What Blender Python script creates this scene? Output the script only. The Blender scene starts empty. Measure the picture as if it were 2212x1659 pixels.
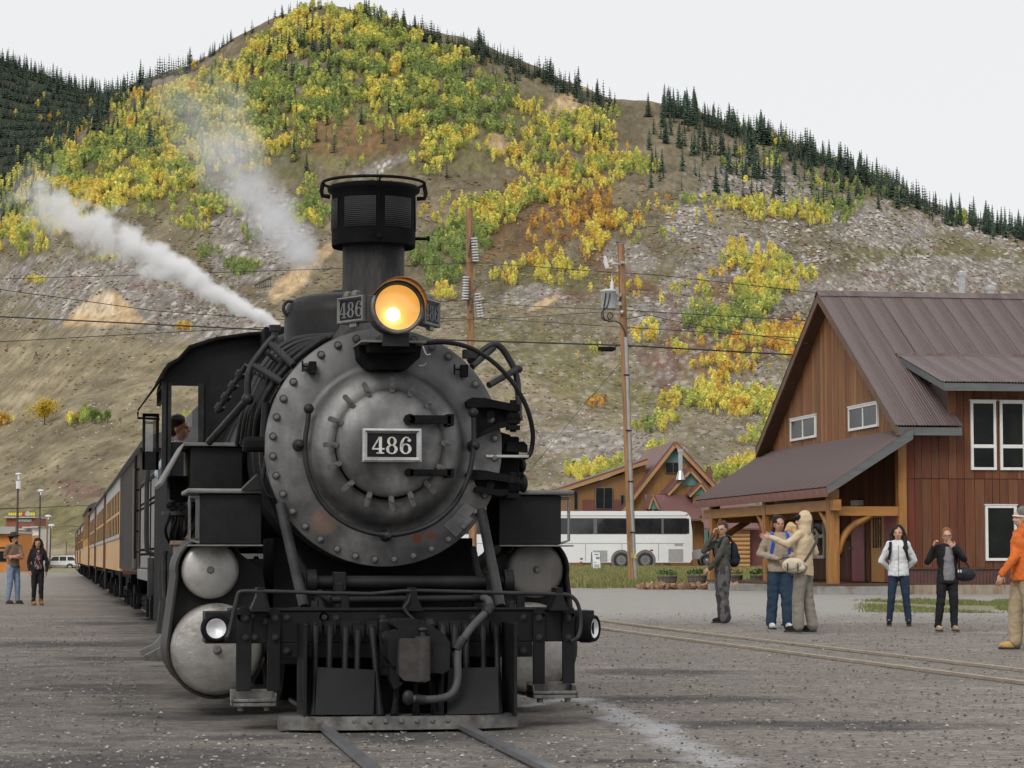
import bpy, bmesh, math, random
import numpy as np
from mathutils import Vector, Matrix
random.seed(7); rng = np.random.default_rng(11)
R = math.radians
scene = bpy.context.scene
COL = scene.collection
# ------------------------------------------------------------------ camera
F, CX, CY = 5400.0, 1106.0, 829.5          # focal length and centre on a 2212 x 1659 grid
PSI, TH, CAMZ = R(10.3), R(4.0), 1.10
cam_d = bpy.data.cameras.new("camera"); cam = bpy.data.objects.new("camera", cam_d); COL.objects.link(cam)
cam.location = (0, 0, CAMZ); cam.rotation_euler = (R(90) + TH, 0, -PSI)
cam_d.sensor_width = 36; cam_d.lens = F / 2212 * 36; cam_d.clip_start = 0.5; cam_d.clip_end = 8000
scene.camera = cam
# ------------------------------------------------------------------ sky, sun, exposure
SUN_EL, SUN_AZ = R(42), R(214)
w = bpy.data.worlds.new("World"); scene.world = w; w.use_nodes = True
nt = w.node_tree; nt.nodes.clear()
wo = nt.nodes.new("ShaderNodeOutputWorld"); bg = nt.nodes.new("ShaderNodeBackground")
sk = nt.nodes.new("ShaderNodeTexSky"); sk.sky_type = 'NISHITA'; sk.sun_disc = False
sk.sun_elevation = SUN_EL; sk.sun_rotation = SUN_AZ
bg2 = nt.nodes.new("ShaderNodeBackground"); bg2.inputs[0].default_value = (0.985, 0.99, 1.0, 1); bg2.inputs[1].default_value = 0.77
mx = nt.nodes.new("ShaderNodeMixShader"); mx.inputs[0].default_value = 0.93      # an even overcast hides almost all of the blue
bg.inputs[1].default_value = 0.06
nt.links.new(sk.outputs[0], bg.inputs[0]); nt.links.new(bg.outputs[0], mx.inputs[1]); nt.links.new(bg2.outputs[0], mx.inputs[2]); nt.links.new(mx.outputs[0], wo.inputs[0])
sl = bpy.data.lights.new("sun", 'SUN'); sl.energy = 1.5; sl.angle = R(25); sl.color = (1, 0.96, 0.9)
so = bpy.data.objects.new("sun", sl); COL.objects.link(so)
sd = Vector((math.sin(SUN_AZ) * math.cos(SUN_EL), math.cos(SUN_AZ) * math.cos(SUN_EL), math.sin(SUN_EL)))
so.rotation_euler = sd.to_track_quat('Z', 'Y').to_euler(); so.location = (0, -20, 40)
vs = scene.view_settings; vs.view_transform = 'Standard'; vs.look = 'None'; vs.gamma = 1; vs.exposure = 0.25; vs.use_curve_mapping = False
cy = scene.cycles
cy.use_denoising = True; cy.max_bounces = 32; cy.diffuse_bounces = 2; cy.glossy_bounces = 2; cy.transmission_bounces = 2
cy.transparent_max_bounces = 12; cy.volume_bounces = 6; cy.use_adaptive_sampling = True; cy.adaptive_threshold = 0.035; cy.adaptive_min_samples = 20; cy.volume_step_rate = 1.0; cy.volume_max_steps = 512
# ------------------------------------------------------------------ geometry of the view
FW = Vector((math.sin(PSI) * math.cos(TH), math.cos(PSI) * math.cos(TH), math.sin(TH)))
RT = Vector((math.cos(PSI), -math.sin(PSI), 0)); UP = RT.cross(FW)
CAMP = Vector((0, 0, CAMZ))
def ray(px, py): return FW + RT * ((px - CX) / F) + UP * ((CY - py) / F)
def pt(px, py, d): return CAMP + ray(px, py) * d                  # the place d metres out along the axis
def pty(px, py, Y): r = ray(px, py); return CAMP + r * (Y / r.y)  # the place on the cross-section y = Y
def ptz(px, py, z=0.0): r = ray(px, py); return CAMP + r * ((z - CAMZ) / r.z)
# ------------------------------------------------------------------ properties
def tag(o, label=None, cat=None, group=None, kind=None):
    for k, v in (("label", label), ("category", cat), ("group", group), ("kind", kind)):
        if v: o[k] = v
    return o
def empty(name, loc=(0, 0, 0), rz=0, **k):
    o = bpy.data.objects.new(name, None); COL.objects.link(o); o.location = loc; o.rotation_euler = (0, 0, rz); o.empty_display_size = 0.2
    return tag(o, k.get("label"), k.get("cat"), k.get("group"), k.get("kind"))
def link(name, me, parent=None, loc=None, rot=None):
    o = bpy.data.objects.new(name, me); COL.objects.link(o)
    if parent: o.parent = parent
    if loc is not None: o.location = loc
    if rot is not None: o.rotation_euler = rot
    return o
def kids(o): return [c for c in ALLKIDS.get(o.name, [])] if False else list(o.children)
def copy_tree(o, parent=None):
    c = o.copy(); COL.objects.link(c); c.parent = parent
    for ch in list(o.children): copy_tree(ch, c)
    return c
# ------------------------------------------------------------------ mesh builder
class MB:
    def __init__(s): s.v = []; s.f = []; s.sm = []; s.mi = []; s.cur = 0
    def add(s, vs_, fs, smooth=False):
        b = len(s.v); s.v += [tuple(p) for p in vs_]
        for f in fs: s.f.append([b + i for i in f]); s.sm.append(smooth); s.mi.append(s.cur)
        return s
    def box(s, c, d, rot=None):
        c = Vector(c); x, y, z = d[0] / 2, d[1] / 2, d[2] / 2
        P = [Vector((a * x, b * y, e * z)) for e in (-1, 1) for b in (-1, 1) for a in (-1, 1)]
        if rot is not None: P = [rot @ p for p in P]
        return s.add([c + p for p in P], [(0, 2, 3, 1), (4, 5, 7, 6), (0, 1, 5, 4), (2, 6, 7, 3), (0, 4, 6, 2), (1, 3, 7, 5)])
    def bx(s, x0, x1, y0, y1, z0, z1): return s.box(((x0 + x1) / 2, (y0 + y1) / 2, (z0 + z1) / 2), (abs(x1 - x0), abs(y1 - y0), abs(z1 - z0)))
    def cyl(s, p0, p1, r0, r1=None, n=16, caps=True, smooth=True):
        r1 = r0 if r1 is None else r1; p0 = Vector(p0); p1 = Vector(p1); a = (p1 - p0).normalized()
        u = a.cross(Vector((0, 0, 1))); u = u.normalized() if u.length > 1e-4 else Vector((1, 0, 0)); t = a.cross(u)
        ring = lambda p, r: [p + (u * math.cos(2 * math.pi * i / n) + t * math.sin(2 * math.pi * i / n)) * r for i in range(n)]
        A, B = ring(p0, r0), ring(p1, r1)
        s.add(A + B, [(i, n + i, n + (i + 1) % n, (i + 1) % n) for i in range(n)], smooth)
        if caps: s.add(A, [tuple(range(n))]); s.add(B, [tuple(reversed(range(n)))])
        return s
    def tube(s, path, r, n=10, closed=False, caps=True):
        P = [Vector(p) for p in path]; m = len(P); rr = r if isinstance(r, (list, tuple)) else [r] * m
        vs_ = []; pu = None
        for i, p in enumerate(P):
            a = (P[(i + 1) % m] if (closed or i < m - 1) else p) - (P[i - 1] if (closed or i > 0) else p); a.normalize()
            if pu is None:
                u = a.cross(Vector((0, 0, 1))); u = u.normalized() if u.length > 1e-3 else Vector((1, 0, 0))
            else: u = (pu - a * pu.dot(a)).normalized()
            pu = u; t = a.cross(u)
            vs_ += [p + (u * math.cos(2 * math.pi * k / n) + t * math.sin(2 * math.pi * k / n)) * rr[i] for k in range(n)]
        fs = []
        for i in range(m if closed else m - 1):
            j = (i + 1) % m
            fs += [(i * n + k, j * n + k, j * n + (k + 1) % n, i * n + (k + 1) % n) for k in range(n)]
        s.add(vs_, fs, True)
        if caps and not closed:
            s.add(vs_[:n], [tuple(range(n))]); s.add(vs_[-n:], [tuple(reversed(range(n)))])
        return s
    def lathe(s, prof, o, axis, n=48, smooth=True, arc=None):
        """prof: (radius, along) pairs; turned round axis through o"""
        o = Vector(o); a = Vector(axis).normalized(); u = a.cross(Vector((0, 0, 1))); u = u.normalized() if u.length > 1e-4 else Vector((1, 0, 0)); t = a.cross(u)
        vs_ = []; m = n if arc is None else n + 1
        for r, h in prof:
            for k in range(m):
                g = 2 * math.pi * k / n if arc is None else arc[0] + (arc[1] - arc[0]) * k / n
                vs_.append(o + a * h + (u * math.cos(g) + t * math.sin(g)) * r)
        fs = []
        for i in range(len(prof) - 1):
            for k in range(n):
                k2 = (k + 1) % m
                fs.append((i * m + k, (i + 1) * m + k, (i + 1) * m + k2, i * m + k2))
        return s.add(vs_, fs, smooth)
    def ell(s, c, r, nu=12, nv=8, rot=None):
        c = Vector(c); r = (r, r, r) if isinstance(r, (int, float)) else r; vs_ = []; fs = []
        for j in range(nv + 1):
            a = math.pi * j / nv
            for i in range(nu):
                b = 2 * math.pi * i / nu
                p = Vector((r[0] * math.sin(a) * math.cos(b), r[1] * math.sin(a) * math.sin(b), r[2] * math.cos(a)))
                vs_.append(c + (rot @ p if rot is not None else p))
        for j in range(nv):
            for i in range(nu): fs.append((j * nu + i, (j + 1) * nu + i, (j + 1) * nu + (i + 1) % nu, j * nu + (i + 1) % nu))
        return s.add(vs_, fs, True)
    def prism(s, poly, ax, a0, a1, smooth=False):
        """closed 2-d polygon swept along axis ax from a0 to a1"""
        def q(p, a): return {'x': (a, p[0], p[1]), 'y': (p[0], a, p[1]), 'z': (p[0], p[1], a)}[ax]
        n = len(poly); A = [q(p, a0) for p in poly]; B = [q(p, a1) for p in poly]
        s.add(A + B, [(i, (i + 1) % n, n + (i + 1) % n, n + i) for i in range(n)], smooth)
        s.add(A, [tuple(reversed(range(n)))]); s.add(B, [tuple(range(n))])
        return s
    def quad(s, a, b, c, d): return s.add([a, b, c, d], [(0, 1, 2, 3)])
    def mesh(s, name, mats):
        me = bpy.data.meshes.new(name); me.from_pydata(s.v, [], s.f)
        for m in (mats if isinstance(mats, (list, tuple)) else [mats]): me.materials.append(m)
        me.polygons.foreach_set("use_smooth", s.sm); me.polygons.foreach_set("material_index", s.mi)
        bm = bmesh.new(); bm.from_mesh(me); bmesh.ops.recalc_face_normals(bm, faces=bm.faces[:]); bm.to_mesh(me); bm.free()
        me.update(); return me
    def build(s, name, mats, parent=None, bevel=0, loc=None, rot=None, seg=2):
        o = link(name, s.mesh(name, mats), parent, loc, rot)
        if bevel:
            b = o.modifiers.new("bevel", 'BEVEL'); b.width = bevel; b.segments = seg; b.limit_method = 'ANGLE'; b.angle_limit = R(38)
        return o
def arr_mesh(name, V, Fq, mats, smooth=False, attrs=()):
    """numpy vertices and quads or triangles to a mesh"""
    me = bpy.data.meshes.new(name); k = Fq.shape[1]
    me.vertices.add(len(V)); me.vertices.foreach_set("co", np.ascontiguousarray(V, dtype=np.float32).ravel())
    me.loops.add(Fq.size); me.loops.foreach_set("vertex_index", np.ascontiguousarray(Fq, dtype=np.int32).ravel())
    me.polygons.add(len(Fq)); me.polygons.foreach_set("loop_start", np.arange(0, Fq.size, k, dtype=np.int32))
    me.polygons.foreach_set("use_smooth", np.full(len(Fq), smooth))
    for m in (mats if isinstance(mats, (list, tuple)) else [mats]): me.materials.append(m)
    for nm, typ, data in attrs:
        a = me.attributes.new(nm, typ, 'POINT')
        a.data.foreach_set("color" if typ == 'FLOAT_COLOR' else "value", np.ascontiguousarray(data, dtype=np.float32).ravel())
    me.update(calc_edges=True); return me
# ------------------------------------------------------------------ value noise
_perm = np.random.default_rng(5).random((256, 256)).astype(np.float32)
def vnoise(x, y):
    xi = np.floor(x).astype(int); yi = np.floor(y).astype(int); fx = x - xi; fy = y - yi
    fx = fx * fx * (3 - 2 * fx); fy = fy * fy * (3 - 2 * fy)
    g = lambda i, j: _perm[i & 255, j & 255]
    return (g(xi, yi) * (1 - fx) + g(xi + 1, yi) * fx) * (1 - fy) + (g(xi, yi + 1) * (1 - fx) + g(xi + 1, yi + 1) * fx) * fy
def fbm(x, y, o=4):
    s = 0; a = 0.5; t = 0
    for k in range(o): s = s + a * vnoise(x * 2 ** k + 17 * k, y * 2 ** k + 31 * k); t += a; a *= 0.5
    return s / t - 0.5
def sstep(a, b, x): t = np.clip((x - a) / (b - a), 0, 1); return t * t * (3 - 2 * t)
# ------------------------------------------------------------------ materials
class NT:
    def __init__(s, name):
        s.m = bpy.data.materials.new(name); s.m.use_nodes = True; s.t = s.m.node_tree; s.n = s.t.nodes; s.b = s.n["Principled BSDF"]; s.out = s.n["Material Output"]
    def new(s, t, **k):
        n = s.n.new("ShaderNode" + t)
        for a, v in k.items():
            if a.startswith("i_"): n.inputs[a[2:]].default_value = v
            else: setattr(n, a, v)
        return n
    def ln(s, a, b): s.t.links.new(a, b)
    def set(s, i, v):
        if hasattr(v, "is_output") or hasattr(v, "links"): s.ln(v, s.b.inputs[i])
        else: s.b.inputs[i].default_value = v
    def coord(s, scale=(1, 1, 1), kind="Object"):
        c = s.new("TexCoord"); mp = s.new("Mapping"); mp.inputs["Scale"].default_value = scale; s.ln(c.outputs[kind], mp.inputs[0]); return mp.outputs[0]
    def noise(s, v, scale, detail=4, rough=0.6):
        n = s.new("TexNoise"); n.inputs["Scale"].default_value = scale; n.inputs["Detail"].default_value = detail; n.inputs["Roughness"].default_value = rough
        if v is not None: s.ln(v, n.inputs["Vector"])
        return n.outputs[0]
    def ramp(s, fac, stops):
        r = s.new("ValToRGB"); e = r.color_ramp.elements
        while len(e) < len(stops): e.new(0.5)
        for el, (p, c) in zip(e, stops): el.position = p; el.color = (c[0], c[1], c[2], 1) if hasattr(c, "__len__") else (c, c, c, 1)
        s.ln(fac, r.inputs[0]); return r.outputs[0]
    def mix(s, fac, a, b, mode='MIX'):
        n = s.new("Mix", data_type='RGBA', blend_type=mode)
        for i, v in ((0, fac), (6, a), (7, b)):
            if hasattr(v, "links"): s.ln(v, n.inputs[i])
            else: n.inputs[i].default_value = v if i == 0 else (v[0], v[1], v[2], 1)
        return n.outputs[2]
    def math(s, op, a, b=0.0, clamp=False):
        n = s.new("Math", operation=op, use_clamp=clamp)
        for i, v in ((0, a), (1, b)):
            if hasattr(v, "links"): s.ln(v, n.inputs[i])
            else: n.inputs[i].default_value = v
        return n.outputs[0]
    def bump(s, h, strength=0.3, dist=0.01):
        n = s.new("Bump"); n.inputs["Strength"].default_value = strength; n.inputs["Distance"].default_value = dist; s.ln(h, n.inputs["Height"]); s.ln(n.outputs[0], s.b.inputs["Normal"])
def pm(name, c1, c2=None, scale=4, rough=0.6, metal=0.0, bump=0.0, bscale=None, stretch=(1, 1, 1), dirt=None, dscale=1.5, bdist=0.01, spec=0.5, rnd=0.0, lo=0.35, hi=0.65):
    """plain procedural surface: two tones by noise, optional dirt, fine relief"""
    k = NT(name); v = k.coord(stretch); c2 = c2 or tuple(x * 0.75 for x in c1)
    col = k.ramp(k.noise(v, scale, 5), [(lo, c1), (hi, c2)])
    if dirt:
        col = k.mix(k.ramp(k.noise(v, dscale, 6, 0.7), [(0.5, 0), (0.68, 1)]), col, dirt)
    if rnd:
        oi = k.new("ObjectInfo"); hv = k.new("HueSaturation"); k.ln(col, hv.inputs["Color"])
        k.ln(k.math('ADD', k.math('MULTIPLY', oi.outputs["Random"], rnd), 1 - rnd / 2), hv.inputs["Value"]); col = hv.outputs[0]
    k.set("Base Color", col); k.set("Metallic", metal); k.set("Specular IOR Level", spec)
    k.set("Roughness", k.math('ADD', k.math('MULTIPLY', k.noise(v, (bscale or scale) * 0.7, 3), 0.25), rough - 0.12))
    if bump: k.bump(k.noise(v, bscale or scale * 6, 6, 0.65), bump, bdist)
    return k.m
M = {}
# ================================================================== ground
def gz(x, y):
    """height of the yard: level round the track, rising gently towards the depot and the road behind it"""
    x = np.asarray(x, dtype=float); y = np.asarray(y, dtype=float)
    right = sstep(3, 12, x - y * 0.02) * np.clip((y - 38) * 0.0050, 0, 0.62)
    left = -sstep(0, -20, x - 4) * np.clip((y - 90) * 0.0009, 0, 0.3)
    return right + left
def gzs(x, y): return float(gz(x, y))
def ground_material():
    k = NT("yard_gravel"); c = k.new("TexCoord").outputs["Object"]
    n1 = k.noise(c, 0.35, 6, 0.65); n2 = k.noise(c, 3.0, 7, 0.75); n3 = k.noise(c, 28, 4, 0.7); n4 = k.noise(c, 90, 3, 0.7)
    base = k.ramp(n1, [(0.3, (0.185, 0.152, 0.126)), (0.5, (0.285, 0.250, 0.216)), (0.7, (0.375, 0.340, 0.302))])
    base = k.mix(k.ramp(n2, [(0.35, 1), (0.6, 0)]), base, (0.12, 0.103, 0.087)); nb = k.noise(c, .9, 5, .65); base = k.mix(k.ramp(nb, [(.48, 0), (.68, .75)]), base, (.115, .084, .062)); base = k.mix(k.ramp(k.noise(c, .22, 4, .6), [(.42, .6), (.58, 0)]), base, (.098, .088, .080))
    st = k.new("TexVoronoi", feature='F1'); st.inputs["Scale"].default_value = 26; k.ln(c, st.inputs["Vector"])
    stone = k.ramp(k.math('MULTIPLY', st.outputs["Distance"], 1.0), [(0.12, 1), (0.34, 0)])
    pick = k.new("SeparateColor"); k.ln(st.outputs["Color"], pick.inputs[0])
    sc = k.mix(pick.outputs[1], (0.10, 0.092, 0.085), (0.42, 0.39, 0.35))
    base = k.mix(k.math('MULTIPLY', stone, k.math('GREATER_THAN', pick.outputs[0], 0.55)), base, sc)
    base = k.mix(k.math('MULTIPLY', n4, 0.8), base, k.mix(n3, (0.065, 0.058, 0.051), (0.43, 0.39, 0.345)))
    n5 = k.noise(c, 10, 8, .85); base = k.mix(1.0, base, k.ramp(n5, [(.36, .50), (.5, 1.0), (.64, 1.55)]), 'MULTIPLY')
    def at(nm):
        a = k.new("Attribute", attribute_name=nm); return a.outputs["Fac"]
    ragged = k.math('ADD', k.math('MULTIPLY', n2, 0.9), k.math('MULTIPLY', n3, 0.5))
    rg = k.math('ADD', k.math('MULTIPLY', k.math('SUBTRACT', k.noise(c, 1.6, 6, .7), .5), 2.2), k.math('ADD', k.math('MULTIPLY', k.math('SUBTRACT', n2, .5), 1.2), k.math('MULTIPLY', k.math('SUBTRACT', n3, .5), 1.0)))
    coal = k.ramp(k.math('ADD', at("coal"), rg), [(.28, 0), (1.05, .85)])
    base = k.mix(coal, base, k.mix(n4, (0.016, 0.016, 0.018), (0.07, 0.068, 0.068)))
    pale = k.math('MULTIPLY', k.math('SUBTRACT', k.math('ADD', at("pale"), ragged), 1.0), 2.0, True)
    base = k.mix(pale, base, k.mix(n4, (0.20, 0.19, 0.175), (0.47, 0.45, 0.415)))
    wet_sheen = k.ramp(k.math('ADD', k.math('MULTIPLY', at("wet_sheen"), .95), k.math('MULTIPLY', rg, .8)), [(.52, 0), (.95, .75)])
    base = k.mix(wet_sheen, base, k.mix(n3, (0.22, 0.22, 0.23), (0.50, 0.50, 0.52)))  # pale sky sheen of the wet trail painted into the base colour
    grass = k.math('MULTIPLY', k.math('SUBTRACT', k.math('ADD', at("turf"), ragged), 0.95), 2.5, True)
    base = k.mix(grass, base, k.mix(n2, (0.17, 0.165, 0.075), (0.27, 0.25, 0.15)))
    k.set("Base Color", base)
    k.set("Roughness", k.math('SUBTRACT', 0.92, k.math('MULTIPLY', wet_sheen, 0.55))); k.set("Specular IOR Level", 0.4)
    h = k.math('ADD', k.math('ADD', k.math('MULTIPLY', n2, 0.8), k.math('MULTIPLY', n3, 0.6)), k.math('ADD', k.math('MULTIPLY', n4, 0.3), k.math('MULTIPLY', stone, 0.5)))
    h = k.math('MULTIPLY', h, k.math('SUBTRACT', 1.0, k.math('MULTIPLY', wet_sheen, 0.85)))
    k.bump(h, 0.9, 0.028)
    return k.m
def axis_pts(parts):
    out = []
    for a, b, st in parts: out.append(np.arange(a, b, st))
    return np.concatenate(out + [[parts[-1][1]]])
gx = axis_pts([(-3000, -400, 260), (-400, -60, 17), (-60, -8, 1.0), (-8, 13, 0.085), (13, 40, 0.3), (40, 120, 2.5), (120, 600, 24), (600, 3000, 240)])
gy = axis_pts([(-3000, -300, 270), (-300, -10, 14.5), (-10, 9, 0.5), (9, 32, 0.085), (32, 90, 0.3), (90, 250, 2.0), (250, 420, 5)])
GX, GY = np.meshgrid(gx, gy)
def blob(px, py, rx, ry, rot=0.0):
    """soft ellipse on the ground: centre given by where it lies in the yard, radii in metres"""
    c = ptz(px, py); dx = GX - c.x; dy = GY - c.y; a = R(rot)
    u = (dx * math.cos(a) + dy * math.sin(a)) / rx; v = (-dx * math.sin(a) + dy * math.cos(a)) / ry
    return np.exp(-(u * u + v * v) ** 1.5)
coal = np.zeros_like(GX); pale = np.zeros_like(GX); wet_sheen = np.zeros_like(GX); turf = np.zeros_like(GX)
for px, py, rx, ry, rot in [(330, 1640, 1.2, 0.65, -10), (120, 1656, 1.1, 0.4, 0), (330, 1540, 0.8, 0.3, -10), (430, 1545, 0.7, 0.32, -8), (200, 1482, 1.1, 0.5, -10), (330, 1490, 0.7, 0.45, -10),
                            (300, 1420, 1.2, 0.5, -10), (150, 1390, 1.6, 0.9, -10), (260, 1345, 1.2, 1.0, -10), (550, 1590, 0.5, 0.2, 0), (1700, 1562, 1.25, 0.30, -10), (1500, 1508, 1.0, 0.42, -10), (1430, 1450, 0.8, 0.6, 0),
                            (1860, 1570, 0.7, 0.16, -10), (1350, 1640, 0.5, 0.12, -10), (480, 1500, 0.7, 0.5, 0), (860, 1580, 1.0, 0.8, 0)]:
    coal = np.maximum(coal, blob(px, py, rx * 1.15, ry * 1.7, rot))
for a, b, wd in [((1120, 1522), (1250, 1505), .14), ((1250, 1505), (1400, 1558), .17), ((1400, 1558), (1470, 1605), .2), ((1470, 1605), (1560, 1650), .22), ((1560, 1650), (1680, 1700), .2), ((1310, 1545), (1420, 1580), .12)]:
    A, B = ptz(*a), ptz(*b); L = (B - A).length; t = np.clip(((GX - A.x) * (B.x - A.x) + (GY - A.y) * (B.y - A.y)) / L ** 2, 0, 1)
    d = np.hypot(GX - A.x - t * (B.x - A.x), GY - A.y - t * (B.y - A.y)); wet_sheen = np.maximum(wet_sheen, np.exp(-(d / wd / 1.25) ** 2))
coal = np.maximum(coal, 0.52 * np.exp(-((GX - 0.6) / 2.9) ** 4) * sstep(11, 13.5, GY) * sstep(48, 24, GY)); coal = np.maximum(coal, 0.7 * np.exp(-((GX - 2.25) / 1.5) ** 4) * sstep(15.0, 16.6, GY))
pale = np.maximum(pale, 0.75 * sstep(5, 8, GX) * sstep(34, 50, GY) * sstep(95, 70, GY)); pale = np.maximum(pale, 0.5 * np.exp(-((GX + 3) / 9) ** 2) * sstep(60, 85, GY))
def zone(u0, u1, v0, v1):
    """soft quadrilateral measured by bearing (u) and nearness (v)"""
    dd = GX * math.sin(PSI) + GY * math.cos(PSI); dd = np.where(np.abs(dd) < 1, 1, dd)
    U = CX + F * (GX * math.cos(PSI) - GY * math.sin(PSI)) / dd; V = 1207 + F * (CAMZ - gz(GX, GY)) / dd
    ok = dd > 5
    return np.where(ok, sstep(u0 - 40, u0 + 40, U) * sstep(u1 + 15, u1 - 15, U) * sstep(v0 - 4, v0 + 4, V) * sstep(v1 + 7, v1 - 5, V), 0)
turf = np.maximum(zone(1180, 1660, 1215, 1266), 0.62 * zone(1850, 2500, 1299, 1316))
turf = np.maximum(turf, 0.9 * sstep(190, 240, GY)); turf = np.maximum(turf, 0.9 * sstep(160, 190, GY) * sstep(15, 25, GX))
Vg = np.stack([GX, GY, gz(GX, GY) + 0.03 * fbm(GX * 0.5, GY * 0.5, 3) * sstep(6, 10, np.abs(GX - 2)) - 0.012], -1).reshape(-1, 3)
ny, nx = GX.shape; I = np.arange(nx * ny).reshape(ny, nx)
Fg = np.stack([I[:-1, :-1], I[:-1, 1:], I[1:, 1:], I[1:, :-1]], -1).reshape(-1, 4)
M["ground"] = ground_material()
go = link("ground", arr_mesh("ground", Vg, Fg, M["ground"], True, [("coal", 'FLOAT', coal), ("pale", 'FLOAT', pale), ("wet_sheen", 'FLOAT', wet_sheen), ("turf", 'FLOAT', turf)]))
tag(go, kind="structure")
# loose stones lying on the yard
def stones(name, P, S, mats, cols=None, flat=0.6):
    n = len(P); o = np.array([(1, 0, 0), (-1, 0, 0), (0, 1, 0), (0, -1, 0), (0, 0, 1), (0, 0, -0.6)], float)
    V = o[None] * (0.7 + 0.6 * rng.random((n, 6, 1))); a = rng.random(n) * 6.28; ca, sa = np.cos(a)[:, None], np.sin(a)[:, None]
    V = np.stack([V[..., 0] * ca - V[..., 1] * sa, V[..., 0] * sa + V[..., 1] * ca, V[..., 2] * flat], -1) * S[:, None, None] + P[:, None]
    T = np.array([(0, 2, 4), (2, 1, 4), (1, 3, 4), (3, 0, 4), (2, 0, 5), (1, 2, 5), (3, 1, 5), (0, 3, 5)])
    Fq = (np.arange(n)[:, None, None] * 6 + T[None]).reshape(-1, 3)
    at = [("tint", 'FLOAT_COLOR', np.repeat(cols, 6, 0))] if cols is not None else []
    return link(name, arr_mesh(name, V.reshape(-1, 3), Fq, mats, False, at))
def tint_mat(name, rough=0.9, trans=0.0):
    k = NT(name); a = k.new("Attribute", attribute_name="tint"); oi = k.new("ObjectInfo")
    b = k.new("Attribute", attribute_name="bark"); c = k.mix(1.0, a.outputs["Color"], oi.outputs["Color"], 'MULTIPLY'); c = k.mix(b.outputs["Fac"], c, a.outputs["Color"])
    k.set("Base Color", c); k.set("Roughness", rough); k.set("Specular IOR Level", 0.2)
    if trans:
        t = k.new("BsdfTranslucent"); k.ln(c, t.inputs[0]); m = k.new("MixShader"); m.inputs[0].default_value = trans
        k.ln(k.b.outputs[0], m.inputs[1]); k.ln(t.outputs[0], m.inputs[2]); k.ln(m.outputs[0], k.out.inputs[0])
    return k.m
M["tint"] = tint_mat("stone_tones"); M["leaf"] = tint_mat("leaf_tones", 0.8, 0.42)
n = 26000
dd = 9 + 40 * rng.random(n) ** 1.7; uu = rng.uniform(-0.24, 0.24, n)
X = dd * (math.sin(PSI) + uu * math.cos(PSI)); Y = dd * (math.cos(PSI) - uu * math.sin(PSI))
ok = ~((np.abs(X - 2.2) < 1.45) & (Y > 15.9)); X, Y = X[ok], Y[ok]
S = 0.005 + 0.013 * rng.random(len(X)) ** 3.5 + 0.00006 * Y
g = rng.random((len(X), 1)) ** 1.8 * 0.33 + 0.085
stones("gravel", np.stack([X, Y, gz(X, Y) + S * 0.15], -1), S, M["tint"], np.concatenate([g, g * 0.95, g * 0.88, np.ones_like(g)], 1))
tag(bpy.data.objects["gravel"], "loose grey and brown stones strewn over the yard", "gravel", kind="stuff")
# ================================================================== mountain
RR = np.array([200, 250, 300, 380, 480, 580, 700, 850, 1000, 1150, 1300, 1380, 1500, 1750, 2000, 2100, 2500.])
E_f = np.array([(-900, 520), (-300, 640), (0, 777), (75, 857), (150, 937), (225, 982), (300, 1035), (400, 1066), (450, 1092), (520, 1138), (600, 1174), (660, 1192), (720, 1200), (800, 1186), (900, 1158), (1000, 1124), (1100, 1086), (1200, 1048),
                (1290, 1012), (1320, 1000), (1400, 995), (1500, 978), (1600, 938), (1700, 903), (1800, 863), (1900, 822), (2000, 782), (2100, 748), (2212, 712), (2500, 640), (3200, 520)], float)
E_b = np.array([(-900, 1190), (-300, 1140), (0, 1080), (60, 1056), (130, 1030), (200, 1016), (300, 1000), (400, 930), (600, 650), (900, 500), (3200, 300)], float)
FR = {-900: [-.05, -.045, -.035, .05, .21, .372, .355, .58, .76, .9, 1, .99], 0: [-.05, -.045, -.033, .05, .23, .374, .358, .58, .76, .9, 1, .99], 700: [-.033, -.028, -.020, .05, .2, .33, .405, .5, .66, .84, 1, .985],
      1100: [-.036, -.012, .03, .13, .25, .345, .43, .55, .70, .86, 1, .985], 1500: [-.04, -.012, .05, .17, .318, .308, .47, .61, .75, .88, 1, .985], 2212: [-.055, -.015, .06, .19, .34, .40, .52, .66, .79, .90, 1, .985], 3200: [-.06, -.01, .06, .2, .35, .42, .53, .66, .79, .9, 1, .98]}
U = np.arange(-760, 3020, 4.0); RV = np.concatenate([np.arange(200, 600, 4.0), np.arange(600, 1560, 5.0), np.arange(1560, 2500, 14.0)])
fu = np.array(sorted(FR)); ef = np.interp(U, E_f[:, 0], E_f[:, 1]); eb = np.interp(U, E_b[:, 0], E_b[:, 1])
prof = np.stack([np.interp(RV, RR[:12], np.array(FR[q])) for q in fu])          # per column node
wgt = np.stack([np.interp(U, fu, np.eye(len(fu))[i]) for i in range(len(fu))], 1)
Hm = (wgt @ prof) * ef[:, None]
hb = np.stack([np.interp(RV, RR[11:], [1, .80, .78, 1, 0, 0]) for _ in U]) if False else None
for i in range(len(U)):
    back = RV > 1380
    low = min(ef[i], eb[i]) * 0.80
    Hm[i, back] = np.interp(RV[back], [1380, 1500, 1750, 2050, 2150, 2500], [ef[i] * .985, ef[i] * .86, low, eb[i], eb[i] * .985, eb[i] * .8])
ker = np.exp(-np.linspace(-2, 2, 11) ** 2); ker /= ker.sum()
Hs = np.apply_along_axis(lambda a: np.convolve(np.pad(a, 5, mode='edge'), ker, 'valid'), 1, Hm)
UU, RG = np.meshgrid(U, RV, indexing='ij')
amp = sstep(260, 500, RG)
rock_r = sstep(1300, 1700, UU) * sstep(420, 560, RG) * sstep(1250, 1000, RG)
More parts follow.
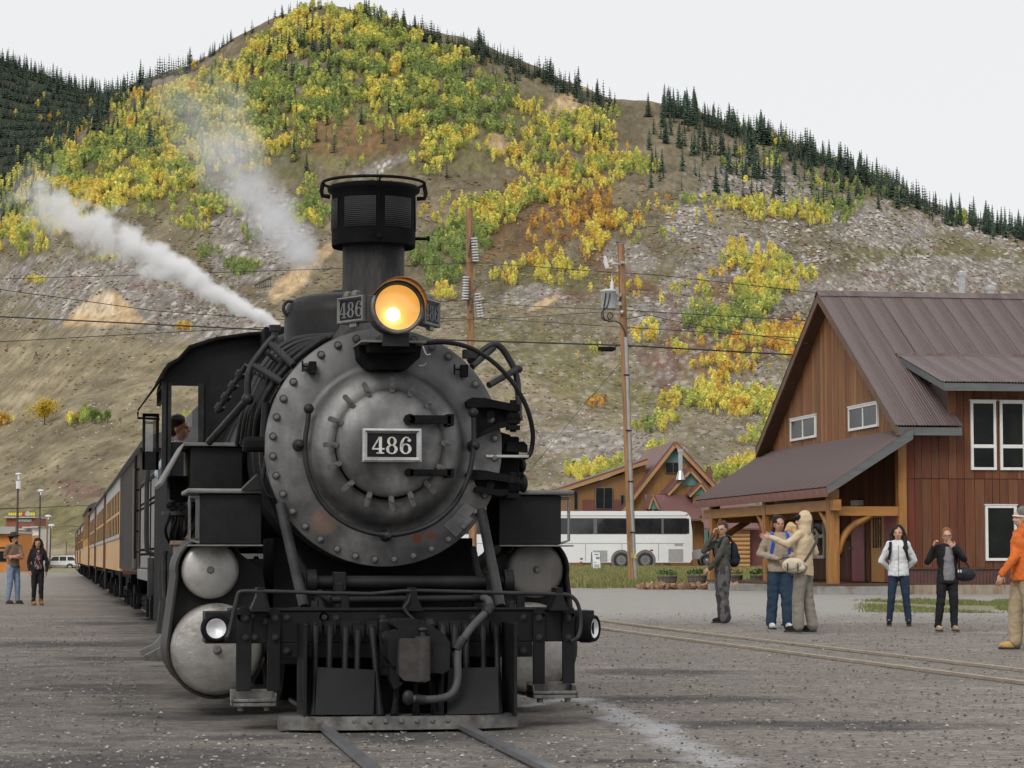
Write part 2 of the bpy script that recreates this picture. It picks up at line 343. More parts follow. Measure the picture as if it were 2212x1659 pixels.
Hs = Hs + amp * (26 * fbm(UU / 210, RG / 160, 4) + 9 * fbm(UU / 45, RG / 36, 3)) + rock_r * 10 * np.abs(fbm(UU / 22 + 40, RG / 16, 3)) * 2
def dump(px, py, w_, h_):                                                         # heaps of pale mine waste: real mounds on the slope
    r0 = np.interp(1207 - py, Hm[np.argmin(abs(U - px))][:200], RV[:200])
    return h_ * np.clip(1 - np.hypot((UU - px) / w_, (RG - r0) / (w_ * r0 / F * 1.6)), 0, 1)
dmp = [(228, 660, 75, 44), (640, 598, 60, 26), (1082, 300, 34, 20), (1222, 224, 36, 16), (1258, 190, 28, 8)]
for q in dmp: Hs = Hs + dump(*q)
def hill_at(px, py):
    """the place on the mountain that this bearing and height angle reach first"""
    c = np.clip((px - U[0]) / 4.0, 0, len(U) - 1.001); i = int(c); f = c - i
    h = Hs[i] * (1 - f) + Hs[i + 1] * f; t = 1207 - py; j = int(np.argmax(h >= t))
    if h[j] < t: return None
    if j == 0: r = RV[0]
    else: r = RV[j - 1] + (RV[j] - RV[j - 1]) * (t - h[j - 1]) / max(h[j] - h[j - 1], 1e-6)
    return np.array(pt(px, py, r)), r
vx = (UU - CX) / F; vy = (CY - (1207 - Hs)) / F
Vm = np.array(CAMP) + RG[..., None] * (np.array(FW) + vx[..., None] * np.array(RT) + vy[..., None] * np.array(UP))
# what grows or lies where: bearings and heights of the patches seen on the slope
PY = 1207 - Hs
nz = fbm(UU / 30, PY / 18, 4); nz2 = fbm(UU / 9 + 50, PY / 6, 3)
def patch(px, py, rx, ry, rot=0):
    a = R(rot); dx, dy = UU - px, PY - py; p = (dx * math.cos(a) + dy * math.sin(a)) / rx; q = (-dx * math.sin(a) + dy * math.cos(a)) / ry
    return sstep(1.15, 0.75, np.sqrt(p * p + q * q) + (nz * 0.9 + nz2 * 0.4) * KN[0])
KN = [1.0]
def patches(L):
    m = np.zeros_like(UU)
    for q in L: m = np.maximum(m, patch(*q))
    return m
scree = patches([(260, 640, 260, 75, 8), (560, 510, 130, 110, 40), (420, 690, 210, 50, 15), (1050, 205, 55, 22, 0), (1590, 555, 110, 50, -10), (1700, 590, 60, 40, 0), (1360, 555, 55, 35, 20), (1400, 690, 45, 60, 60), (1480, 620, 40, 90, 40), (1640, 400, 130, 45, 10),
                 (1900, 490, 150, 50, 10), (2120, 470, 130, 55, 10), (2050, 590, 180, 40, 0), (1850, 640, 140, 40, 0), (1500, 480, 60, 60, 30), (1330, 1000, 120, 40, 0), (1150, 640, 70, 25, 0), (600, 200, 60, 18, 0), (820, 360, 70, 14, -20), (1260, 950, 140, 25, 0), (1700, 930, 90, 30, 0)])
KN[0] = .3; tan0 = patches([(628, 610, 62, 24, -38), (690, 555, 50, 14, -40), (1082, 300, 33, 24, -20), (1222, 222, 36, 20, -20), (1258, 189, 28, 9, 0), (718, 125, 14, 10, 0), (1175, 655, 40, 8, -25)])
KN[0] = 1.0
def cone(px, py0, py1, wd, lean=0):
    f = (PY - py0) / (py1 - py0); return sstep(1.05, .88, np.abs(UU - px - lean * f) / (wd * np.clip(f, 0, 1) ** .85 + 5) + nz2 * .22) * sstep(-.03, .02, f) * sstep(1.12, .92, f + nz * .3)
tan = np.maximum(tan0, np.maximum(cone(232, 622, 702, 92, -6), cone(1224, 203, 246, 40, -14))); white = cone(224, 622, 678, 52, -26) * np.clip(.55 + 1.3 * fbm(UU / 14, PY / 90, 2), 0, 1)
red = patches([(185, 1062, 60, 11, 3), (150, 1040, 30, 6, 0), (300, 620, 30, 8, 0), (160, 617, 40, 9, 0), (430, 640, 50, 8, -10), (1420, 640, 60, 25, 20), (1500, 700, 80, 25, 20), (1410, 770, 50, 20, 0), (1690, 690, 60, 15, 0), (1350, 600, 30, 20, 0), (1900, 600, 60, 14, 0), (1440, 800, 30, 60, 0), (1230, 640, 60, 8, 0)])
rust = patches([(1160, 490, 170, 60, -15), (1230, 430, 100, 70, -20), (1560, 730, 150, 50, 0), (760, 300, 150, 40, 0), (1320, 560, 60, 40, 0), (1500, 780, 90, 40, 0), (1590, 600, 120, 50, 0)])
olive = patches([(1200, 780, 190, 60, 25), (1330, 850, 180, 40, 10), (1180, 600, 120, 40, 0), (560, 300, 260, 90, 0), (900, 250, 300, 120, 0), (300, 380, 200, 80, 0), (1500, 650, 150, 60, 0), (2000, 560, 200, 70, 0), (120, 1130, 260, 40, 0)])
dark = (RG > 1560) * 1.0
def hcol():
    sh = UU.shape + (3,)
    gr = np.array((0.210, 0.178, 0.115)); g2 = np.array((0.143, 0.118, 0.074)); c = gr + (g2 - gr) * np.clip(0.5 + 2.2 * fbm(UU / 60, PY / 14, 4), 0, 1)[..., None]
    c = c * (1 + .42 * sstep(660, 780, PY) * (1 - .35 * sstep(1180, 1500, UU)))[..., None] * np.array((1.0, .99, .97))
    def lay(c, m, a, b): return c + m[..., None] * ((np.array(a) + (np.array(b) - np.array(a)) * np.clip(0.5 + nz2 * 2.5, 0, 1)[..., None]) - c)
    c = lay(c, 0.7 * olive, (0.175, 0.165, 0.055), (0.125, 0.115, 0.05)); c = lay(c, 0.8 * rust, (0.23, 0.125, 0.05), (0.16, 0.10, 0.06))
    c = lay(c, 0.8 * scree, (0.33, 0.295, 0.265), (0.215, 0.19, 0.17)); c = lay(c, 0.6 * red, (0.19, 0.08, 0.07), (0.15, 0.085, 0.08))
    c = lay(c, tan, (0.50, 0.375, 0.225), (0.42, 0.295, 0.165)); c = lay(c, 0.85 * white, (0.66, 0.58, 0.46), (0.58, 0.48, 0.34)); c = lay(c, 0.95 * dark, (0.028, 0.040, 0.028), (0.040, 0.046, 0.032))
    return c
HC = np.concatenate([hcol(), np.ones(UU.shape + (1,))], -1)
smoothg = sstep(1050, 800, UU) * sstep(700, 745, PY); stony = np.clip(scree * 0.9 + 0.30 * (PY > 640) * (1 - smoothg) + rock_r * 0.42 - tan * 2 + .06, 0, 1)
def hill_material():
    k = NT("mountain_slope"); tc = k.new('TexCoord'); vr = k.new('VectorRotate', rotation_type='Z_AXIS'); vr.inputs['Angle'].default_value = PSI + R(3); k.ln(tc.outputs['Object'], vr.inputs['Vector']); mp = k.new('Mapping'); mp.inputs['Scale'].default_value = (1, .21, .21); k.ln(vr.outputs[0], mp.inputs[0]); c = mp.outputs[0]
    a = k.new("Attribute", attribute_name="tone").outputs["Color"]; s = k.new("Attribute", attribute_name="stony").outputs["Fac"]
    n1 = k.noise(c, 0.05, 6, 0.7); n2 = k.noise(c, 0.35, 6, 0.75); n3 = k.noise(c, 1.3, 4, 0.7)
    col = k.mix(1.0, a, k.ramp(n1, [(0.3, 0.62), (0.7, 1.35)]), 'MULTIPLY'); col = k.mix(1.0, col, k.ramp(n2, [(0.3, 0.55), (0.7, 1.4)]), 'MULTIPLY')
    vo = k.new('TexVoronoi', feature='F1'); vo.inputs['Scale'].default_value = .55; k.ln(c, vo.inputs['Vector']); vc = k.new('SeparateColor'); k.ln(vo.outputs['Color'], vc.inputs[0]); face = k.ramp(vo.outputs['Distance'], [(0.25, 1.12), (0.75, 0.45)]); rk = k.mix(vc.outputs[0], (0.20, 0.18, 0.165), (0.56, 0.52, 0.47)); rk = k.mix(1.0, rk, face, 'MULTIPLY'); spk = k.math('MULTIPLY', k.ramp(k.math('ADD', k.math('MULTIPLY', n2, .6), k.math('MULTIPLY', vc.outputs[1], .6)), [(0.55, 0), (0.67, 1)]), s); col = k.mix(k.math('MULTIPLY', spk, 0.85), col, rk)
    dk = k.ramp(k.noise(c, 0.6, 5, 0.7), [(0.32, 1), (0.46, 0)]); col = k.mix(k.math('MULTIPLY', dk, 0.6), col, (0.105, 0.092, 0.06))
    k.set("Base Color", col); k.set("Roughness", 0.95); k.set("Specular IOR Level", 0.1); k.bump(k.math('ADD', n2, k.math('MULTIPLY', n3, 0.4)), 0.8, 1.2)
    return k.m
M["hill"] = hill_material()
nu_, nr_ = UU.shape; I = np.arange(nu_ * nr_).reshape(nu_, nr_)
Fh = np.stack([I[:-1, :-1], I[1:, :-1], I[1:, 1:], I[:-1, 1:]], -1).reshape(-1, 4)
mo = link("mountain", arr_mesh("mountain", Vm.reshape(-1, 3), Fh, M["hill"], True, [("tone", 'FLOAT_COLOR', HC), ("stony", 'FLOAT', stony)]))
tag(mo, kind="structure")
# ------------------------------------------------------------------ trees of the mountain
def proto_aspen(seed, nl, size):
    g = np.random.default_rng(seed); n_ = nl
    d = g.normal(size=(n_, 3)); d /= np.linalg.norm(d, axis=1)[:, None]; rad = g.random(n_) ** 0.45
    z = d[:, 2] * rad; taper = np.where(z > 0, 1 - 0.55 * z, 1 - 0.3 * (-z))
    lob = 1 + 0.25 * np.sin(3 * np.arctan2(d[:, 1], d[:, 0]) + seed) * (1 - abs(z))
    c = np.stack([d[:, 0] * rad * 0.20 * taper * lob, d[:, 1] * rad * 0.20 * taper * lob, 0.57 + 0.43 * z], 1)
    nrm = d + g.normal(size=(n_, 3)) * 0.6; nrm /= np.linalg.norm(nrm, axis=1)[:, None]
    a = np.cross(nrm, g.normal(size=(n_, 3))); a /= np.linalg.norm(a, axis=1)[:, None]; b = np.cross(nrm, a)
    s_ = size * (0.6 + 0.8 * g.random((n_, 1)))
    V = np.stack([c - a * s_ - b * s_ * 0.8, c + a * s_ - b * s_ * .6, c + a * s_ * .7 + b * s_, c - a * s_ * .8 + b * s_ * .7], 1).reshape(-1, 3)
    Fq = np.arange(n_ * 4).reshape(-1, 4)
    col = (0.84 + 0.3 * g.random((n_, 1))) * np.array([[1, 1, 1.0]]); col = np.repeat(col, 4, 0); bark = np.zeros(n_ * 4)
    t = 0.011; tv = [(x * t * k, y * t * k, z_) for z_, k in ((-0.05, 1.3), (0.85, 0.4)) for x, y in ((1, 1), (-1, 1), (-1, -1), (1, -1))]
    tf = [(i, (i + 1) % 4, 4 + (i + 1) % 4, 4 + i) for i in range(4)]
    return np.concatenate([V, tv]), np.concatenate([Fq, np.array(tf) + len(V)]), np.concatenate([col, np.tile([[0.42, 0.39, 0.32]], (8, 1))]), np.concatenate([bark, np.ones(8)])
def proto_spruce(seed, tiers=11, arms=7):
    g = np.random.default_rng(seed); V = []; Fq = []; col = []
    for t in range(tiers):
        f = t / (tiers - 1); z = 0.06 + 0.90 * f; r = 0.19 * (1 - f) ** 0.85 + 0.012
        for k in range(arms):
            a = 6.283 * (k + g.random() * 0.7) / arms + t; rr = r * g.uniform(0.65, 1.2); w_ = 0.30 * rr + 0.012; dz = -0.035 - 0.25 * rr * g.uniform(.5, 1.3)
            if g.random() < .13: continue
            ca, sa = math.cos(a), math.sin(a); b = len(V)
            V += [(0.0, 0.0, z + 0.035), (ca * rr * .55 - sa * w_, sa * rr * .55 + ca * w_, z + dz * .4), (ca * rr, sa * rr, z + dz), (ca * rr * .55 + sa * w_, sa * rr * .55 - ca * w_, z + dz * .4)]
            Fq.append((b, b + 1, b + 2, b + 3)); q = g.uniform(0.65, 1.3); col += [(q, q, q)] * 4
    b = len(V); t_ = 0.012
    V += [(x * t_ * k, y * t_ * k, z_) for z_, k in ((-0.05, 1.5), (1.0, 0.15)) for x, y in ((1, 1), (-1, 1), (-1, -1), (1, -1))]; Fq += [(b + i, b + (i + 1) % 4, b + 4 + (i + 1) % 4, b + 4 + i) for i in range(4)]
    return np.array(V), np.array(Fq), np.concatenate([np.array(col), np.tile([[0.07, 0.055, 0.045]], (8, 1))]), np.concatenate([np.zeros(b), np.ones(8)])
def pmesh(name, p): return arr_mesh(name, p[0], p[1], M["leaf"], False, [("tint", 'FLOAT_COLOR', np.concatenate([p[2], np.ones((len(p[2]), 1))], 1)), ("bark", 'FLOAT', p[3])])
def mass(name, protos, pos, hgt, wid, colr):
    Vs, Fs, Cs, Bs = [], [], [], []; off = 0; which = rng.integers(0, len(protos), len(pos)); ang = rng.random(len(pos)) * 6.283
    for k, p in enumerate(protos):
        ix = np.where(which == k)[0]
        if not len(ix): continue
        V, Fq, C, B = p; ca, sa = np.cos(ang[ix])[:, None], np.sin(ang[ix])[:, None]; hw = (hgt[ix] * wid[ix])[:, None]
        W = np.stack([(V[None, :, 0] * ca - V[None, :, 1] * sa) * hw, (V[None, :, 0] * sa + V[None, :, 1] * ca) * hw, V[None, :, 2] * hgt[ix][:, None]], -1) + pos[ix][:, None]
        Vs.append(W.reshape(-1, 3)); Fs.append((Fq[None] + (np.arange(len(ix)) * len(V))[:, None, None] + off).reshape(-1, 4)); off += len(ix) * len(V)
        Cs.append(np.where(B[None, :, None] > 0.5, C[None], C[None] * colr[ix][:, None]).reshape(-1, 3)); Bs.append(np.tile(B, len(ix)))
    C = np.concatenate(Cs); C = np.concatenate([C, np.ones((len(C), 1))], 1)
    return link(name, arr_mesh(name, np.concatenate(Vs), np.concatenate(Fs), M["leaf"], False, [("tint", 'FLOAT_COLOR', C), ("bark", 'FLOAT', np.concatenate(Bs))]))
GREEN, LIME, YEL, GOLD, ORA, RUST = (0.34, 0.42, 0.15), (0.56, 0.60, 0.17), (0.84, 0.76, 0.20), (0.83, 0.67, 0.16), (0.78, 0.48, 0.12), (0.44, 0.27, 0.13)
# grove: bearing, height, radii, tilt, density, colour weights (green lime yellow gold orange rust), name of the place
GROVES = [
 (680, 62, 130, 38, -8, 1.0, (0, 1, 5, 4, 0, 0), "on the summit"), (790, 75, 60, 40, 10, 1.0, (0, 2, 6, 1, 0, 0), "on the summit"), (870, 95, 130, 45, 18, 1.0, (1, 3, 5, 1, 0, 0), "right of the summit"),
 (880, 160, 160, 50, 15, .9, (3, 4, 3, 1, 0, 0), "on the upper slope"), (1010, 215, 110, 38, 10, .9, (5, 4, 1, 0, 0, 0), "above the stack"), (1030, 255, 95, 25, 5, 1.2, (4, 5, 1, 0, 0, 0), "above the stack"), (560, 130, 90, 30, -30, .8, (0, 1, 4, 4, 0, 0), "on the left shoulder"),
 (440, 190, 90, 38, -15, .9, (0, 1, 3, 5, 1, 0), "on the left shoulder"), (340, 240, 110, 50, -20, .9, (0, 1, 3, 5, 2, 0), "on the left slope"), (500, 225, 130, 40, -10, .8, (4, 4, 2, 0, 0, 0), "on the left slope"), (660, 190, 110, 60, 0, .7, (3, 4, 2, 0, 0, 0), "on the middle slope"),
 (610, 265, 80, 30, 10, .7, (4, 3, 2, 1, 0, 0), "on the middle slope"), (300, 400, 190, 42, -22, 1.5, (0, 1, 6, 4, 0, 0), "in the long yellow band"), (440, 340, 110, 34, -24, 1.5, (1, 3, 6, 2, 0, 0), "in the long yellow band"), (545, 298, 100, 20, 8, 1.2, (0, 1, 6, 3, 0, 0), "in the long yellow band"),
 (200, 330, 110, 40, -25, .9, (2, 3, 4, 2, 0, 0), "on the left slope"), (270, 320, 130, 34, -10, 1.0, (5, 4, 1, 0, 0, 0), "on the left slope"), (90, 370, 80, 40, -30, 1.0, (2, 3, 4, 1, 0, 0), "on the far left flank"), (40, 500, 55, 50, 0, 1.1, (0, 1, 5, 4, 0, 0), "on the far left flank"), (140, 480, 50, 22, 0, 1.0, (0, 1, 5, 3, 0, 0), "on the far left flank"), (60, 420, 60, 40, 0, .9, (1, 2, 4, 2, 0, 0), "on the far left flank"),
 (960, 305, 60, 34, -10, .9, (0, 1, 5, 3, 0, 0), "above the stack"), (930, 350, 45, 22, 0, .6, (0, 2, 5, 1, 0, 0), "above the stack"), (820, 200, 60, 34, 0, 1.0, (0, 1, 5, 2, 0, 0), "on the upper slope"), (880, 250, 70, 40, 0, .6, (2, 3, 3, 1, 0, 0), "on the middle slope"),
 (668, 445, 38, 46, 0, 1.2, (2, 4, 4, 0, 0, 0), "left of the stack"), (470, 445, 65, 24, 0, .9, (2, 3, 4, 0, 0, 0), "above the steam"), (515, 575, 36, 20, 0, 2.0, (4, 4, 2, 0, 0, 0), "among the scree"), (545, 505, 22, 20, 0, .9, (3, 4, 1, 0, 0, 0), "among the scree"), (420, 480, 40, 18, 0, .8, (0, 2, 4, 1, 0, 0), "among the scree"), (80, 602, 24, 8, 0, 1.5, (0, 1, 4, 2, 0, 0), "among the scree"), (215, 545, 40, 20, 0, .7, (0, 1, 4, 2, 0, 0), "among the scree"), (445, 540, 30, 16, 0, .8, (3, 3, 1, 0, 0, 0), "among the scree"),
 (1085, 445, 150, 32, -22, 1.4, (1, 3, 6, 1, 0, 0), "right of the stack"), (960, 555, 75, 44, -10, 1.6, (7, 3, 1, 0, 0, 0), "right of the stack"), (1010, 510, 70, 34, -15, 1.4, (6, 3, 1, 0, 0, 0), "right of the stack"), (1190, 405, 70, 26, -10, .9, (0, 0, 3, 4, 3, 0), "right of the stack"),
 (1170, 580, 85, 34, -5, 1.0, (0, 0, 5, 5, 1, 0), "behind the insulators"), (960, 630, 22, 16, 0, 1.4, (0, 0, 5, 3, 0, 0), "behind the insulators"), (1285, 495, 26, 60, 10, 1.2, (0, 0, 1, 4, 4, 1), "above the transformer pole"), (1210, 460, 110, 50, -10, .5, (0, 0, 0, 1, 4, 5), "above the transformer pole"), (1340, 480, 40, 20, 0, .9, (0, 0, 3, 4, 1, 0), "above the transformer pole"), (1330, 620, 60, 20, 0, .5, (0, 0, 1, 3, 4, 1), "by the transformer pole"),
 (1270, 285, 70, 55, 30, .7, (0, 1, 5, 4, 0, 0), "below the tan dump"), (1330, 370, 90, 30, -15, .7, (0, 1, 4, 4, 1, 0), "below the tan dump"), (1180, 285, 60, 30, 0, .6, (0, 1, 4, 4, 0, 0), "below the tan dump"), (1120, 350, 70, 30, 0, .5, (0, 1, 3, 4, 1, 0), "below the tan dump"), (1140, 230, 30, 12, 0, .8, (0, 0, 4, 3, 0, 0), "below the tan dump"),
 (1640, 445, 100, 22, 5, 1.0, (0, 1, 6, 3, 0, 0), "among the outcrops"), (1740, 460, 60, 18, 10, .9, (0, 1, 6, 3, 0, 0), "among the outcrops"), (1590, 545, 26, 36, 0, 1.2, (0, 1, 5, 4, 0, 0), "above the depot"), (1670, 590, 70, 48, 0, 1.2, (0, 1, 5, 4, 0, 0), "above the depot"), (1640, 640, 50, 40, -20, 1.5, (0, 3, 5, 1, 0, 0), "above the depot"), (1560, 690, 85, 26, -8, 1.5, (3, 5, 3, 0, 0, 0), "left of the depot gable"), (1630, 670, 40, 24, 0, 1.5, (4, 4, 1, 0, 0, 0), "left of the depot gable"),
 (1690, 730, 60, 34, 10, 1.5, (0, 0, 2, 4, 4, 0), "left of the depot gable"), (1400, 718, 28, 24, 0, 1.2, (0, 0, 4, 4, 1, 0), "right of the transformer pole"), (1560, 800, 28, 28, 0, 1.6, (0, 0, 4, 5, 1, 0), "left of the depot gable"), (1480, 862, 60, 18, 0, 1.6, (0, 1, 5, 4, 1, 0), "on the old road"), (1580, 862, 85, 30, 6, 1.6, (0, 0, 4, 5, 2, 0), "on the old road"), (1590, 745, 90, 25, 0, .5, (0, 1, 1, 2, 4, 2), "left of the depot gable"), (1300, 760, 60, 20, 0, .25, (0, 2, 3, 2, 0, 0), "left of the depot gable"),
 (1425, 915, 52, 16, -5, 1.7, (1, 4, 4, 0, 0, 0), "below the old road"), (1640, 940, 40, 18, 0, .9, (1, 3, 4, 0, 0, 0), "below the old road"), (1690, 900, 50, 22, 0, .9, (0, 1, 4, 4, 0, 0), "below the old road"), (1285, 870, 20, 10, 0, 1.2, (1, 0, 0, 0, 1, 3), "on the old road"),
 (1262, 1018, 42, 22, 0, 1.7, (0, 1, 6, 3, 0, 0), "behind the lodge"), (1590, 1012, 52, 18, -15, 1.7, (0, 1, 5, 4, 0, 0), "behind the lodge"), (1420, 968, 25, 9, 0, 1.2, (0, 1, 5, 2, 0, 0), "behind the lodge"), (1340, 1010, 40, 18, 0, .8, (0, 1, 4, 4, 0, 0), "behind the lodge"),
 (1780, 395, 60, 30, 0, .35, (4, 3, 2, 0, 0, 0), "between the spruces"), (1900, 400, 80, 25, 5, .3, (2, 3, 3, 0, 0, 0), "between the spruces"), (1810, 450, 50, 25, 0, .6, (6, 3, 0, 0, 0, 0), "between the spruces"), (1620, 350, 70, 40, 0, .3, (3, 3, 3, 0, 0, 0), "between the spruces"), (1700, 300, 150, 20, 15, .15, (1, 2, 4, 1, 0, 0), "between the spruces"), (2078, 472, 14, 10, 0, 1.5, (0, 2, 3, 0, 0, 0), "between the spruces"), (1500, 425, 26, 14, 0, .9, (1, 3, 3, 0, 0, 0), "among the outcrops"),
 (1420, 470, 120, 60, 0, .1, (0, 1, 3, 2, 1, 0), "among the outcrops"), (700, 250, 260, 90, 0, .12, (2, 2, 2, 0, 0, 0), "on the middle slope"), (400, 270, 300, 120, -20, .12, (1, 2, 2, 2, 0, 0), "on the left slope"), (120, 250, 150, 50, 20, .06, (0, 0, 1, 3, 3, 0), "among the dark spruces"),
 (395, 705, 22, 6, 0, 2.0, (0, 0, 2, 4, 2, 0), "on the low bench"), (190, 898, 36, 13, 0, 1.8, (7, 2, 0, 0, 0, 0), "on the low bench"), (8, 905, 16, 10, 0, 2.0, (0, 0, 1, 4, 3, 0), "on the low bench"), (420, 905, 40, 10, 0, 1.0, (2, 4, 1, 0, 0, 0), "on the low bench"), (150, 905, 8, 8, 0, 2, (0, 0, 1, 3, 1, 0), "on the low bench"),
 (330, 330, 300, 110, -20, .42, (3, 4, 4, 2, 0, 0), "on the left slope"), (560, 200, 220, 90, -10, .35, (4, 4, 3, 1, 0, 0), "on the middle slope"), (850, 180, 260, 90, 15, .38, (4, 5, 4, 0, 0, 0), "on the upper slope"), (120, 440, 130, 60, -20, .8, (1, 2, 5, 3, 0, 0), "on the far left flank"), (1180, 300, 180, 70, 20, .3, (1, 2, 4, 3, 1, 0), "below the tan dump"), (1120, 420, 190, 45, -20, .5, (0, 1, 3, 4, 3, 2), "right of the stack"), (1560, 620, 110, 60, -20, .3, (1, 2, 4, 3, 1, 1), "above the depot"), (1560, 760, 110, 50, 0, .5, (0, 1, 2, 4, 4, 2), "left of the depot gable"), (1640, 870, 60, 30, 5, 1.4, (0, 1, 5, 4, 1, 0), "on the old road"),
 (40, 1150, 55, 12, 0, 1.4, (0, 4, 3, 0, 0, 0), "behind the coloured shops")]
CW = np.array([GREEN, LIME, YEL, GOLD, ORA, RUST])
tr = []
for gi, (px, py, rx, ry, rot, den, cw, where) in enumerate(GROVES):
    n = max(2, int(math.pi * rx * ry * den / 29)); a = R(rot); cw = np.array(cw, float); cw /= cw.sum()
    for _ in range(n):
        q = math.sqrt(rng.random()); b = rng.random() * 6.283; e = q * (1 + 0.3 * math.sin(3 * b + gi) + 0.15 * math.sin(7 * b + gi * 2))
        x = px + rx * e * math.cos(b) * math.cos(a) - ry * e * math.sin(b) * math.sin(a); y = py + rx * e * math.cos(b) * math.sin(a) + ry * e * math.sin(b) * math.cos(a)
        if vnoise(np.array(x / 17.0), np.array(y / 11.0)) < 0.30 + (0.2 if den < .6 else 0): continue
        h = hill_at(x, y + 9)
        if h is None: continue
        k = int(np.argmin(np.abs(np.cumsum(cw) - np.clip(vnoise(np.array(x / 26.0 + 9), np.array(y / 16.0)) * 1.2 - 0.1 + rng.normal() * 0.14, 0.001, 0.999)) + 10 * (cw == 0)))
        r_ = h[1]; size = (16 + 12 * rng.random()) * r_ / F * (1.0 if r_ > 700 else 1.05) * (0.75 if where in ("among the scree", "on the low bench") else 1)
        tr.append((h[0], r_, size, k, where, x, y))
tr.sort(key=lambda t: -t[2] * F / t[1])
NEARN = 290
asp_hi = [pmesh("aspen_tree", proto_aspen(s, 200, 0.036)) for s in range(6)]
NAMES = ["green", "lime green", "yellow", "golden yellow", "orange", "rust brown"]
pick = set()
order = sorted(range(len(tr)), key=lambda i: tr[i][1])           # the nearest ones show largest
order = [i for i in order if -10 < tr[i][5] < 2220 and not (tr[i][5] > 1690 and tr[i][6] > 690) and not (560 < tr[i][5] < 1080 and tr[i][6] > 700)]
for i in order[:NEARN]:
    p, r_, hgt, k, where, x, y = tr[i]; pick.add(i)
    o = link("aspen_tree", asp_hi[i % 6], None, p, (0, 0, rng.random() * 6.28)); ww = rng.uniform(0.85, 1.25); o.scale = (hgt * ww, hgt * ww, hgt)
    c = CW[k] * rng.uniform(0.8, 1.15); o.color = (c[0], c[1], c[2], 1)
    gq = min((g for g in GROVES if g[7] == where), key=lambda g: (g[0] - x) ** 2 + 4 * (g[1] - y) ** 2); side = "left" if x < gq[0] - gq[2] * .35 else "right" if x > gq[0] + gq[2] * .35 else "middle"; lev = "upper" if y < gq[1] else "lower"; sz = "tall" if hgt * F / r_ > 22 else "small"
    tag(o, f"{sz} {NAMES[k]} aspen in the {lev} {side} of the grove {where}", "tree", f"{sz} {NAMES[k]} aspens, {lev} {side}, {where}")
rest = [t for i, t in enumerate(tr) if i not in pick]
asp_lo = [proto_aspen(100 + s, 52, 0.062) for s in range(7)]
colr = np.array([CW[t[3]] * rng.uniform(0.75, 1.2) for t in rest])
ao = mass("aspen_forest", asp_lo, np.array([t[0] for t in rest]), np.array([t[2] for t in rest]), rng.uniform(0.85, 1.3, len(rest)), colr)
tag(ao, "green, yellow and orange aspens massed over the mountainside", "forest", kind="stuff")
# spruces
sp = []
def spruce_at(x, y, hpx, where):
    h = hill_at(x, y)
    if h is not None: sp.append((h[0], h[1], hpx * h[1] / F, where, x))
def ridge_y(x): return 1207 - float(np.interp(x, U, Hs[:, np.argmin(abs(RV - 1300))]))
for _ in range(1200):                                               # the wooded skyline
    x = rng.uniform(1430, 2420) if rng.random() < .68 else rng.uniform(755, 1330)
    if 1330 < x < 1430: continue
    if vnoise(np.array(x / 24.0), np.array(3.3)) < .17: continue
    spruce_at(x, ridge_y(x) + rng.uniform(4, 20) + abs(rng.normal()) * 10, rng.uniform(18, 54) * (.75 + .6 * float(vnoise(np.array(x / 13.0), np.array(8.1)))) * (1 if x > 1430 else .8), "right of the bare saddle" if x > 1380 else "right of the summit")
for x0, x1, y0, y1, n, hp, where in [(1400, 1640, 250, 420, 60, 46, "on the open slope"), (1560, 1760, 320, 440, 52, 42, "above the outcrops"), (1740, 2000, 350, 460, 48, 44, "above the outcrops"), (1990, 2180, 420, 480, 10, 46, "above the outcrops"), (640, 720, 60, 130, 26, 36, "on the summit"), (540, 720, 100, 180, 18, 40, "on the summit"),
                                     (720, 1000, 70, 130, 30, 30, "on the summit"), (980, 1130, 130, 220, 22, 34, "right of the summit"), (200, 560, 180, 360, 34, 40, "on the left slope"), (600, 860, 140, 330, 18, 36, "on the middle slope"), (420, 640, 20, 90, 0, 24, "on the left ridge"), (1270, 1310, 280, 320, 5, 40, "below the tan dump")]:
    for _ in range(n): spruce_at(rng.uniform(x0, x1), rng.uniform(y0, y1), 1.2 * hp * rng.uniform(.55, 1.15), where)
for x, y, hp in [(965, 385, 40), (1182, 352, 52), (1150, 488, 26), (815, 395, 34), (722, 330, 46), (635, 348, 60), (662, 372, 48), (364, 424, 26), (322, 330, 75), (245, 285, 40), (330, 340, 60), (352, 205, 40), (590, 112, 40), (815, 405, 30), (1100, 330, 36), (745, 62, 24)]: spruce_at(x, y, hp, "alone on the slope")
for _ in range(60): x = rng.uniform(395, 720); spruce_at(x, ridge_y(x) + rng.uniform(2, 8), rng.uniform(12, 30), "on the left ridge")
back = []
for _ in range(4600):
    x = rng.uniform(-340, 330); i = int((x - U[0]) / 4); j0 = int(np.argmin(abs(RV - 1700))); j1 = int(np.argmin(abs(RV - 2060))); j = rng.integers(j0, j1 + 1)
    back.append((np.array(pt(x, 1207 - Hs[i, j], RV[j])), RV[j], rng.uniform(16, 38) * RV[j] / F))
for x in np.arange(150, 420, 5.0): spruce_at(x, ridge_y(x) + rng.uniform(4, 14), rng.uniform(22, 50), "on the left ridge")
for _ in range(150): x = rng.uniform(0, 330); spruce_at(x, ridge_y(x) + abs(rng.normal()) * 40 + 4, rng.uniform(30, 58), "on the left ridge")
sp.sort(key=lambda t: t[2] / t[1], reverse=True)
spm = [pmesh("spruce_tree", proto_spruce(s, 12, 8)) for s in range(5)]
SPC = np.array((0.105, 0.152, 0.110))
sp = [t for t in sp if -10 < t[4] < 2220] + [t for t in sp if not -10 < t[4] < 2220]
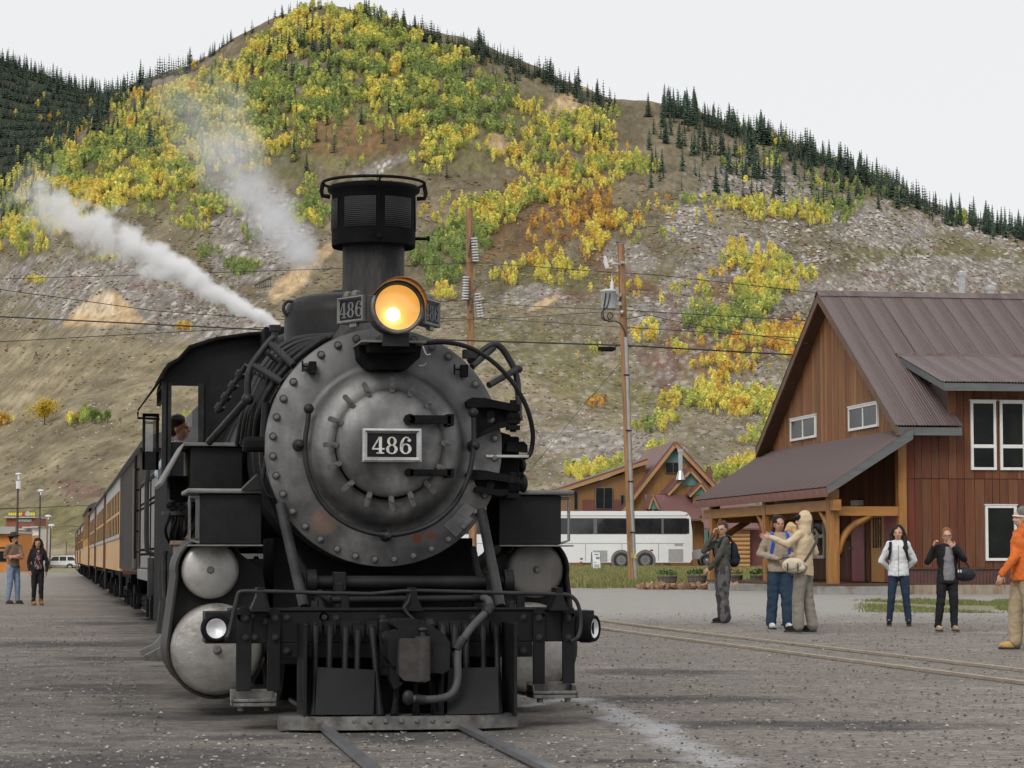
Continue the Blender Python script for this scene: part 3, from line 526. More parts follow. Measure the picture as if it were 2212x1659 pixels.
for i, (p, r_, hgt, where, x) in enumerate(sp[:290]):
    o = link("spruce_tree", spm[i % 5], None, p, (0, 0, rng.random() * 6.28)); ww = rng.uniform(0.8, 1.25); o.scale = (hgt * ww, hgt * ww, hgt)
    c = SPC * rng.uniform(.75, 1.3); o.color = (c[0], c[1], c[2], 1); wh2 = [w_ for a_, w_ in ((60, "above the far left flank"), (160, "above the left pale dump"), (260, "left of the drifting smoke"), (420, "behind the drifting smoke"), (560, "on the bare left ridge"), (680, "just left of the summit"), (800, "at the summit"), (920, "just right of the summit"), (1060, "above the insulator pole"), (1200, "above the tan mine dump"), (1340, "at the edge of the bare saddle"), (1470, "above the transformer pole"), (1570, "right of the transformer pole"), (1680, "left of the depot peak"), (1790, "above the depot peak"), (1900, "above the depot roof"), (2010, "above the dormer"), (2110, "above the tall flue pipe"), (9999, "at the right end of the skyline")) if x < a_][0]; sz = "tall" if hgt * F / r_ > 56 else "mid-sized" if hgt * F / r_ > 44 else "short"
    tag(o, f"{sz} dark green spruce {where}, {wh2}", "tree", f"{sz} spruces {where}, {wh2}")
rs = [(t[0], t[2]) for t in sp[290:]] + [(t[0], t[2]) for t in back]
fo = mass("spruce_forest", [proto_spruce(50 + s, 8, 5) for s in range(5)], np.array([t[0] for t in rs]), np.array([t[1] for t in rs]), rng.uniform(.85, 1.3, len(rs)), SPC * rng.uniform(.7, 1.3, (len(rs), 1)))
tag(fo, "dark spruce forest on the mountain behind and along the ridges", "forest", kind="stuff")
# brush and boulders of the slope
P, S, C = [], [], []
sel = rng.random((26000, 2)); 
for a, b in sel:
    x = -80 + a * 2400; y = 380 + b * 800
    if vnoise(np.array(x / 60.0), np.array(y / 25.0)) < 0.42: continue
    h = hill_at(x, y)
    if h is None or h[1] > 1250: continue
    i = int((x - U[0]) / 4); j = int(np.argmin(abs(RV - h[1])))
    if tan[i, j] > .2 or rng.random() < .6 * smoothg[i, j]: continue
    P.append(h[0]); S.append(rng.uniform(1.6, 6.5) * h[1] / F); q = rng.random()
    C.append(np.array([(0.20, 0.19, 0.07), (0.13, 0.13, 0.07), (0.27, 0.235, 0.09), (0.16, 0.085, 0.075), (0.24, 0.15, 0.08)][int(q * 5)]) * rng.uniform(.7, 1.2))
P = np.array(P); C = np.array(C); S = np.array(S)
bo = stones("brush", P, S, M["tint"], np.concatenate([C, np.ones((len(C), 1))], 1), 0.55); tag(bo, "low olive and maroon brush dotted over the slope", "brush", kind="stuff")
P, S, C = [], [], []
for _ in range(46000):
    x = rng.uniform(-60, 2300); y = rng.uniform(430, 1190); i = int((x - U[0]) / 4); h = hill_at(x, y)
    if h is None or h[1] > 1280: continue
    j = int(np.argmin(abs(RV - h[1])))
    if rng.random() > 0.13 + 0.85 * stony[i, j] - 2 * tan[i, j]: continue
    P.append(h[0]); S.append((0.8 + 3.6 * rng.random() ** 3) * h[1] / F); g = rng.uniform(.22, .52); C.append((g, g * .93, g * .86, 1))
for px, py, rx, ry, n in [(1480, 485, 45, 40, 130), (1640, 470, 60, 16, 70), (1330, 560, 40, 20, 50), (1890, 480, 60, 30, 110), (2000, 400, 40, 18, 60), (2110, 480, 70, 40, 150), (1990, 565, 40, 18, 60), (1760, 560, 50, 26, 80), (2180, 540, 40, 40, 90), (1700, 500, 60, 20, 60), (1300, 900, 110, 8, 70), (1250, 960, 120, 30, 60)]:
    for _ in range(n):
        h = hill_at(px + rng.normal() * rx * .6, py + rng.normal() * ry * .6)
        if h is not None: g = rng.uniform(.30, .52); P.append(h[0]); S.append((2 + 7 * rng.random() ** 2.2) * h[1] / F * (.6 if py > 850 else 1)); C.append((g, g * .90, g * .80, 1))
ro = stones("boulders", np.array(P), np.array(S), M["tint"], np.array(C), 0.7); tag(ro, "pale broken rock strewn over the mountain slope", "rocks", kind="stuff")
# ================================================================== locomotive
LX, LY = 2.25, 16.0
loco = empty("steam_locomotive", (LX, LY, 0), label="black narrow gauge steam locomotive with lit headlamp standing on the near track", cat="locomotive")
LO = Vector((LX, LY, 0))
def P(px, py, dy): return pty(px, py, LY + dy) - LO
def PX(px, dy, py=1000): return P(px, py, dy).x
def PZ(py, dy, px=830): return P(px, py, dy).z
def WM(d, dy): return d * (LX * math.sin(PSI) + (LY + dy) * math.cos(PSI)) / F
M["black"] = pm("black_loco_paint", (0.0065, 0.007, 0.0082), (0.0125, 0.013, 0.0145), 3, 0.5, bump=0.1, bscale=40, dirt=(0.022, 0.0205, 0.019), dscale=1.3, spec=.2)
M["blackd"] = pm("sooty_black", (0.006, 0.006, 0.0065), (0.011, 0.011, 0.012), 5, 0.7, bump=0.1, bscale=50, spec=.08)
M["iron"] = pm("dark_iron", (0.017, 0.017, 0.019), (0.030, 0.030, 0.031), 6, 0.48, 0.15, bump=0.15, bscale=30, dirt=(0.046, 0.043, 0.039), spec=.28)
M["worn"] = pm("worn_steel", (0.085, 0.083, 0.08), (0.22, 0.215, 0.205), 7, 0.5, 0.35, bump=0.3, bscale=25, dirt=(0.06, 0.05, 0.042), dscale=4)
M["edge"] = pm("grey_edge_paint", (0.12, 0.12, 0.115), (0.19, 0.19, 0.18), 4, 0.5, 0.2, bump=0.1)
M["silver"] = pm("silver_head", (0.50, 0.49, 0.47), (0.36, 0.35, 0.335), 3.5, 0.42, 0.55, bump=0.12, bscale=6, dirt=(0.24, 0.22, 0.195), dscale=2.6, bdist=0.02)
M["silverd"] = pm("dented_silver", (0.36, 0.35, 0.33), (0.26, 0.25, 0.235), 4, 0.5, 0.5, bump=0.45, bscale=5, dirt=(0.13, 0.115, 0.095), dscale=3.0, bdist=0.03)
M["chrome"] = pm("bright_trim", (0.55, 0.55, 0.55), (0.4, 0.4, 0.4), 9, 0.3, 0.8)
M["rust"] = pm("rusty_iron", (0.13, 0.065, 0.04), (0.21, 0.17, 0.15), 9, 0.8, bump=0.3, bscale=40)
M["wooddark"] = pm("dark_timber", (0.05, 0.04, 0.033), (0.08, 0.065, 0.05), 5, 0.8)
def smokebox_material():
    k = NT("graphite_smokebox"); c = k.new("TexCoord").outputs["Object"]
    mp = k.new("Mapping"); mp.inputs["Scale"].default_value = (1, 1, 0.28); k.ln(c, mp.inputs[0]); s = mp.outputs[0]
    n1 = k.noise(c, 2.6, 6, 0.62); n2 = k.noise(s, 9, 6, 0.7); n3 = k.noise(c, 34, 4, 0.7)
    col = k.ramp(n1, [(0.32, (0.060, 0.060, 0.062)), (0.48, (0.150, 0.149, 0.149)), (0.66, (0.29, 0.288, 0.283))])
    col = k.mix(k.ramp(n2, [(0.4, 0), (0.72, 0.75)]), col, (0.10, 0.098, 0.098)); col = k.mix(k.ramp(n3, [(0.62, 0), (0.75, 0.5)]), col, (0.06, 0.058, 0.056))
    sx = k.new("SeparateXYZ"); k.ln(c, sx.inputs[0]); z = k.math('SUBTRACT', sx.outputs[2], 1.90); x = sx.outputs[0]
    r = k.math('SQRT', k.math('ADD', k.math('MULTIPLY', x, x), k.math('MULTIPLY', z, z)))
    top = k.ramp(k.math('ADD', z, k.math('MULTIPLY', k.math('SUBTRACT', n1, 0.5), 0.9)), [(0.40, 0), (0.80, 0.80)])           # soot that has settled below the stack
    col = k.mix(top, col, (0.030, 0.030, 0.032))
    seam = k.ramp(k.math('ABSOLUTE', k.math('SUBTRACT', r, 0.375)), [(0.0, 0.85), (0.045, 0)]); col = k.mix(k.math('MULTIPLY', seam, k.ramp(n2, [(0.2, 0.4), (0.5, 1)])), col, (0.035, 0.034, 0.034))
    rim = k.ramp(k.math('ABSOLUTE', k.math('SUBTRACT', r, 0.535)), [(0.02, 0.9), (0.10, 0)]); col = k.mix(k.math('MULTIPLY', rim, k.ramp(n1, [(0.3, 1), (0.62, 0.25)])), col, (0.045, 0.044, 0.045))  # shade in the dish groove put into the colour as a dark ring
    def spot(px, py, rx, rz, c1, edge=0.3):
        global col_
        q = P(px, py, 1.38); a = k.math('DIVIDE', k.math('SUBTRACT', x, q.x), rx); b = k.math('DIVIDE', k.math('SUBTRACT', sx.outputs[2], q.z), rz)
        d = k.math('SQRT', k.math('ADD', k.math('MULTIPLY', a, a), k.math('MULTIPLY', b, b))); d = k.math('ADD', d, k.math('MULTIPLY', k.math('SUBTRACT', n3, 0.5), 0.7))
        return k.ramp(d, [(1 - edge, 1), (1.0, 0)]), d
    m1, d1 = spot(700, 1126, 0.105, 0.105, None); col = k.mix(m1, col, k.mix(n3, (0.17, 0.075, 0.035), (0.22, 0.20, 0.185)))
    m2, _ = spot(901, 1163, 0.042, 0.038, None); col = k.mix(m2, col, (0.18, 0.06, 0.03)); m3, _ = spot(931, 1157, 0.045, 0.026, None); col = k.mix(m3, col, (0.17, 0.075, 0.035))
    k.set("Base Color", col); k.set("Metallic", 0.25); k.set("Roughness", k.math('ADD', k.math('MULTIPLY', n1, 0.2), 0.40)); k.bump(k.math('ADD', n3, k.math('MULTIPLY', n2, 0.5)), 0.12, 0.006)
    return k.m
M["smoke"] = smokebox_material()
ZC = PZ(966, 1.38)
# --- boiler and smokebox
b = MB(); b.lathe([(0.80, 1.5), (0.80, 3.3), (0.815, 3.3), (0.815, 3.38), (0.80, 3.38), (0.82, 7.4)], (0, 0, ZC), (0, 1, 0), 56); b.build("boiler", M["black"], loco)
for d in (1.9, 2.5, 4.6, 5.9): b = MB(); b.lathe([(0.80, d), (0.832, d), (0.832, d + 0.09), (0.80, d + 0.09)], (0, 0, ZC), (0, 1, 0), 56, False); b.build("boiler_band", M["iron"], loco)
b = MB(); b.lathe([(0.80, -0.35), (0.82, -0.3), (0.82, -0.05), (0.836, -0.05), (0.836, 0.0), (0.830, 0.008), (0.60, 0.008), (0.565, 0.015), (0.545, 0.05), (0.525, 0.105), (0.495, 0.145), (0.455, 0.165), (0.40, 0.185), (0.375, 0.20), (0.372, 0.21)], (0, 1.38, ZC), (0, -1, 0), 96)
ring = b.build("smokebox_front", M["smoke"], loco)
DC = P(847, 957, 1.08); DX, DZ = DC.x * 0.35, DC.z
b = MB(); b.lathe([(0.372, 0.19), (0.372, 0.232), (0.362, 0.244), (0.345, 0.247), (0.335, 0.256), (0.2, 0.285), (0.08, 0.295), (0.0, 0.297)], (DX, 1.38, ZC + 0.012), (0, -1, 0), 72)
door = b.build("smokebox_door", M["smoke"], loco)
M["washer"] = pm("dark_washer", (0.03, 0.03, 0.031), (0.05, 0.05, 0.05), 9, 0.6)
M["dogm0"] = pm("bolt_iron", (0.085, 0.085, 0.086), (0.16, 0.16, 0.157), 8, 0.5, 0.15, bump=0.2, bscale=30)
def bolt_mesh(nm, r=0.019, h=0.028, mat_=None):
    q = MB(); q.cyl((0, 0, 0), (0, -h * 0.25, 0), r * 1.5, n=14); q.cur = 1; q.cyl((0, -h * .25, 0), (0, -h * 0.8, 0), r, n=6, smooth=False); q.cyl((0, -h * .8, 0), (0, -h * 1.35, 0), r * 0.45, n=8); return q.mesh(nm, [M["black"] if mat_ is None else M["washer"], mat_ or M["iron"]])
bm_ = bolt_mesh("bolt", mat_=M["dogm0"])
for i in range(36):
    a = 2 * math.pi * (i + 0.5) / 36
    if abs(a - math.pi / 2) < 0.22: continue
    link("bolt", bm_, ring, (0.785 * math.cos(a), 1.372, ZC + 0.785 * math.sin(a)), (0, random.random() * 3, 0))
q = MB(); q.prism([(-0.014, -0.05), (0.014, -0.05), (0.019, -0.03), (0.017, 0.045), (0.009, 0.055), (-0.009, 0.055), (-0.017, 0.045), (-0.019, -0.03)], 'y', -0.02, 0.0); q.cyl((0, -0.018, -0.01), (0, -0.045, -0.01), 0.012, n=6, smooth=False); q.cyl((0, -0.045, -0.01), (0, -0.055, -0.01), 0.006, n=8)
M["dogm"] = pm("clamp_iron", (0.055, 0.055, 0.055), (0.11, 0.11, 0.108), 8, 0.5, 0.15, bump=0.2, bscale=30)
dm = q.mesh("clamp", M["dogm"])
for i in range(16):
    a = 2 * math.pi * i / 16 + math.pi / 2 + random.uniform(-.04, .04)
    link("clamp", dm, door, (DX + 0.408 * math.cos(a), 1.145, ZC + 0.012 + 0.408 * math.sin(a)), (0, math.pi / 2 - a + random.uniform(-.15, .15), 0))
for y0, y1 in ((893, 918), (1011, 1030)):
    b = MB(); x0, x1 = PX(884, 1.06), PX(974, 1.06); z0, z1 = PZ(y1, 1.06), PZ(y0, 1.06); zc = (z0 + z1) / 2; h = (z1 - z0) / 2
    b.bx(x0, x1, 1.04, 1.09, zc - h * .75, zc + h * .75); b.cyl((x0, 1.04, zc), (x0, 1.09, zc), h * .95, n=18); b.bx(x1 - .03, x1 + .02, 1.04, 1.36, z0, z1)
    for f in (0.0, 0.25, .5): b.cyl((x0 + f * (x1 - x0), 1.04, zc), (x0 + f * (x1 - x0), 1.027, zc), 0.009, n=8)
    b.build("hinge_strap", M["blackd"], door, 0.003)
# welded patches and small fittings on the ring
for pts in ([(958, 1135), (995, 1100), (1022, 1122), (985, 1160)], [(985, 1106), (1005, 1086), (1027, 1100), (1008, 1122)]):
    b = MB(); b.prism([(P(x, y, 1.37).x, P(x, y, 1.37).z) for x, y in pts], 'y', 1.362 - .004 * (pts[0][0] > 970), 1.374); b.build("patch_plate", M["smoke"], ring, 0.004)
for x, y in ((674, 795), (1001, 802)):
    b = MB(); c = P(x, y, 1.36); b.box((c.x, 1.33, c.z), (0.05, 0.07, 0.085)); b.cyl((c.x - .07, 1.32, c.z + .01), (c.x, 1.32, c.z + .01), 0.007, n=8); b.cyl((c.x - .07, 1.32, c.z - .03), (c.x - .07, 1.32, c.z + .045), 0.007, n=8); b.build("latch", M["blackd"], ring, 0.004)
# hand rail bent in a U round the door
hp = [(668, 885), (665, 910), (658, 955), (660, 1000), (672, 1045), (700, 1095), (745, 1132), (800, 1152), (838, 1156), (880, 1152), (935, 1133), (980, 1095), (1010, 1040), (1022, 985), (1024, 940), (1023, 893)]
def smooth(pts, k=3):
    P_ = [Vector(p) for p in pts]
    for _ in range(k):
        Q = [P_[0]]
        for a, b_ in zip(P_[:-1], P_[1:]): Q += [a * .75 + b_ * .25, a * .25 + b_ * .75]
        P_ = Q + [P_[-1]]
    return P_
b = MB(); b.tube(smooth([P(x, y, 1.24) for x, y in hp], 2), 0.0175, 12); b.ell(P(667, 883, 1.24), 0.036, 16, 12); b.ell(P(1023, 892, 1.24), 0.036, 16, 12); b.build("hand_rail", M["iron"], loco)
for x, y in ((648, 960), (1027, 962), (838, 1157)):
    b = MB(); c = P(x, y, 1.24); b.cyl((c.x, 1.39, c.z), (c.x, 1.27, c.z), 0.045, 0.028, 18); b.ell((c.x, 1.245, c.z), (0.034, 0.034, 0.034)); b.cyl((c.x, 1.23, c.z), (c.x, 1.195, c.z), 0.013, n=6); b.build("rail_stanchion", M["iron"], loco)
# --- numerals, bold with fine joins
def digit(ch):
    """polygons of a heavy slab-serif numeral in a 0..0.62 by 0..1 box"""
    def ringp(cx, cz, rx, rz, ix, iz, n=28):
        return [((cx + rx * math.cos(2 * math.pi * i / n), cz + rz * math.sin(2 * math.pi * i / n)), (cx + ix * math.cos(2 * math.pi * i / n), cz + iz * math.sin(2 * math.pi * i / n))) for i in range(n)]
    out = []
    if ch == '4':
        out += [[(0.36, 0), (0.52, 0), (0.52, 1), (0.36, 1)], [(0.24, 0), (0.64, 0), (0.64, 0.07), (0.24, 0.07)], [(0.0, 0.24), (0.66, 0.24), (0.66, 0.33), (0.0, 0.33)], [(0.0, 0.33), (0.10, 0.33), (0.42, 1.0), (0.36, 1.0)]]
    if ch == '8':
        for r_ in (ringp(0.31, 0.74, 0.25, 0.265, 0.115, 0.215), ringp(0.31, 0.26, 0.31, 0.275, 0.15, 0.22)):
            out += [[r_[i][0], r_[(i + 1) % 28][0], r_[(i + 1) % 28][1], r_[i][1]] for i in range(28)]
    if ch == '6':
        r_ = ringp(0.31, 0.30, 0.31, 0.31, 0.145, 0.25); out += [[r_[i][0], r_[(i + 1) % 28][0], r_[(i + 1) % 28][1], r_[i][1]] for i in range(28)]
        n = 16
        A = [(0.34 + 0.34 * math.cos(a), 0.42 + 0.59 * math.sin(a)) for a in [math.pi * (0.42 + 0.66 * i / n) for i in range(n + 1)]]; B = [(0.36 + 0.20 * math.cos(a), 0.42 + 0.53 * math.sin(a)) for a in [math.pi * (0.42 + 0.66 * i / n) for i in range(n + 1)]]
        out += [[A[i], A[i + 1], B[i + 1], B[i]] for i in range(n)]; out += [[(0.50 + 0.10 * math.cos(2 * math.pi * i / 14), 0.80 + 0.085 * math.sin(2 * math.pi * i / 14)) for i in range(14)]]
        out += [[(0.42, 1.005), (0.40, 0.95), (0.54, 0.86), (0.59, 0.84)]]
    return out
def numerals(txt, h, sx_=1.0, th=0.004):
    b = MB(); x = -(len(txt) * 0.74 - 0.12) / 2
    for ch in txt:
        for i, poly in enumerate(digit(ch)): b.prism([((x + p[0]) * h * sx_, (p[1] - .5) * h) for p in poly], 'y', -th - i * 0.00003, 0)
        x += 0.74
    return b
M["plateblk"] = pm("plate_black", (0.010, 0.010, 0.011), (0.016, 0.016, 0.017), 9, 0.5, spec=.12)
M["numwht"] = pm("worn_white_paint", (0.62, 0.61, 0.58), (0.50, 0.49, 0.46), 18, 0.6, dirt=(0.22, 0.21, 0.2), dscale=22)
M["numgry"] = pm("faded_grey_paint", (0.115, 0.115, 0.118), (0.155, 0.155, 0.155), 20, 0.7)
x0, x1, z0, z1 = PX(783, 1.0), PX(911, 1.0), PZ(998, 1.0), PZ(925, 1.0)
fr = WM(11, 1.0); b = MB()
def frame(b, x0, x1, z0, z1, f, ya, yb):
    """mitred picture-frame moulding"""
    o = [(x0, z0), (x1, z0), (x1, z1), (x0, z1)]; m = [(x0 + f * .45, z0 + f * .45), (x1 - f * .45, z0 + f * .45), (x1 - f * .45, z1 - f * .45), (x0 + f * .45, z1 - f * .45)]; i_ = [(x0 + f, z0 + f), (x1 - f, z0 + f), (x1 - f, z1 - f), (x0 + f, z1 - f)]
    V = [(p[0], yb, p[1]) for p in o] + [(p[0], ya + .006, p[1]) for p in o] + [(p[0], ya, p[1]) for p in m] + [(p[0], ya + .014, p[1]) for p in i_] + [(p[0], yb, p[1]) for p in i_]
    b.add(V, [(4 * l + k, 4 * l + (k + 1) % 4, 4 * l + 4 + (k + 1) % 4, 4 * l + 4 + k) for l in range(4) for k in range(4)])
frame(b, x0, x1, z0, z1, fr, 1.0, 1.05); pl = b.build("number_plate", M["chrome"], loco, 0.002)
b = MB(); b.bx(x0 + fr * .9, x1 - fr * .9, 1.022, 1.045, z0 + fr * .9, z1 - fr * .9); b.bx((x0 + x1) / 2 - .05, (x0 + x1) / 2 + .05, 1.045, 1.10, (z0 + z1) / 2 - .05, (z0 + z1) / 2 + .05); b.build("plate_panel", M["plateblk"], pl)
numerals("486", (z1 - z0) * 0.50, 1.12).build("numerals", M["numwht"], pl, loc=((x0 + x1) / 2, 1.021, (z0 + z1) / 2))
# --- headlamp
HC_ = P(859, 664, 0.74); HR = WM(53, .74)
b = MB(); b.lathe([(0.0, 0.52), (HR * .55, 0.50), (HR * .93, 0.40), (HR, 0.32), (HR, 0.035), (HR * 1.07, 0.03), (HR * 1.09, 0.0), (HR * 1.04, -0.012), (HR * 0.93, -0.012), (HR * 0.93, 0.01)], HC_, (0, 1, 0), 48)
b.bx(HC_.x - .09, HC_.x + .09, HC_.y + .08, HC_.y + .45, HC_.z - HR - .09, HC_.z - HR - .002); lamp = b.build("headlamp", M["iron"], loco)
def gold():
    k = NT("gilded_reflector"); k.set("Base Color", (0.86, 0.62, 0.28, 1)); k.set("Metallic", 0.15); k.set("Roughness", 0.55); k.b.inputs["Emission Color"].default_value = (1.0, 0.55, 0.13, 1); k.b.inputs["Emission Strength"].default_value = 0.11; return k.m  # weak emission stands in for lamplight thrown back by the dish
M["gold"] = gold()
b = MB(); b.lathe([(HR * 1.095, .02), (HR * 1.10, -.006), (HR * 1.05, -.016), (HR * .95, -.015), (HR * .94, .0)], HC_, (0, 1, 0), 48); b.build("lamp_rim", M["worn"], lamp)
b = MB(); b.lathe([(HR * .93, 0.004), (HR * .9, 0.05), (HR * .78, 0.11), (HR * .55, 0.165), (HR * .3, 0.195), (0.0, 0.205)], HC_, (0, 1, 0), 48); b.build("reflector", M["gold"], lamp)
k = NT("lit_filament"); k.b.inputs["Emission Color"].default_value = (1, 0.82, 0.52, 1); k.b.inputs["Emission Strength"].default_value = 14; M["bulb"] = k.m; k.b.inputs["Emission Strength"].default_value = 2.6
b = MB(); b.ell(HC_ + Vector((-.012, .15, -.035)), (0.050, 0.04, 0.050)); b.build("bulb", M["bulb"], lamp)
def thin_glass(name, tint, refl):
    k = NT(name); k.n.remove(k.b); t = k.new("BsdfTransparent"); t.inputs[0].default_value = (*tint, 1); g = k.new("BsdfGlossy"); g.inputs["Roughness"].default_value = .03; m = k.new("MixShader"); m.inputs[0].default_value = refl; k.ln(t.outputs[0], m.inputs[1]); k.ln(g.outputs[0], m.inputs[2]); k.ln(m.outputs[0], k.out.inputs[0]); return k.m
M["lglass"] = thin_glass("lamp_glass", (1.0, .95, .82), .07)
b = MB(); b.lathe([(HR * .925, -0.004), (HR * .6, -0.018), (HR * .3, -0.025), (0.001, -0.027)], HC_, (0, 1, 0), 48); b.build("lens", M["lglass"], lamp)
M["visor"] = pm("lamplit_visor", (0.42, 0.22, 0.07), (0.36, 0.18, 0.06), 8, 0.4, 0.3)  # orange of the lamplight put into the visor's base colour
b = MB(); n = 28
def vis(a, d, r): return HC_ + Vector((r * math.cos(a), -d, r * math.sin(a)))
A = [R(-8 + 162 * i / n) for i in range(n + 1)]; ln_ = [0.20 * math.sin(math.pi * i / n) ** 0.6 + 0.004 for i in range(n + 1)]
V = [vis(a, -.02, HR * 1.085) for a in A] + [vis(a, l, HR * 1.12) for a, l in zip(A, ln_)] + [vis(a, l, HR * 1.14) for a, l in zip(A, ln_)] + [vis(a, -.02, HR * 1.105) for a in A]
m = n + 1; b.add(V, [(l * m + i, l * m + i + 1, (l + 1) * m + i + 1, (l + 1) * m + i) for l in range(3) for i in range(n)], True); b.build("visor", M["visor"], lamp)
# --- side number boards
for sgn in (-1, 1):
    c = P(757, 669, 0.98) if sgn < 0 else P(933, 676, 0.98)
    e = bpy.data.objects.new("number_board", None); COL.objects.link(e); bw, bh = 0.31, WM(57, .98)
    b = MB(); b.bx(-bw / 2, bw / 2, 0.015, .09, -bh / 2, bh / 2); frame(b, -bw / 2, bw / 2, -bh / 2, bh / 2, 0.022, -0.012, 0.03)
    for u in (-.06, 0.04): b.box((u, 0.02, bh / 2 + .018), (.05, .04, .03)); b.cyl((u - .03, .02, bh / 2 + .03), (u + .03, .02, bh / 2 + .03), .012, n=8)
    b.box((0.02, .02, -bh / 2 - .015), (.08, .03, .03)); bpy.data.objects.remove(e)
    o = b.build("number_board", M["edge"], loco, 0.002, loc=c, rot=(0, 0, R(62) * sgn))
    q = MB(); q.bx(-bw / 2 + .02, bw / 2 - .02, 0.004, .02, -bh / 2 + .02, bh / 2 - .02); q.build("board_panel", M["plateblk"], o)
    numerals("486", bh * .58, 1.25, 0.003).build("numerals", M["numgry"], o, loc=(0, 0.004, 0))
    q = MB(); d = Vector((HC_.x + sgn * HR * .98, HC_.y + .2, HC_.z)); q.cyl(c + Vector((0, .08, 0)), d, 0.035, n=8); q.build("board_bracket", M["blackd"], loco)
# --- lamp shelf and bracket
b = MB(); x0, x1 = PX(781, .86, 735), PX(921, .86, 735); z = PZ(737, .86); b.bx(x0, x1, .86, 1.42, z - .008, z + .008); sh = b.build("lamp_shelf", M["edge"], loco, .002)
b = MB(); b.prism([(P(x, y, 1.1).x, P(x, y, 1.1).z) for x, y in [(775, 745), (912, 745), (908, 772), (880, 797), (800, 797), (778, 772)]], 'y', 1.12, 1.40); b.bx(x0 + .06, x1 - .06, .92, 1.2, z - .07, z - .01); b.build("shelf_bracket", M["blackd"], sh, .006)
b = MB(); b.tube(smooth([P(913, 748, .95), P(917, 760, .95), P(922, 768, .95), P(930, 765, .95)], 2), .006, 8); b.tube(smooth([P(905, 790, 1.1), P(915, 790, 1.1), P(922, 783, 1.1)], 2), .006, 8); b.build("hook", M["chrome"], sh)
# --- stack
SY = 2.04; zt = 3.815
b = MB(); b.lathe([(0.36, 2.55), (0.30, 2.70), (0.245, 2.78), (0.226, 2.86), (0.226, 3.42)], (0, SY, 0), (0, 0, 1), 56); st = b.build("smokestack", pm("stack_iron", (0.014, 0.014, 0.015), (0.030, 0.029, 0.029), 4, 0.6, bump=0.1, bscale=30, stretch=(1, 1, .25), dirt=(0.07, 0.067, 0.065), dscale=2, spec=.2), loco)
b = MB(); b.lathe([(0.235, 3.40), (0.30, 3.365), (0.306, 3.38), (0.306, 3.755), (0.335, 3.775), (0.340, 3.80), (0.325, zt), (0.27, zt + .003), (0.26, 3.6), (0.1, 3.55)], (0, SY, 0), (0, 0, 1), 56); cap = b.build("spark_arrester", M["blackd"], st)
def mesh_mat():
    k = NT("spark_mesh"); c = k.new("TexCoord").outputs["UV"]; c = k.coord(); w1 = k.new("TexWave", wave_type='BANDS', bands_direction='Z'); w1.inputs["Scale"].default_value = 22; k.ln(c, w1.inputs[0]); k.set("Base Color", k.ramp(w1.outputs[0], [(0.3, (0.004, 0.004, 0.005)), (0.7, (0.008, 0.0085, 0.01))])); k.set("Roughness", .7); k.bump(w1.outputs[0], .6, .01); return k.m
M["mesh"] = mesh_mat()
for a0 in (-140, -82, -20, 40, 100, 160):
    b = MB(); b.lathe([(0.307, 3.49), (0.311, 3.49), (0.311, 3.71), (0.307, 3.71)], (0, SY, 0), (0, 0, 1), 10, True, (R(a0), R(a0 + 46))); b.build("mesh_screen", M["mesh"], cap)
b = MB(); b.tube([(0.372 * math.cos(2 * math.pi * i / 64), SY + 0.372 * math.sin(2 * math.pi * i / 64), zt + .025) for i in range(64)], 0.0115, 8, True)
for ang_ in (0, 90, 180):
    a = R(ang_); ca, sa = math.cos(a), math.sin(a); b.tube([(0.372 * ca, SY + .372 * sa, zt + .02), (0.385 * ca, SY + .385 * sa, zt - .04), (0.375 * ca, SY + .375 * sa, zt - .075), (0.32 * ca, SY + .32 * sa, zt - .08)], .016, 8)
b.tube([(0.0, SY - .372, zt + .02), (0, SY - .312, zt - .03), (0.0, SY - .311, zt - .13)], .007, 6); b.build("ring_rail", M["blackd"], st)
b = MB(); b.cyl((0.30, SY, 3.44), (0.40, SY - .02, 3.44), .012, n=8); b.cyl((0.395, SY - .02, 3.44), (0.41, SY - .02, 3.44), .02, n=10); b.cyl((0.0, SY - .30, 3.42), (0, SY - .32, 3.42), .02, n=10); b.build("stack_bolt", M["blackd"], st)
# --- domes
for nm, dy, r, top, sqz in (("sand_dome", 3.7, 0.50, 3.19, 1), ("steam_dome", 5.6, 0.47, 3.06, 1)):
    b = MB(); b.lathe([(r + .10, 2.3), (r + .02, 2.5), (r, 2.62), (r, top - .17), (r * .97, top - .10), (r * .88, top - .045), (r * .70, top - .012), (r * .4, top), (0, top + .002)], (0, dy, 0), (0, 0, 1), 56); d_ = b.build(nm, M["black"], loco)
    b = MB(); b.lathe([(.14, top - .01), (.14, top + .03), (0.0, top + .035)], (0, dy, 0), (0, 0, 1), 20); b.tube([(-.05, dy - .1, top + .03), (-.05, dy - .1, top + .055), (.05, dy - .1, top + .055), (.05, dy - .1, top + .03)], .008, 6); b.build("dome_lid", M["iron"], d_)
    b = MB(); b.tube(smooth([(-r * .93, dy - .1, top - .2), (-r * 1.05, dy - .1, top - .14), (-r * 1.0, dy - .1, top - .06), (-r * .85, dy - .1, top - .07)], 2), .014, 8); b.build("lifting_eye", M["iron"], d_)
b = MB(); c0, c1 = P(566, 712, 7.0), P(640, 755, 7.0); b.bx(c0.x, c1.x, 6.7, 7.2, c1.z, c0.z); b.build("roof_vent", M["blackd"], loco, .01)
b = MB(); q = P(594, 705, 5.0); b.cyl((q.x, 5.0, q.z - .25), (q.x, 5.0, q.z), .028, n=12); b.cyl((q.x, 5.0, q.z - .04), (q.x, 5.0, q.z + .01), .045, .05, n=12); b.build("safety_valve", M["iron"], loco)
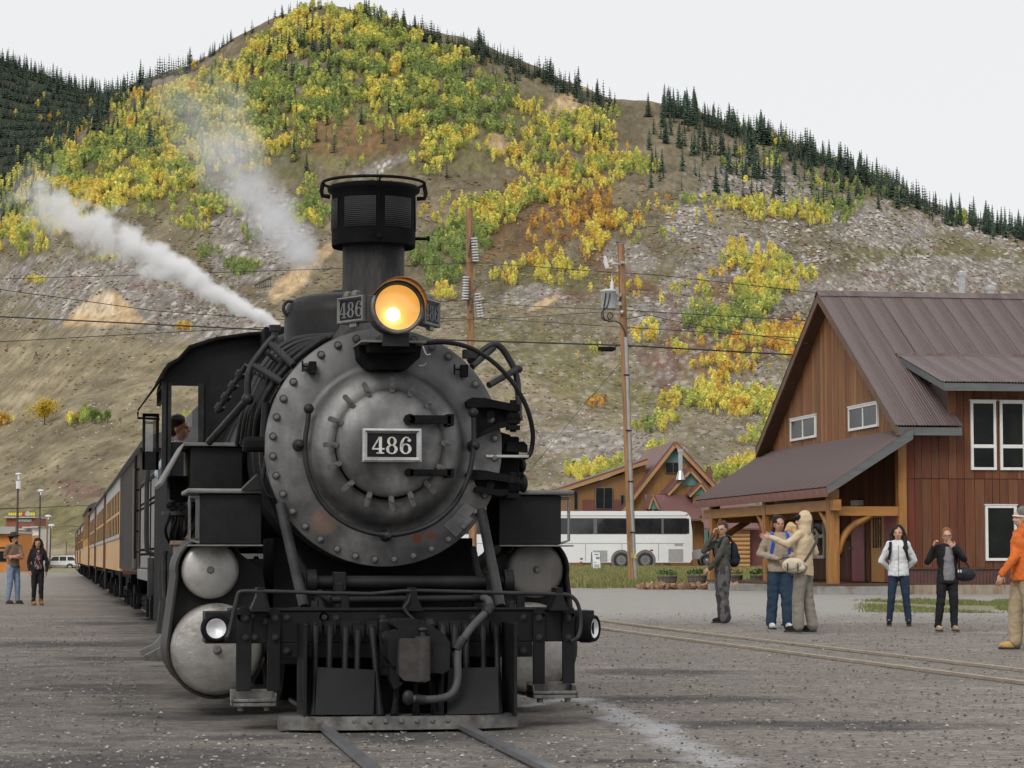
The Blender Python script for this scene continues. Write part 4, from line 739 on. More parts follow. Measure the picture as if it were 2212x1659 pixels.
# --- pilot beam, marker lenses, steps, uncoupling rod
BY = 0.55
def rect(b, xa, xb, ya, yb, dy, th): b.bx(PX(xa, dy), PX(xb, dy), dy, dy + th, PZ(yb, dy), PZ(ya, dy))
b = MB(); rect(b, 446, 1283, 1320, 1388, BY, .30); rect(b, 597, 1150, 1388, 1421, BY + .001, .26); rect(b, 500, 1240, 1314, 1320, BY - .012, .33); beam = b.build("pilot_beam", M["black"], loco, .006)
bb = bolt_mesh("beam_bolt", .021, .03)
for x, y in [(544, 1330), (574, 1342), (549, 1376), (700, 1333), (725, 1334), (1165, 1333), (700, 1333), (825, 1333), (1021, 1333), (619, 1333), (1129, 1333), (619, 1405), (1129, 1405), (651, 1370), (651, 1404), (1111, 1370), (1111, 1404)]:
    c = P(x, y, BY); link("beam_bolt", bb, beam, (c.x, BY, c.z), (0, random.random(), 0))
for sgn, cx in ((-1, 466), (1, 1271)):
    c = P(cx, 1357, BY); rr = WM(21, BY); ang = 0 if sgn < 0 else R(52)
    b = MB(); b.lathe([(rr * 1.5, .05), (rr * 1.5, -.01), (rr * 1.35, -.05), (rr * 1.12, -.055), (rr * 1.0, -.045)], (0, 0, 0), (0, 1, 0), 32); o = b.build("marker_lamp", M["blackd"], loco, loc=(c.x, BY - .002, c.z), rot=(0, 0, ang))
    b = MB(); b.lathe([(rr * 1.02, -.045), (rr * .9, -.034), (rr * .6, -.020), (0.001, -.012)], (0, 0, 0), (0, 1, 0), 28); b.build("lens", pm("mirror_lens", (0.86, 0.87, 0.9), (0.7, 0.7, 0.72), 12, 0.35, .35), o)
for xa, xb in ((513, 546), (580, 608), (1151, 1176), (1214, 1240)):
    b = MB(); L_ = 1490 if xa < 800 else 1480; x0, x1 = PX(xa, BY - .02), PX(xb, BY - .02); zt_, zb = PZ(1326, BY - .02), PZ(L_, BY - .02); b.bx(x0, x1, BY - .035, BY - .006, zb, zt_); b.cyl(((x0 + x1) / 2, BY - .035, zt_), ((x0 + x1) / 2, BY - .006, zt_), (x1 - x0) / 2, n=20); o = b.build("step_hanger", M["black"], loco, .003)
    for y in (1335, 1376): c = P((xa + xb) / 2, y, BY - .04); link("beam_bolt", bb, o, (c.x, BY - .035, c.z))
for xa, xb, ya, yb in ((505, 601, 1489, 1523), (1149, 1246, 1478, 1512)):
    b = MB(); x0, x1 = PX(xa, .42), PX(xb, .42); z0, z1 = PZ(yb, .42), PZ(ya, .42); b.bx(x0, x1, .40, .62, z0 + .02, z0 + .035); b.bx(x0, x1, .40, .412, z0, z0 + .05); b.bx(x0, x1, .61, .622, z0, z1); b.bx(x0, x0 + .012, .4, .62, z0, z1 - .02); b.bx(x1 - .012, x1, .4, .62, z0, z1 - .02); b.cyl((x0 + .06, .45, z0 - .03), (x0 + .06, .45, z0 + .02), .022, n=8); b.cyl((x1 - .06, .45, z0 - .03), (x1 - .06, .45, z0 + .02), .022, n=8); b.build("step", M["worn"], loco, .004)
RD = .40
b = MB(); b.tube(smooth([P(488, 1380, RD - .06), P(493, 1374, RD - .03), P(512, 1290, RD), P(516, 1279, RD), P(525, 1277, RD), P(560, 1277, RD)], 2) + [P(700, 1281, RD), P(800, 1283, RD), P(870, 1277, RD), P(900, 1276, RD)] + [P(1180, 1283, RD), P(1208, 1284, RD)] + smooth([P(1215, 1284, RD), P(1236, 1287, RD), P(1250, 1305, RD), P(1256, 1345, RD), P(1250, 1378, RD - .05), P(1232, 1386, RD - .08)], 2), .0135, 10); rod = b.build("uncoupling_rod", M["iron"], loco)
for x in (562, 893, 1208):
    b = MB(); c = P(x, 1279, RD); q = PZ(1320, RD); b.prism([(c.x - .022, c.z + .03), (c.x + .022, c.z + .03), (c.x + .024, c.z - .03), (c.x + .065, q), (c.x - .065, q), (c.x - .024, c.z - .03)], 'y', RD - .012, RD + .16); b.build("rod_bracket", M["black"], rod, .006)
b = MB(); b.tube([P(886, 1284, RD), P(882, 1300, RD - .03), P(872, 1312, RD - .05), P(876, 1322, RD - .05), P(898, 1342, RD - .08), P(905, 1348, RD - .08)], .009, 8); b.tube([P(872, 1312, RD - .05), P(884, 1330, RD - .06), P(896, 1344, RD - .08)], .008, 8)
for i in range(7): a = i * .9; b.tube([P(890 + i * 3, 1344 + 4 * math.sin(a), RD - .1), P(896 + i * 3, 1350 - 4 * math.sin(a), RD - .09), P(900 + i * 3, 1343, RD - .1)], .005, 6)
b.build("lift_chain", M["iron"], rod)
# --- pilot
def bar(b, xt, yt, dyt, xb, yb, dyb, wt=.034, wb=.022):
    A, B = P(xt, yt, dyt), P(xb, yb, dyb); d = B - A; b.tube([A + d * f for f in (0, .10, .2, .45, .75, .9, 1)], [.026, .026, .021, .021, .021, .026, .032], 10)
    b.bx(A.x - .036, A.x + .036, A.y - .016, A.y + .012, A.z - .05, A.z + .035); b.cyl((A.x, A.y - .016, A.z), (A.x, A.y - .032, A.z), .016, .009, 10)
pil = None
b = MB(); x0, x1 = PX(612, 0), PX(1128, 0); z0, z1 = PZ(1577, 0), PZ(1548, 0); xm = (x0 + x1) / 2; b.prism([(x0, .16), (x0 + .25, .03), (xm, 0), (x1 - .25, .03), (x1, .16), (x1, .30), (x0, .30)], 'z', z0, z1); pil = b.build("pilot", M["worn"], loco, .006)
rm = MB(); rm.cyl((0, 0, 0), (0, -.012, 0), .017, .010, 10); rm = rm.mesh("rivet", M["worn"])
for i in range(15):
    f = (i + .6) / 15.4; x = x0 + (x1 - x0) * f; yy = .13 * max(0, abs(f - .5) * 2 - (1 - .5 / (x1 - x0) * 2)) / (.5 / (x1 - x0) * 2) + .03 * min(1, abs(f - .5) * 2.6); link("rivet", rm, pil, (x, yy - .002, (z0 + z1) / 2 + .012))
for xt, yt, xb, db in [(682, 1350, 678, .12), (713, 1352, 708, .10), (747, 1355, 742, .09), (773, 1361, 770, .08), (803, 1354, 822, .07), (957, 1350, 950, .07), (983, 1354, 978, .08), (1008, 1352, 1006, .09), (1044, 1352, 1045, .10), (1072, 1350, 1078, .12), (862, 1440, 852, .06), (897, 1450, 899, .05), (925, 1440, 940, .06)]:
    b = MB(); bar(b, xt, yt, .50, xb, 1549, db); b.build("pilot_bar", M["black"], pil)
for pts in ([(685, 1441), (811, 1447), (807, 1544), (681, 1544)], [(968, 1443), (1076, 1441), (1078, 1541), (966, 1544)]):
    b = MB(); V = []
    for off in (0, .012):
        for (x, y), d in zip(pts, (.245, .245, .045, .045)): p = P(x, y, d); V.append((p.x, p.y + off, p.z))
    b.add(V, [(0, 1, 2, 3), (7, 6, 5, 4), (0, 4, 5, 1), (1, 5, 6, 2), (2, 6, 7, 3), (3, 7, 4, 0)]); b.build("cover_plate", M["black"], pil, .002)
for xa, xb in ((652, 660), (1098, 1105)):
    b = MB(); q = PX(xa, .3); b.bx(q, q + .02, .08, .56, PZ(1546, .3), PZ(1346, .3)); b.build("side_plate", M["black"], pil, .003)
b = MB(); b.bx(PX(655, .55) + .03, PX(1100, .55) - .03, .75, .9, .05, .62); b.build("pilot_back", M["blackd"], pil)
b = MB(); rect(b, 668, 780, 1342, 1352, .53, .02); rect(b, 928, 1085, 1342, 1352, .53, .02); rect(b, 815, 975, 1445, 1460, .36, .05); b.build("pilot_rail", M["black"], pil, .003)
# --- coupler
b = MB(); rect(b, 820, 938, 1336, 1450, .46, .09); cp = b.build("coupler_pocket", M["black"], loco, .02)
for x, y in ((832, 1372), (928, 1345)): c = P(x, y, .45); link("beam_bolt", bolt_mesh("pocket_bolt", .03, .04), cp, (c.x, .455, c.z))
def poly(pts, dy): return [(P(x, y, dy).x, P(x, y, dy).z) for x, y in pts]
b = MB(); b.prism(poly([(862, 1386), (868, 1379), (905, 1379), (924, 1374), (926, 1470), (918, 1474), (872, 1470), (861, 1458)], -.02), 'y', -.04, .12); b.cyl(P(913, 1378, .0) + Vector((0, 0, .01)), P(913, 1470, .0), .05, n=20); kn = b.build("knuckle", pm("knuckle_steel", (0.025, 0.023, 0.022), (0.042, 0.039, 0.036), 7, .55, .2, bump=.3, bscale=20, dirt=(0.07, .055, .045), dscale=5), loco, .012)
b = MB(); b.prism(poly([(838, 1384), (850, 1364), (868, 1356), (905, 1350), (932, 1352), (958, 1370), (970, 1386), (970, 1446), (955, 1455), (926, 1452), (925, 1378), (880, 1376), (862, 1386), (860, 1440), (845, 1438), (836, 1420)], .1), 'y', .06, .30); b.prism(poly([(848, 1350), (852, 1338), (900, 1336), (905, 1352), (860, 1360)], .15), 'y', .1, .45); b.prism(poly([(840, 1425), (862, 1440), (862, 1470), (872, 1476), (850, 1490), (843, 1470)], .14), 'y', .12, .26); b.build("coupler_head", M["black"], loco, .02)
b = MB(); b.cyl(P(913, 1362, .03), P(913, 1378, .03), .018, n=12); b.ell(P(913, 1360, .03), (.03, .03, .016)); b.build("knuckle_pin", M["iron"], kn)
# --- air hose
b = MB(); b.tube(smooth([P(1043, 1290, .42), P(1058, 1297, .36), P(1056, 1318, .30), P(1022, 1350, .22), P(990, 1396, .14), P(988, 1420, .10), P(990, 1478, .06), P(972, 1506, .03), P(930, 1512, .0), P(890, 1510, -.02)], 3), .026, 12); hose = b.build("air_hose", pm("hose_rubber", (0.04, 0.04, 0.042), (0.065, 0.064, 0.062), 8, .7), loco)
for A_, B2, r_ in ((P(1000, 1380, .16), P(984, 1406, .12), .033), (P(1060, 1310, .33), P(1048, 1326, .28), .034), (P(918, 1512, -.005), P(896, 1510, -.015), .032)): b = MB(); b.cyl(A_, B2, r_, n=14); b.build("hose_clamp", M["iron"], hose)
b = MB(); b.ell(P(882, 1507, -.02), (.04, .03, .05)); b.build("hose_coupling", M["iron"], hose)
b = MB(); b.cyl(P(717, 1296, .72), P(1024, 1293, .72), .024, n=12); b.tube(smooth([P(1024, 1293, .72), P(1042, 1292, .65), P(1046, 1291, .42)], 2), .03, 10); b.cyl(P(717, 1296, .72), P(690, 1280, .95), .024, n=10)
for x in (746, 1124): b.bx(PX(x - 8, .72), PX(x + 8, .72), .69, .75, PZ(1320, .72), PZ(1283, .72))
b.build("brake_pipe", M["black"], loco)
b = MB(); b.cyl(P(660, 1258, 1.15), P(1106, 1258, 1.15), .046, n=18)
for x in (670, 1095): b.cyl(P(x - 8, 1258, 1.13), P(x + 12, 1258, 1.13), .09, n=18)
for x in (732, 1062): b.box(P(x, 1256, 1.13), (.085, .14, .13)); b.bx(PX(x - 8, 1.13), PX(x + 8, 1.13), 1.05, 1.2, PZ(1320, 1.13), PZ(1258, 1.13))
b.build("equaliser_shaft", M["black"], loco, .008)
for (xa, ya, xb, yb), r_ in (((606, 1092, 657, 1312), .036), ((1040, 1105, 1081, 1312), .036)):
    b = MB(); A, B = P(xa, ya, 1.36), P(xb, yb, .72); b.cyl(A, B, r_, n=16); b.cyl(B, B + Vector((0, 0, -.03)), .085, n=16); b.cyl(B + Vector((.07, -.03, -.02)), B + Vector((.07, -.03, .045)), .026, n=6, smooth=False); b.build("front_brace", M["iron"], loco)
for (xa, ya, xb, yb) in ((640, 1195, 700, 1320), (1022, 1185, 1050, 1320)):
    b = MB(); b.cyl(P(xa, ya, 1.5), P(xb, yb, 1.0), .024, n=10); b.build("frame_brace", M["black"], loco)
# --- cylinders
M["jacket"] = pm("cylinder_jacket", (0.018, 0.0175, 0.0175), (0.03, 0.028, 0.027), 4, .5, bump=.1, dirt=(0.045, 0.04, 0.036), spec=.2)
for sgn in (-1, 1):
    vx_, vz = sgn * 1.176, PZ(1231, 1.9); cx_, cz = sgn * 1.13, PZ(1400, 1.9)
    b = MB(); hull = []
    for i in range(25): a = R(90 - 70 + i * (160) / 24 - 20); hull.append((vx_ + sgn * .245 * math.cos(a) * (1), vz + .245 * math.sin(a)))
    hull = [(vx_ + sgn * .245 * math.cos(R(a)), vz + .245 * math.sin(R(a))) for a in range(150, -11, -10)] + [(cx_ + sgn * .35 * math.cos(R(a)), cz + .35 * math.sin(R(a))) for a in range(10, -171, -10)] + [(sgn * .7, cz + .1), (sgn * .8, vz)]
    b.prism(hull, 'y', 2.02, 2.95, True); cyl = b.build("cylinder_block", M["jacket"], loco)
    b = MB(); o_ = hull[:36]; n = len(o_)
    V = [(p[0], 1.86, p[1]) for p in o_] + [(p[0], 2.03, p[1]) for p in o_]; b.add(V, [(i, i + 1, n + i + 1, n + i) for i in range(n - 1)], True); w_ = b.build("jacket_wrap", M["jacket"], cyl); sm_ = w_.modifiers.new("s", 'SOLIDIFY'); sm_.thickness = .02
    b = MB(); b.lathe([(.205, .15), (.205, .0), (.198, -.02), (.17, -.035), (.05, -.045), (0.0, -.046)], (vx_, 1.9, vz), (0, 1, 0), 48); v_ = b.build("valve_head", M["silver"] if sgn < 0 else pm("weathered_head", (0.26, 0.245, 0.23), (0.17, 0.16, 0.15), 4, .55, .35, bump=.2, stretch=(1, 1, .3), dirt=(.10, .09, .085), dscale=3), loco)
    b = MB(); b.cyl((vx_, 1.86, vz), (vx_, 1.835, vz), .028, .022, 16); b.cyl((vx_, 1.835, vz), (vx_, 1.815, vz), .016, n=6, smooth=False); b.build("head_nut", M["worn"], v_)
    b = MB(); b.lathe([(.325, .12), (.325, .0), (.315, -.03), (.28, -.055), (.1, -.075), (0.0, -.078)], (cx_, 1.86, cz), (0, 1, 0), 56); h_ = b.build("cylinder_head", M["silverd"], loco)
    b = MB(); b.cyl((cx_ + .0, 1.79, cz), (cx_, 1.755, cz), .034, .024, 16); b.cyl((cx_, 1.755, cz), (cx_, 1.735, cz), .018, n=6, smooth=False); b.build("head_nut", M["worn"], h_)
b = MB(); b.bx(-.72, .72, 1.95, 2.9, .35, 1.25); b.bx(-.5, .5, .8, 9.0, .35, .75); b.bx(-.9, .9, 3.0, 9.0, .7, 1.0); b.build("frame", M["blackd"], loco)
# --- wheels
for dy, r_ in ((1.32, .33), (3.6, .55), (4.85, .55), (6.1, .55), (7.35, .55), (8.6, .34)):
    for sgn in (-1, 1):
        b = MB(); b.lathe([(r_ + .025, -.0), (r_ + .025, .03), (r_, .03), (r_, .12), (r_ * .85, .12), (r_ * .8, .09), (.12, .09), (.1, .13), (0, .13)], (sgn * .41, dy, r_), (sgn, 0, 0), 40); b.build("wheel", M["blackd"], loco)
for sgn in (-1, 1):
    b = MB(); b.bx(sgn * 1.14, sgn * 1.20, 3.5, 7.5, .50, .60); b.bx(sgn * 1.05, sgn * 1.12, 2.9, 5.0, .48, .58)
    for dy in (3.6, 4.85, 6.1, 7.35): b.cyl((sgn * .9, dy, .55), (sgn * 1.22, dy, .55), .10, n=18); b.prism([(dy + .42 * math.cos(a) * (1 if a > 0 else 1), .55 + .42 * math.sin(a)) for a in [R(t) for t in range(200, 341, 14)]], 'x', sgn * .95, sgn * 1.05)
    b.build("side_rod", M["iron"], loco, .01)
# --- front boxes over the cylinders and on the running board
for sgn in (-1, 1):
    c_ = 822; m_ = (lambda x: x) if sgn < 0 else (lambda x: 2 * c_ - x)
    D = 1.62; x0, x1 = sorted((PX(m_(432), D), PX(m_(566), D))); z0, z1 = PZ(1176, D), PZ(1069, D)
    b = MB(); b.bx(x0, x1, D, D + .55, z0, z1); bxo = b.build("equipment_box", M["black"], loco, .006)
    xa, xb = sorted((PX(m_(404), D - .04), PX(m_(570), D - .04))); b = MB(); b.bx(xa, xb, D - .05, D + .75, z1 + .004, z1 + .038); b.build("box_lid", M["edge"], bxo, .012)
    b = MB(); b.bx(xa + .02, xb, D - .03, D + .65, z0 - .014, z0 - .003); b.build("box_floor", M["edge"], bxo, .003)
    h = sgn; xo = x0 - .07 if sgn < 0 else x1 + .055; xi = x0 - .0 if sgn < 0 else x1
    b = MB(); b.tube([Vector((xi, D, z1 - .02)), Vector((xo + .0, D, z1 - .02)), Vector((xo - .012 * -h * 0, D, z1 - .05)), Vector((xo, D, z0 + .03)), Vector((xi, D, z0 + .01))], .011, 8); b.build("grab_iron", M["edge"], bxo)
D = 3.3; b = MB(); x0, x1, z0, z1 = PX(411, D), PX(523, D), PZ(1059, D), PZ(968, D); b.bx(x0, x1, D, D + 1.0, z0 - .1, z1); ub = b.build("upper_box", M["black"], loco, .006)
b = MB(); b.bx(PX(396, D), PX(531, D), D - .05, D + 1.1, z1 + .003, z1 + .03); A, B_ = P(398, 962, D), P(350, 1050, D); b.add([A + Vector((0, -.05, 0)), A + Vector((0, 1.1, 0)), B_ + Vector((0, 1.1, 0)), B_ + Vector((0, -.05, 0)), A + Vector((0, -.05, .025)), A + Vector((0, 1.1, .025)), B_ + Vector((-.015, 1.1, .025)), B_ + Vector((-.015, -.05, .025))], [(0, 1, 2, 3), (4, 7, 6, 5), (0, 3, 7, 4), (1, 5, 6, 2), (2, 6, 7, 3), (0, 4, 5, 1)]); b.build("box_roof", M["edge"], ub, .004)
# cooling coil along the running board
for (x, y) in ((447, 1012), (450, 1040), (446, 1058), (440, 1085), (425, 1030), (420, 1060), (412, 1090)):
    a = P(x, y, 3.35); b = MB(); b.cyl(a, a + Vector((-.02, 2.6, 0)), .030, n=12); b.ell(a, .034, 12, 8)
    for t in (.25, .7, 1.15, 1.6): b.cyl(a + Vector((0, t, 0)), a + Vector((0, t + .03, 0)), .042, n=12)
    b.build("cooling_pipe", M["iron"], loco)
for (px, y0, y1, r_, mt) in ((408, 1112, 1155, .06, "rust"), (408, 1155, 1172, .045, "rust"), (395, 1168, 1215, .085, "rust"), (380, 1105, 1112, .09, "iron"), (372, 1080, 1240, .022, "iron"), (356, 1190, 1290, .02, "iron")):
    b = MB(); A, B_ = P(px, y0, 3.5), P(px, y1, 3.5); b.cyl(A, B_, r_, r_ * .92, 16); b.cyl(A, A - Vector((0, 0, .03)), r_ * 1.2, n=16); b.build("feed_valve" if mt == "rust" else "drain_pipe", M[mt], loco)
b = MB()
for i in range(9): p0 = P(368 + i * 6, 1092 + (i % 3) * 7, 3.45); b.tube(smooth([p0, p0 + Vector((.03 * math.sin(i), -.05, -.08)), p0 + Vector((-.05 + .02 * i % .07, .0, -.2)), p0 + Vector((.02, .1, -.32))], 2), .012, 7); b.ell(p0, (.035, .03, .03), 8, 6)
b.build("small_pipes", M["blackd"], loco)
b = MB(); b.bx(PX(366, 3.9), PX(440, 3.9), 3.8, 6.9, .55, 1.75); b.build("running_gear_housing", M["blackd"], loco)
# --- rails and pipes up the left side of the smokebox
b = MB(); b.tube(smooth([P(592, 728, 1.7), P(583, 735, 1.7), P(547, 782, 1.7), P(538, 800, 1.7), P(535, 825, 1.7), P(535, 860, 1.7)], 2), .024, 10); b.ell(P(535, 862, 1.7), .044); b.tube([P(535, 862, 1.7), P(452, 955, 2.3)], .028, 12); b.tube([P(584, 742, 1.7), P(634, 790, 1.5)], .026, 10); b.tube([P(548, 789, 1.7), P(611, 827, 1.5)], .026, 10); b.tube([P(572, 757, 1.8), P(620, 800, 1.8)], .018, 10); b.build("hand_rail", M["iron"], loco)
b = MB(); b.tube([P(468, 890, 2.6), P(532, 788, 2.4)], .020, 10)
for f in (.1, .32, .56, .8): q = P(468, 890, 2.6).lerp(P(532, 788, 2.4), f); d = (P(532, 788, 2.4) - P(468, 890, 2.6)).normalized(); b.cyl(q - d * .02, q + d * .02, .038, n=10)
b.build("jointed_rod", M["iron"], loco)
for off, dy in ((0, 1.75), (9, 1.9), (19, 2.05), (28, 2.3), (-12, 1.62)):
    b = MB(); b.tube(smooth([P(703 + off * .6, 732 - off * .2, dy), P(640 - off * .6, 757 - off * .9, dy), P(596 - off, 800 - off * .5, dy), P(563 - off * .8, 852, dy), P(545 - off * .8, 905, dy), P(540 - off * .9, 958, dy + .3)], 3), .021 if off % 2 else .027, 10)
    q = P(585 - off, 815 - off * .5, dy); b.ell(q, (.04, .05, .04), 10, 8); b.build("steam_pipe", M["iron" if off % 3 else "black"], loco)
b = MB(); b.ell(P(545, 957, 1.5), (.02, .02, .02)); c0, c1 = P(526, 943, 1.45), P(580, 975, 1.45); b.bx(c0.x, c1.x, 1.42, 1.62, c1.z, c0.z); b.build("bracket", M["blackd"], loco, .03)
b = MB(); b.tube([P(577, 985, 1.46), P(566, 1040, 1.46), P(576, 1068, 1.46), P(590, 1075, 1.46)], .016, 8); b.tube([P(575, 870, 1.5), P(571, 930, 1.5), P(574, 985, 1.5)], .03, 8); c = P(570, 1050, 1.5); b.prism([(P(x, y, 1.6).x, P(x, y, 1.6).z) for x, y in ((520, 1059), (555, 1025), (572, 1059))], 'y', 1.5, 1.9); b.build("conduit", M["black"], loco)
# --- right side of the smokebox
b = MB(); b.tube(smooth([P(905, 742, 1.3), P(960, 738, 1.3), P(1010, 747, 1.3), P(1060, 775, 1.3), P(1105, 820, 1.3), P(1138, 875, 1.3), P(1152, 930, 1.35), P(1150, 965, 1.4), P(1144, 985, 1.4), P(1130, 990, 1.4)], 3), .0165, 10); b.build("conduit", M["black"], loco)
b = MB(); b.tube(smooth([P(1012, 782, 1.7), P(1055, 747, 1.7), P(1072, 742, 1.7), P(1090, 757, 1.7), P(1116, 805, 1.7), P(1120, 850, 1.7), P(1121, 898, 1.7)], 2), .024, 10); b.ell(P(1121, 902, 1.7), .03); b.tube([P(1056, 832, 1.5), P(1117, 797, 1.7)], .024, 10); b.tube([P(1020, 792, 1.5), P(1066, 752, 1.7)], .022, 10); b.ell(P(1118, 797, 1.7), (.04, .03, .03)); b.box(P(1014, 765, 1.6), (.09, .1, .06)); b.build("hand_rail", M["iron"], loco)
def hinge_arm(y0, y1, yl):
    b = MB(); D = 1.30; b.prism(poly([(1006, y0 + 2), (1020, y0 - 8), (1048, y0 - 6), (1118, y0 + 8), (1120, y1 - 8), (1082, y1), (1024, yl), (1030, yl - 12), (1082, y1 - 14), (1100, y1 - 16), (1100, y0 + 20), (1060, y0 + 14), (1010, y0 + 14)], D), 'y', D, D + .12); b.prism(poly([(1025, y0 + 10), (1100, y0 + 18), (1100, y1 - 14), (1034, yl - 8)], D), 'y', D + .07, D + .10)
    for yy, hh in ((y0 + 8, 14), (y0 + 28, 12), (y1 - 22, 12), (y1 - 6, 10)): b.cyl(P(1108, yy + hh, D + .03), P(1108, yy, D + .03), .052, n=16)
    b.cyl(P(1108, y1 + 8, D + .03), P(1108, y0 - 2, D + .03), .022, n=12); b.cyl(P(1060, (y0 + y1) / 2, D + .07), P(1060, (y0 + y1) / 2, D + .03), .03, n=12); return b.build("pump_bracket", M["blackd"], loco, .008)
hinge_arm(866, 925, 950); hinge_arm(1022, 1072, 1062)
b = MB(); b.bx(PX(1046, 1.5), PX(1122, 1.5), 1.5, 1.95, PZ(1075, 1.5), PZ(940, 1.5)); b.cyl(P(1090, 1085, 1.8), P(1090, 985, 1.8), .14, n=24); b.prism(poly([(1055, 975), (1068, 930), (1100, 940), (1110, 975)], 1.5), 'y', 1.46, 1.7); b.prism(poly([(1092, 975), (1094, 956), (1130, 954), (1138, 962), (1138, 978)], 1.45), 'y', 1.42, 1.46); pump = b.build("air_pump", M["blackd"], loco, .012)
b = MB(); b.bx(PX(1048, 1.4), PX(1140, 1.4), 1.36, 1.8, PZ(987, 1.4), PZ(981, 1.4)); b.build("pump_shelf", M["chrome"], pump, .003)
b = MB(); b.cyl(P(1118, 1044, 1.6), P(1134, 1044, 1.58), .06, n=18); b.ell(P(1130, 1044, 1.58), (.035, .06, .07)); b.ell(P(1128, 1005, 1.65), (.03, .05, .055)); b.build("pump_valve", M["black"], pump)
# --- cab
CBY = 7.3
def cz_(y): return PZ(y, CBY, 500)
arc = [(-1.30, 2.72), (-1.285, 2.80), (-1.24, 2.865), (-1.15, 2.915)] + [(x, 2.95 + .24 * math.sin(math.acos(min(1, abs(x) / 1.12)))) for x in (-1.05, -.8, -.5, -.2, 0)]
arc = arc + [(-x, z) for x, z in reversed(arc[:-1])]
wx0, wx1 = PX(369, CBY), PX(427, CBY); wz0, wz1 = PZ(955, CBY, 400), PZ(833, CBY, 400)
b = MB(); low = [(x, z) for x, z in arc]
b.prism([(-1.30, wz1)] + low + [(1.30, wz1)], 'y', CBY, CBY + .04); b.bx(-1.30, wx0, CBY, CBY + .04, .9, wz1); b.bx(wx1, 1.30, CBY, CBY + .04, 1.2, wz1); b.bx(wx0, wx1, CBY, CBY + .04, .9, wz0); cab = b.build("cab", M["black"], loco, .003)
b = MB(); n = len(arc); V = [(x, CBY - .12, z) for x, z in arc] + [(x, CBY + 1.7, z) for x, z in arc] + [(x * 1.02, CBY - .12, z + .035) for x, z in arc] + [(x * 1.02, CBY + 1.7, z + .035) for x, z in arc]
b.add(V, [(i, i + 1, n + i + 1, n + i) for i in range(n - 1)] + [(2 * n + i, 3 * n + i, 3 * n + i + 1, 2 * n + i + 1) for i in range(n - 1)] + [(i, 2 * n + i, 2 * n + i + 1, i + 1) for i in range(n - 1)], True); b.build("cab_roof", M["blackd"], cab)
b = MB()
for s_ in (-1, 1): b.bx(s_ * 1.30, s_ * 1.26, CBY + .04, CBY + 1.0, .9, 1.95); b.bx(s_ * 1.30, s_ * 1.26, CBY + .04, CBY + .2, 1.95, 2.72); b.bx(s_ * 1.30, s_ * 1.26, CBY + .04, CBY + 1.5, 2.6, 2.72)
b.build("cab_side", M["black"], cab, .003)
b = MB(); b.bx(wx1 - .0, wx1 + .05, CBY - .03, CBY, wz0, wz1 + .02); b.bx(wx0 - .03, wx0, CBY - .02, CBY, .95, wz1 + .02); b.bx(-1.31, -1.27, CBY - .035, CBY - .005, .9, 2.75)
for i in range(16): b.cyl((-1.24, CBY, 1.0 + i * .1), (-1.24, CBY - .012, 1.0 + i * .1), .01, n=8)
b.build("window_frame", M["iron"], cab)
b = MB(); x0, x1 = PX(307, 8.3), PX(343, 8.3); z0, z1, za = PZ(1015, 8.3, 325), PZ(893, 8.3, 325), PZ(975, 8.3, 325); b.bx(x0, x0 + .028, 8.3, 8.34, z0, z1); b.bx(x1 - .03, x1, 8.3, 8.34, z0, z1); b.bx(x0, x1, 8.3, 8.34, z1 - .03, z1); b.bx(x0, x1, 8.3, 8.34, z0, za); wd = b.build("wind_deflector", M["black"], cab, .003)
M["pane"] = thin_glass("dusty_pane", (.62, .62, .60), .15)
b = MB(); b.bx(x0 + .028, x1 - .03, 8.315, 8.325, za, z1 - .03); b.build("pane", M["pane"], wd)
b = MB(); A, B_, C_ = P(349, 818, 7.9), P(297, 888, 8.2), P(345, 850, 8.2); V = [P(350, 816, 7.6), P(298, 890, 7.9), P(298, 888, 9.2), P(350, 822, 9.4)]; b.add(V + [v + Vector((-.004, 0, .02)) for v in V], [(0, 1, 2, 3), (7, 6, 5, 4), (0, 4, 5, 1), (1, 5, 6, 2), (2, 6, 7, 3), (3, 7, 4, 0)]); b.tube([P(298, 890, 7.95), P(298, 903, 7.95), P(345, 905, 7.95)], .012, 6); b.build("awning", M["blackd"], cab)
b = MB(); b.box((-.3, CBY + .9, 1.6), (1.4, .5, .9)); b.cyl((-.75, CBY + .75, 1.9), (-.75, CBY + .75, 2.1), .06, n=12); b.box((-.65, CBY + .5, 1.98), (.25, .2, .14)); b.build("backhead", M["blackd"], cab, .03)
b = MB(); b.box((-.95, CBY + 1.1, 1.25), (.5, .5, .7)); b.build("cab_seat", M["blackd"], cab, .02)
# dark underframe pieces that hang below the cab
b = MB(); b.cyl(P(330, 1205, 7.4), P(330, 1285, 7.4), .05, n=12); b.build("drain_pipe", M["iron"], loco)
b = MB(); b.cyl(P(356, 1300, 4.5), P(352, 1368, 4.5), .045, .06, n=12); b.build("drain_pipe", M["iron"], loco)
b = MB(); b.tube(smooth([P(360, 1180, 5.5), P(352, 1200, 5.5), P(345, 1260, 5.5), P(352, 1340, 5.5)], 2), .02, 8); b.build("sand_pipe", M["iron"], loco)
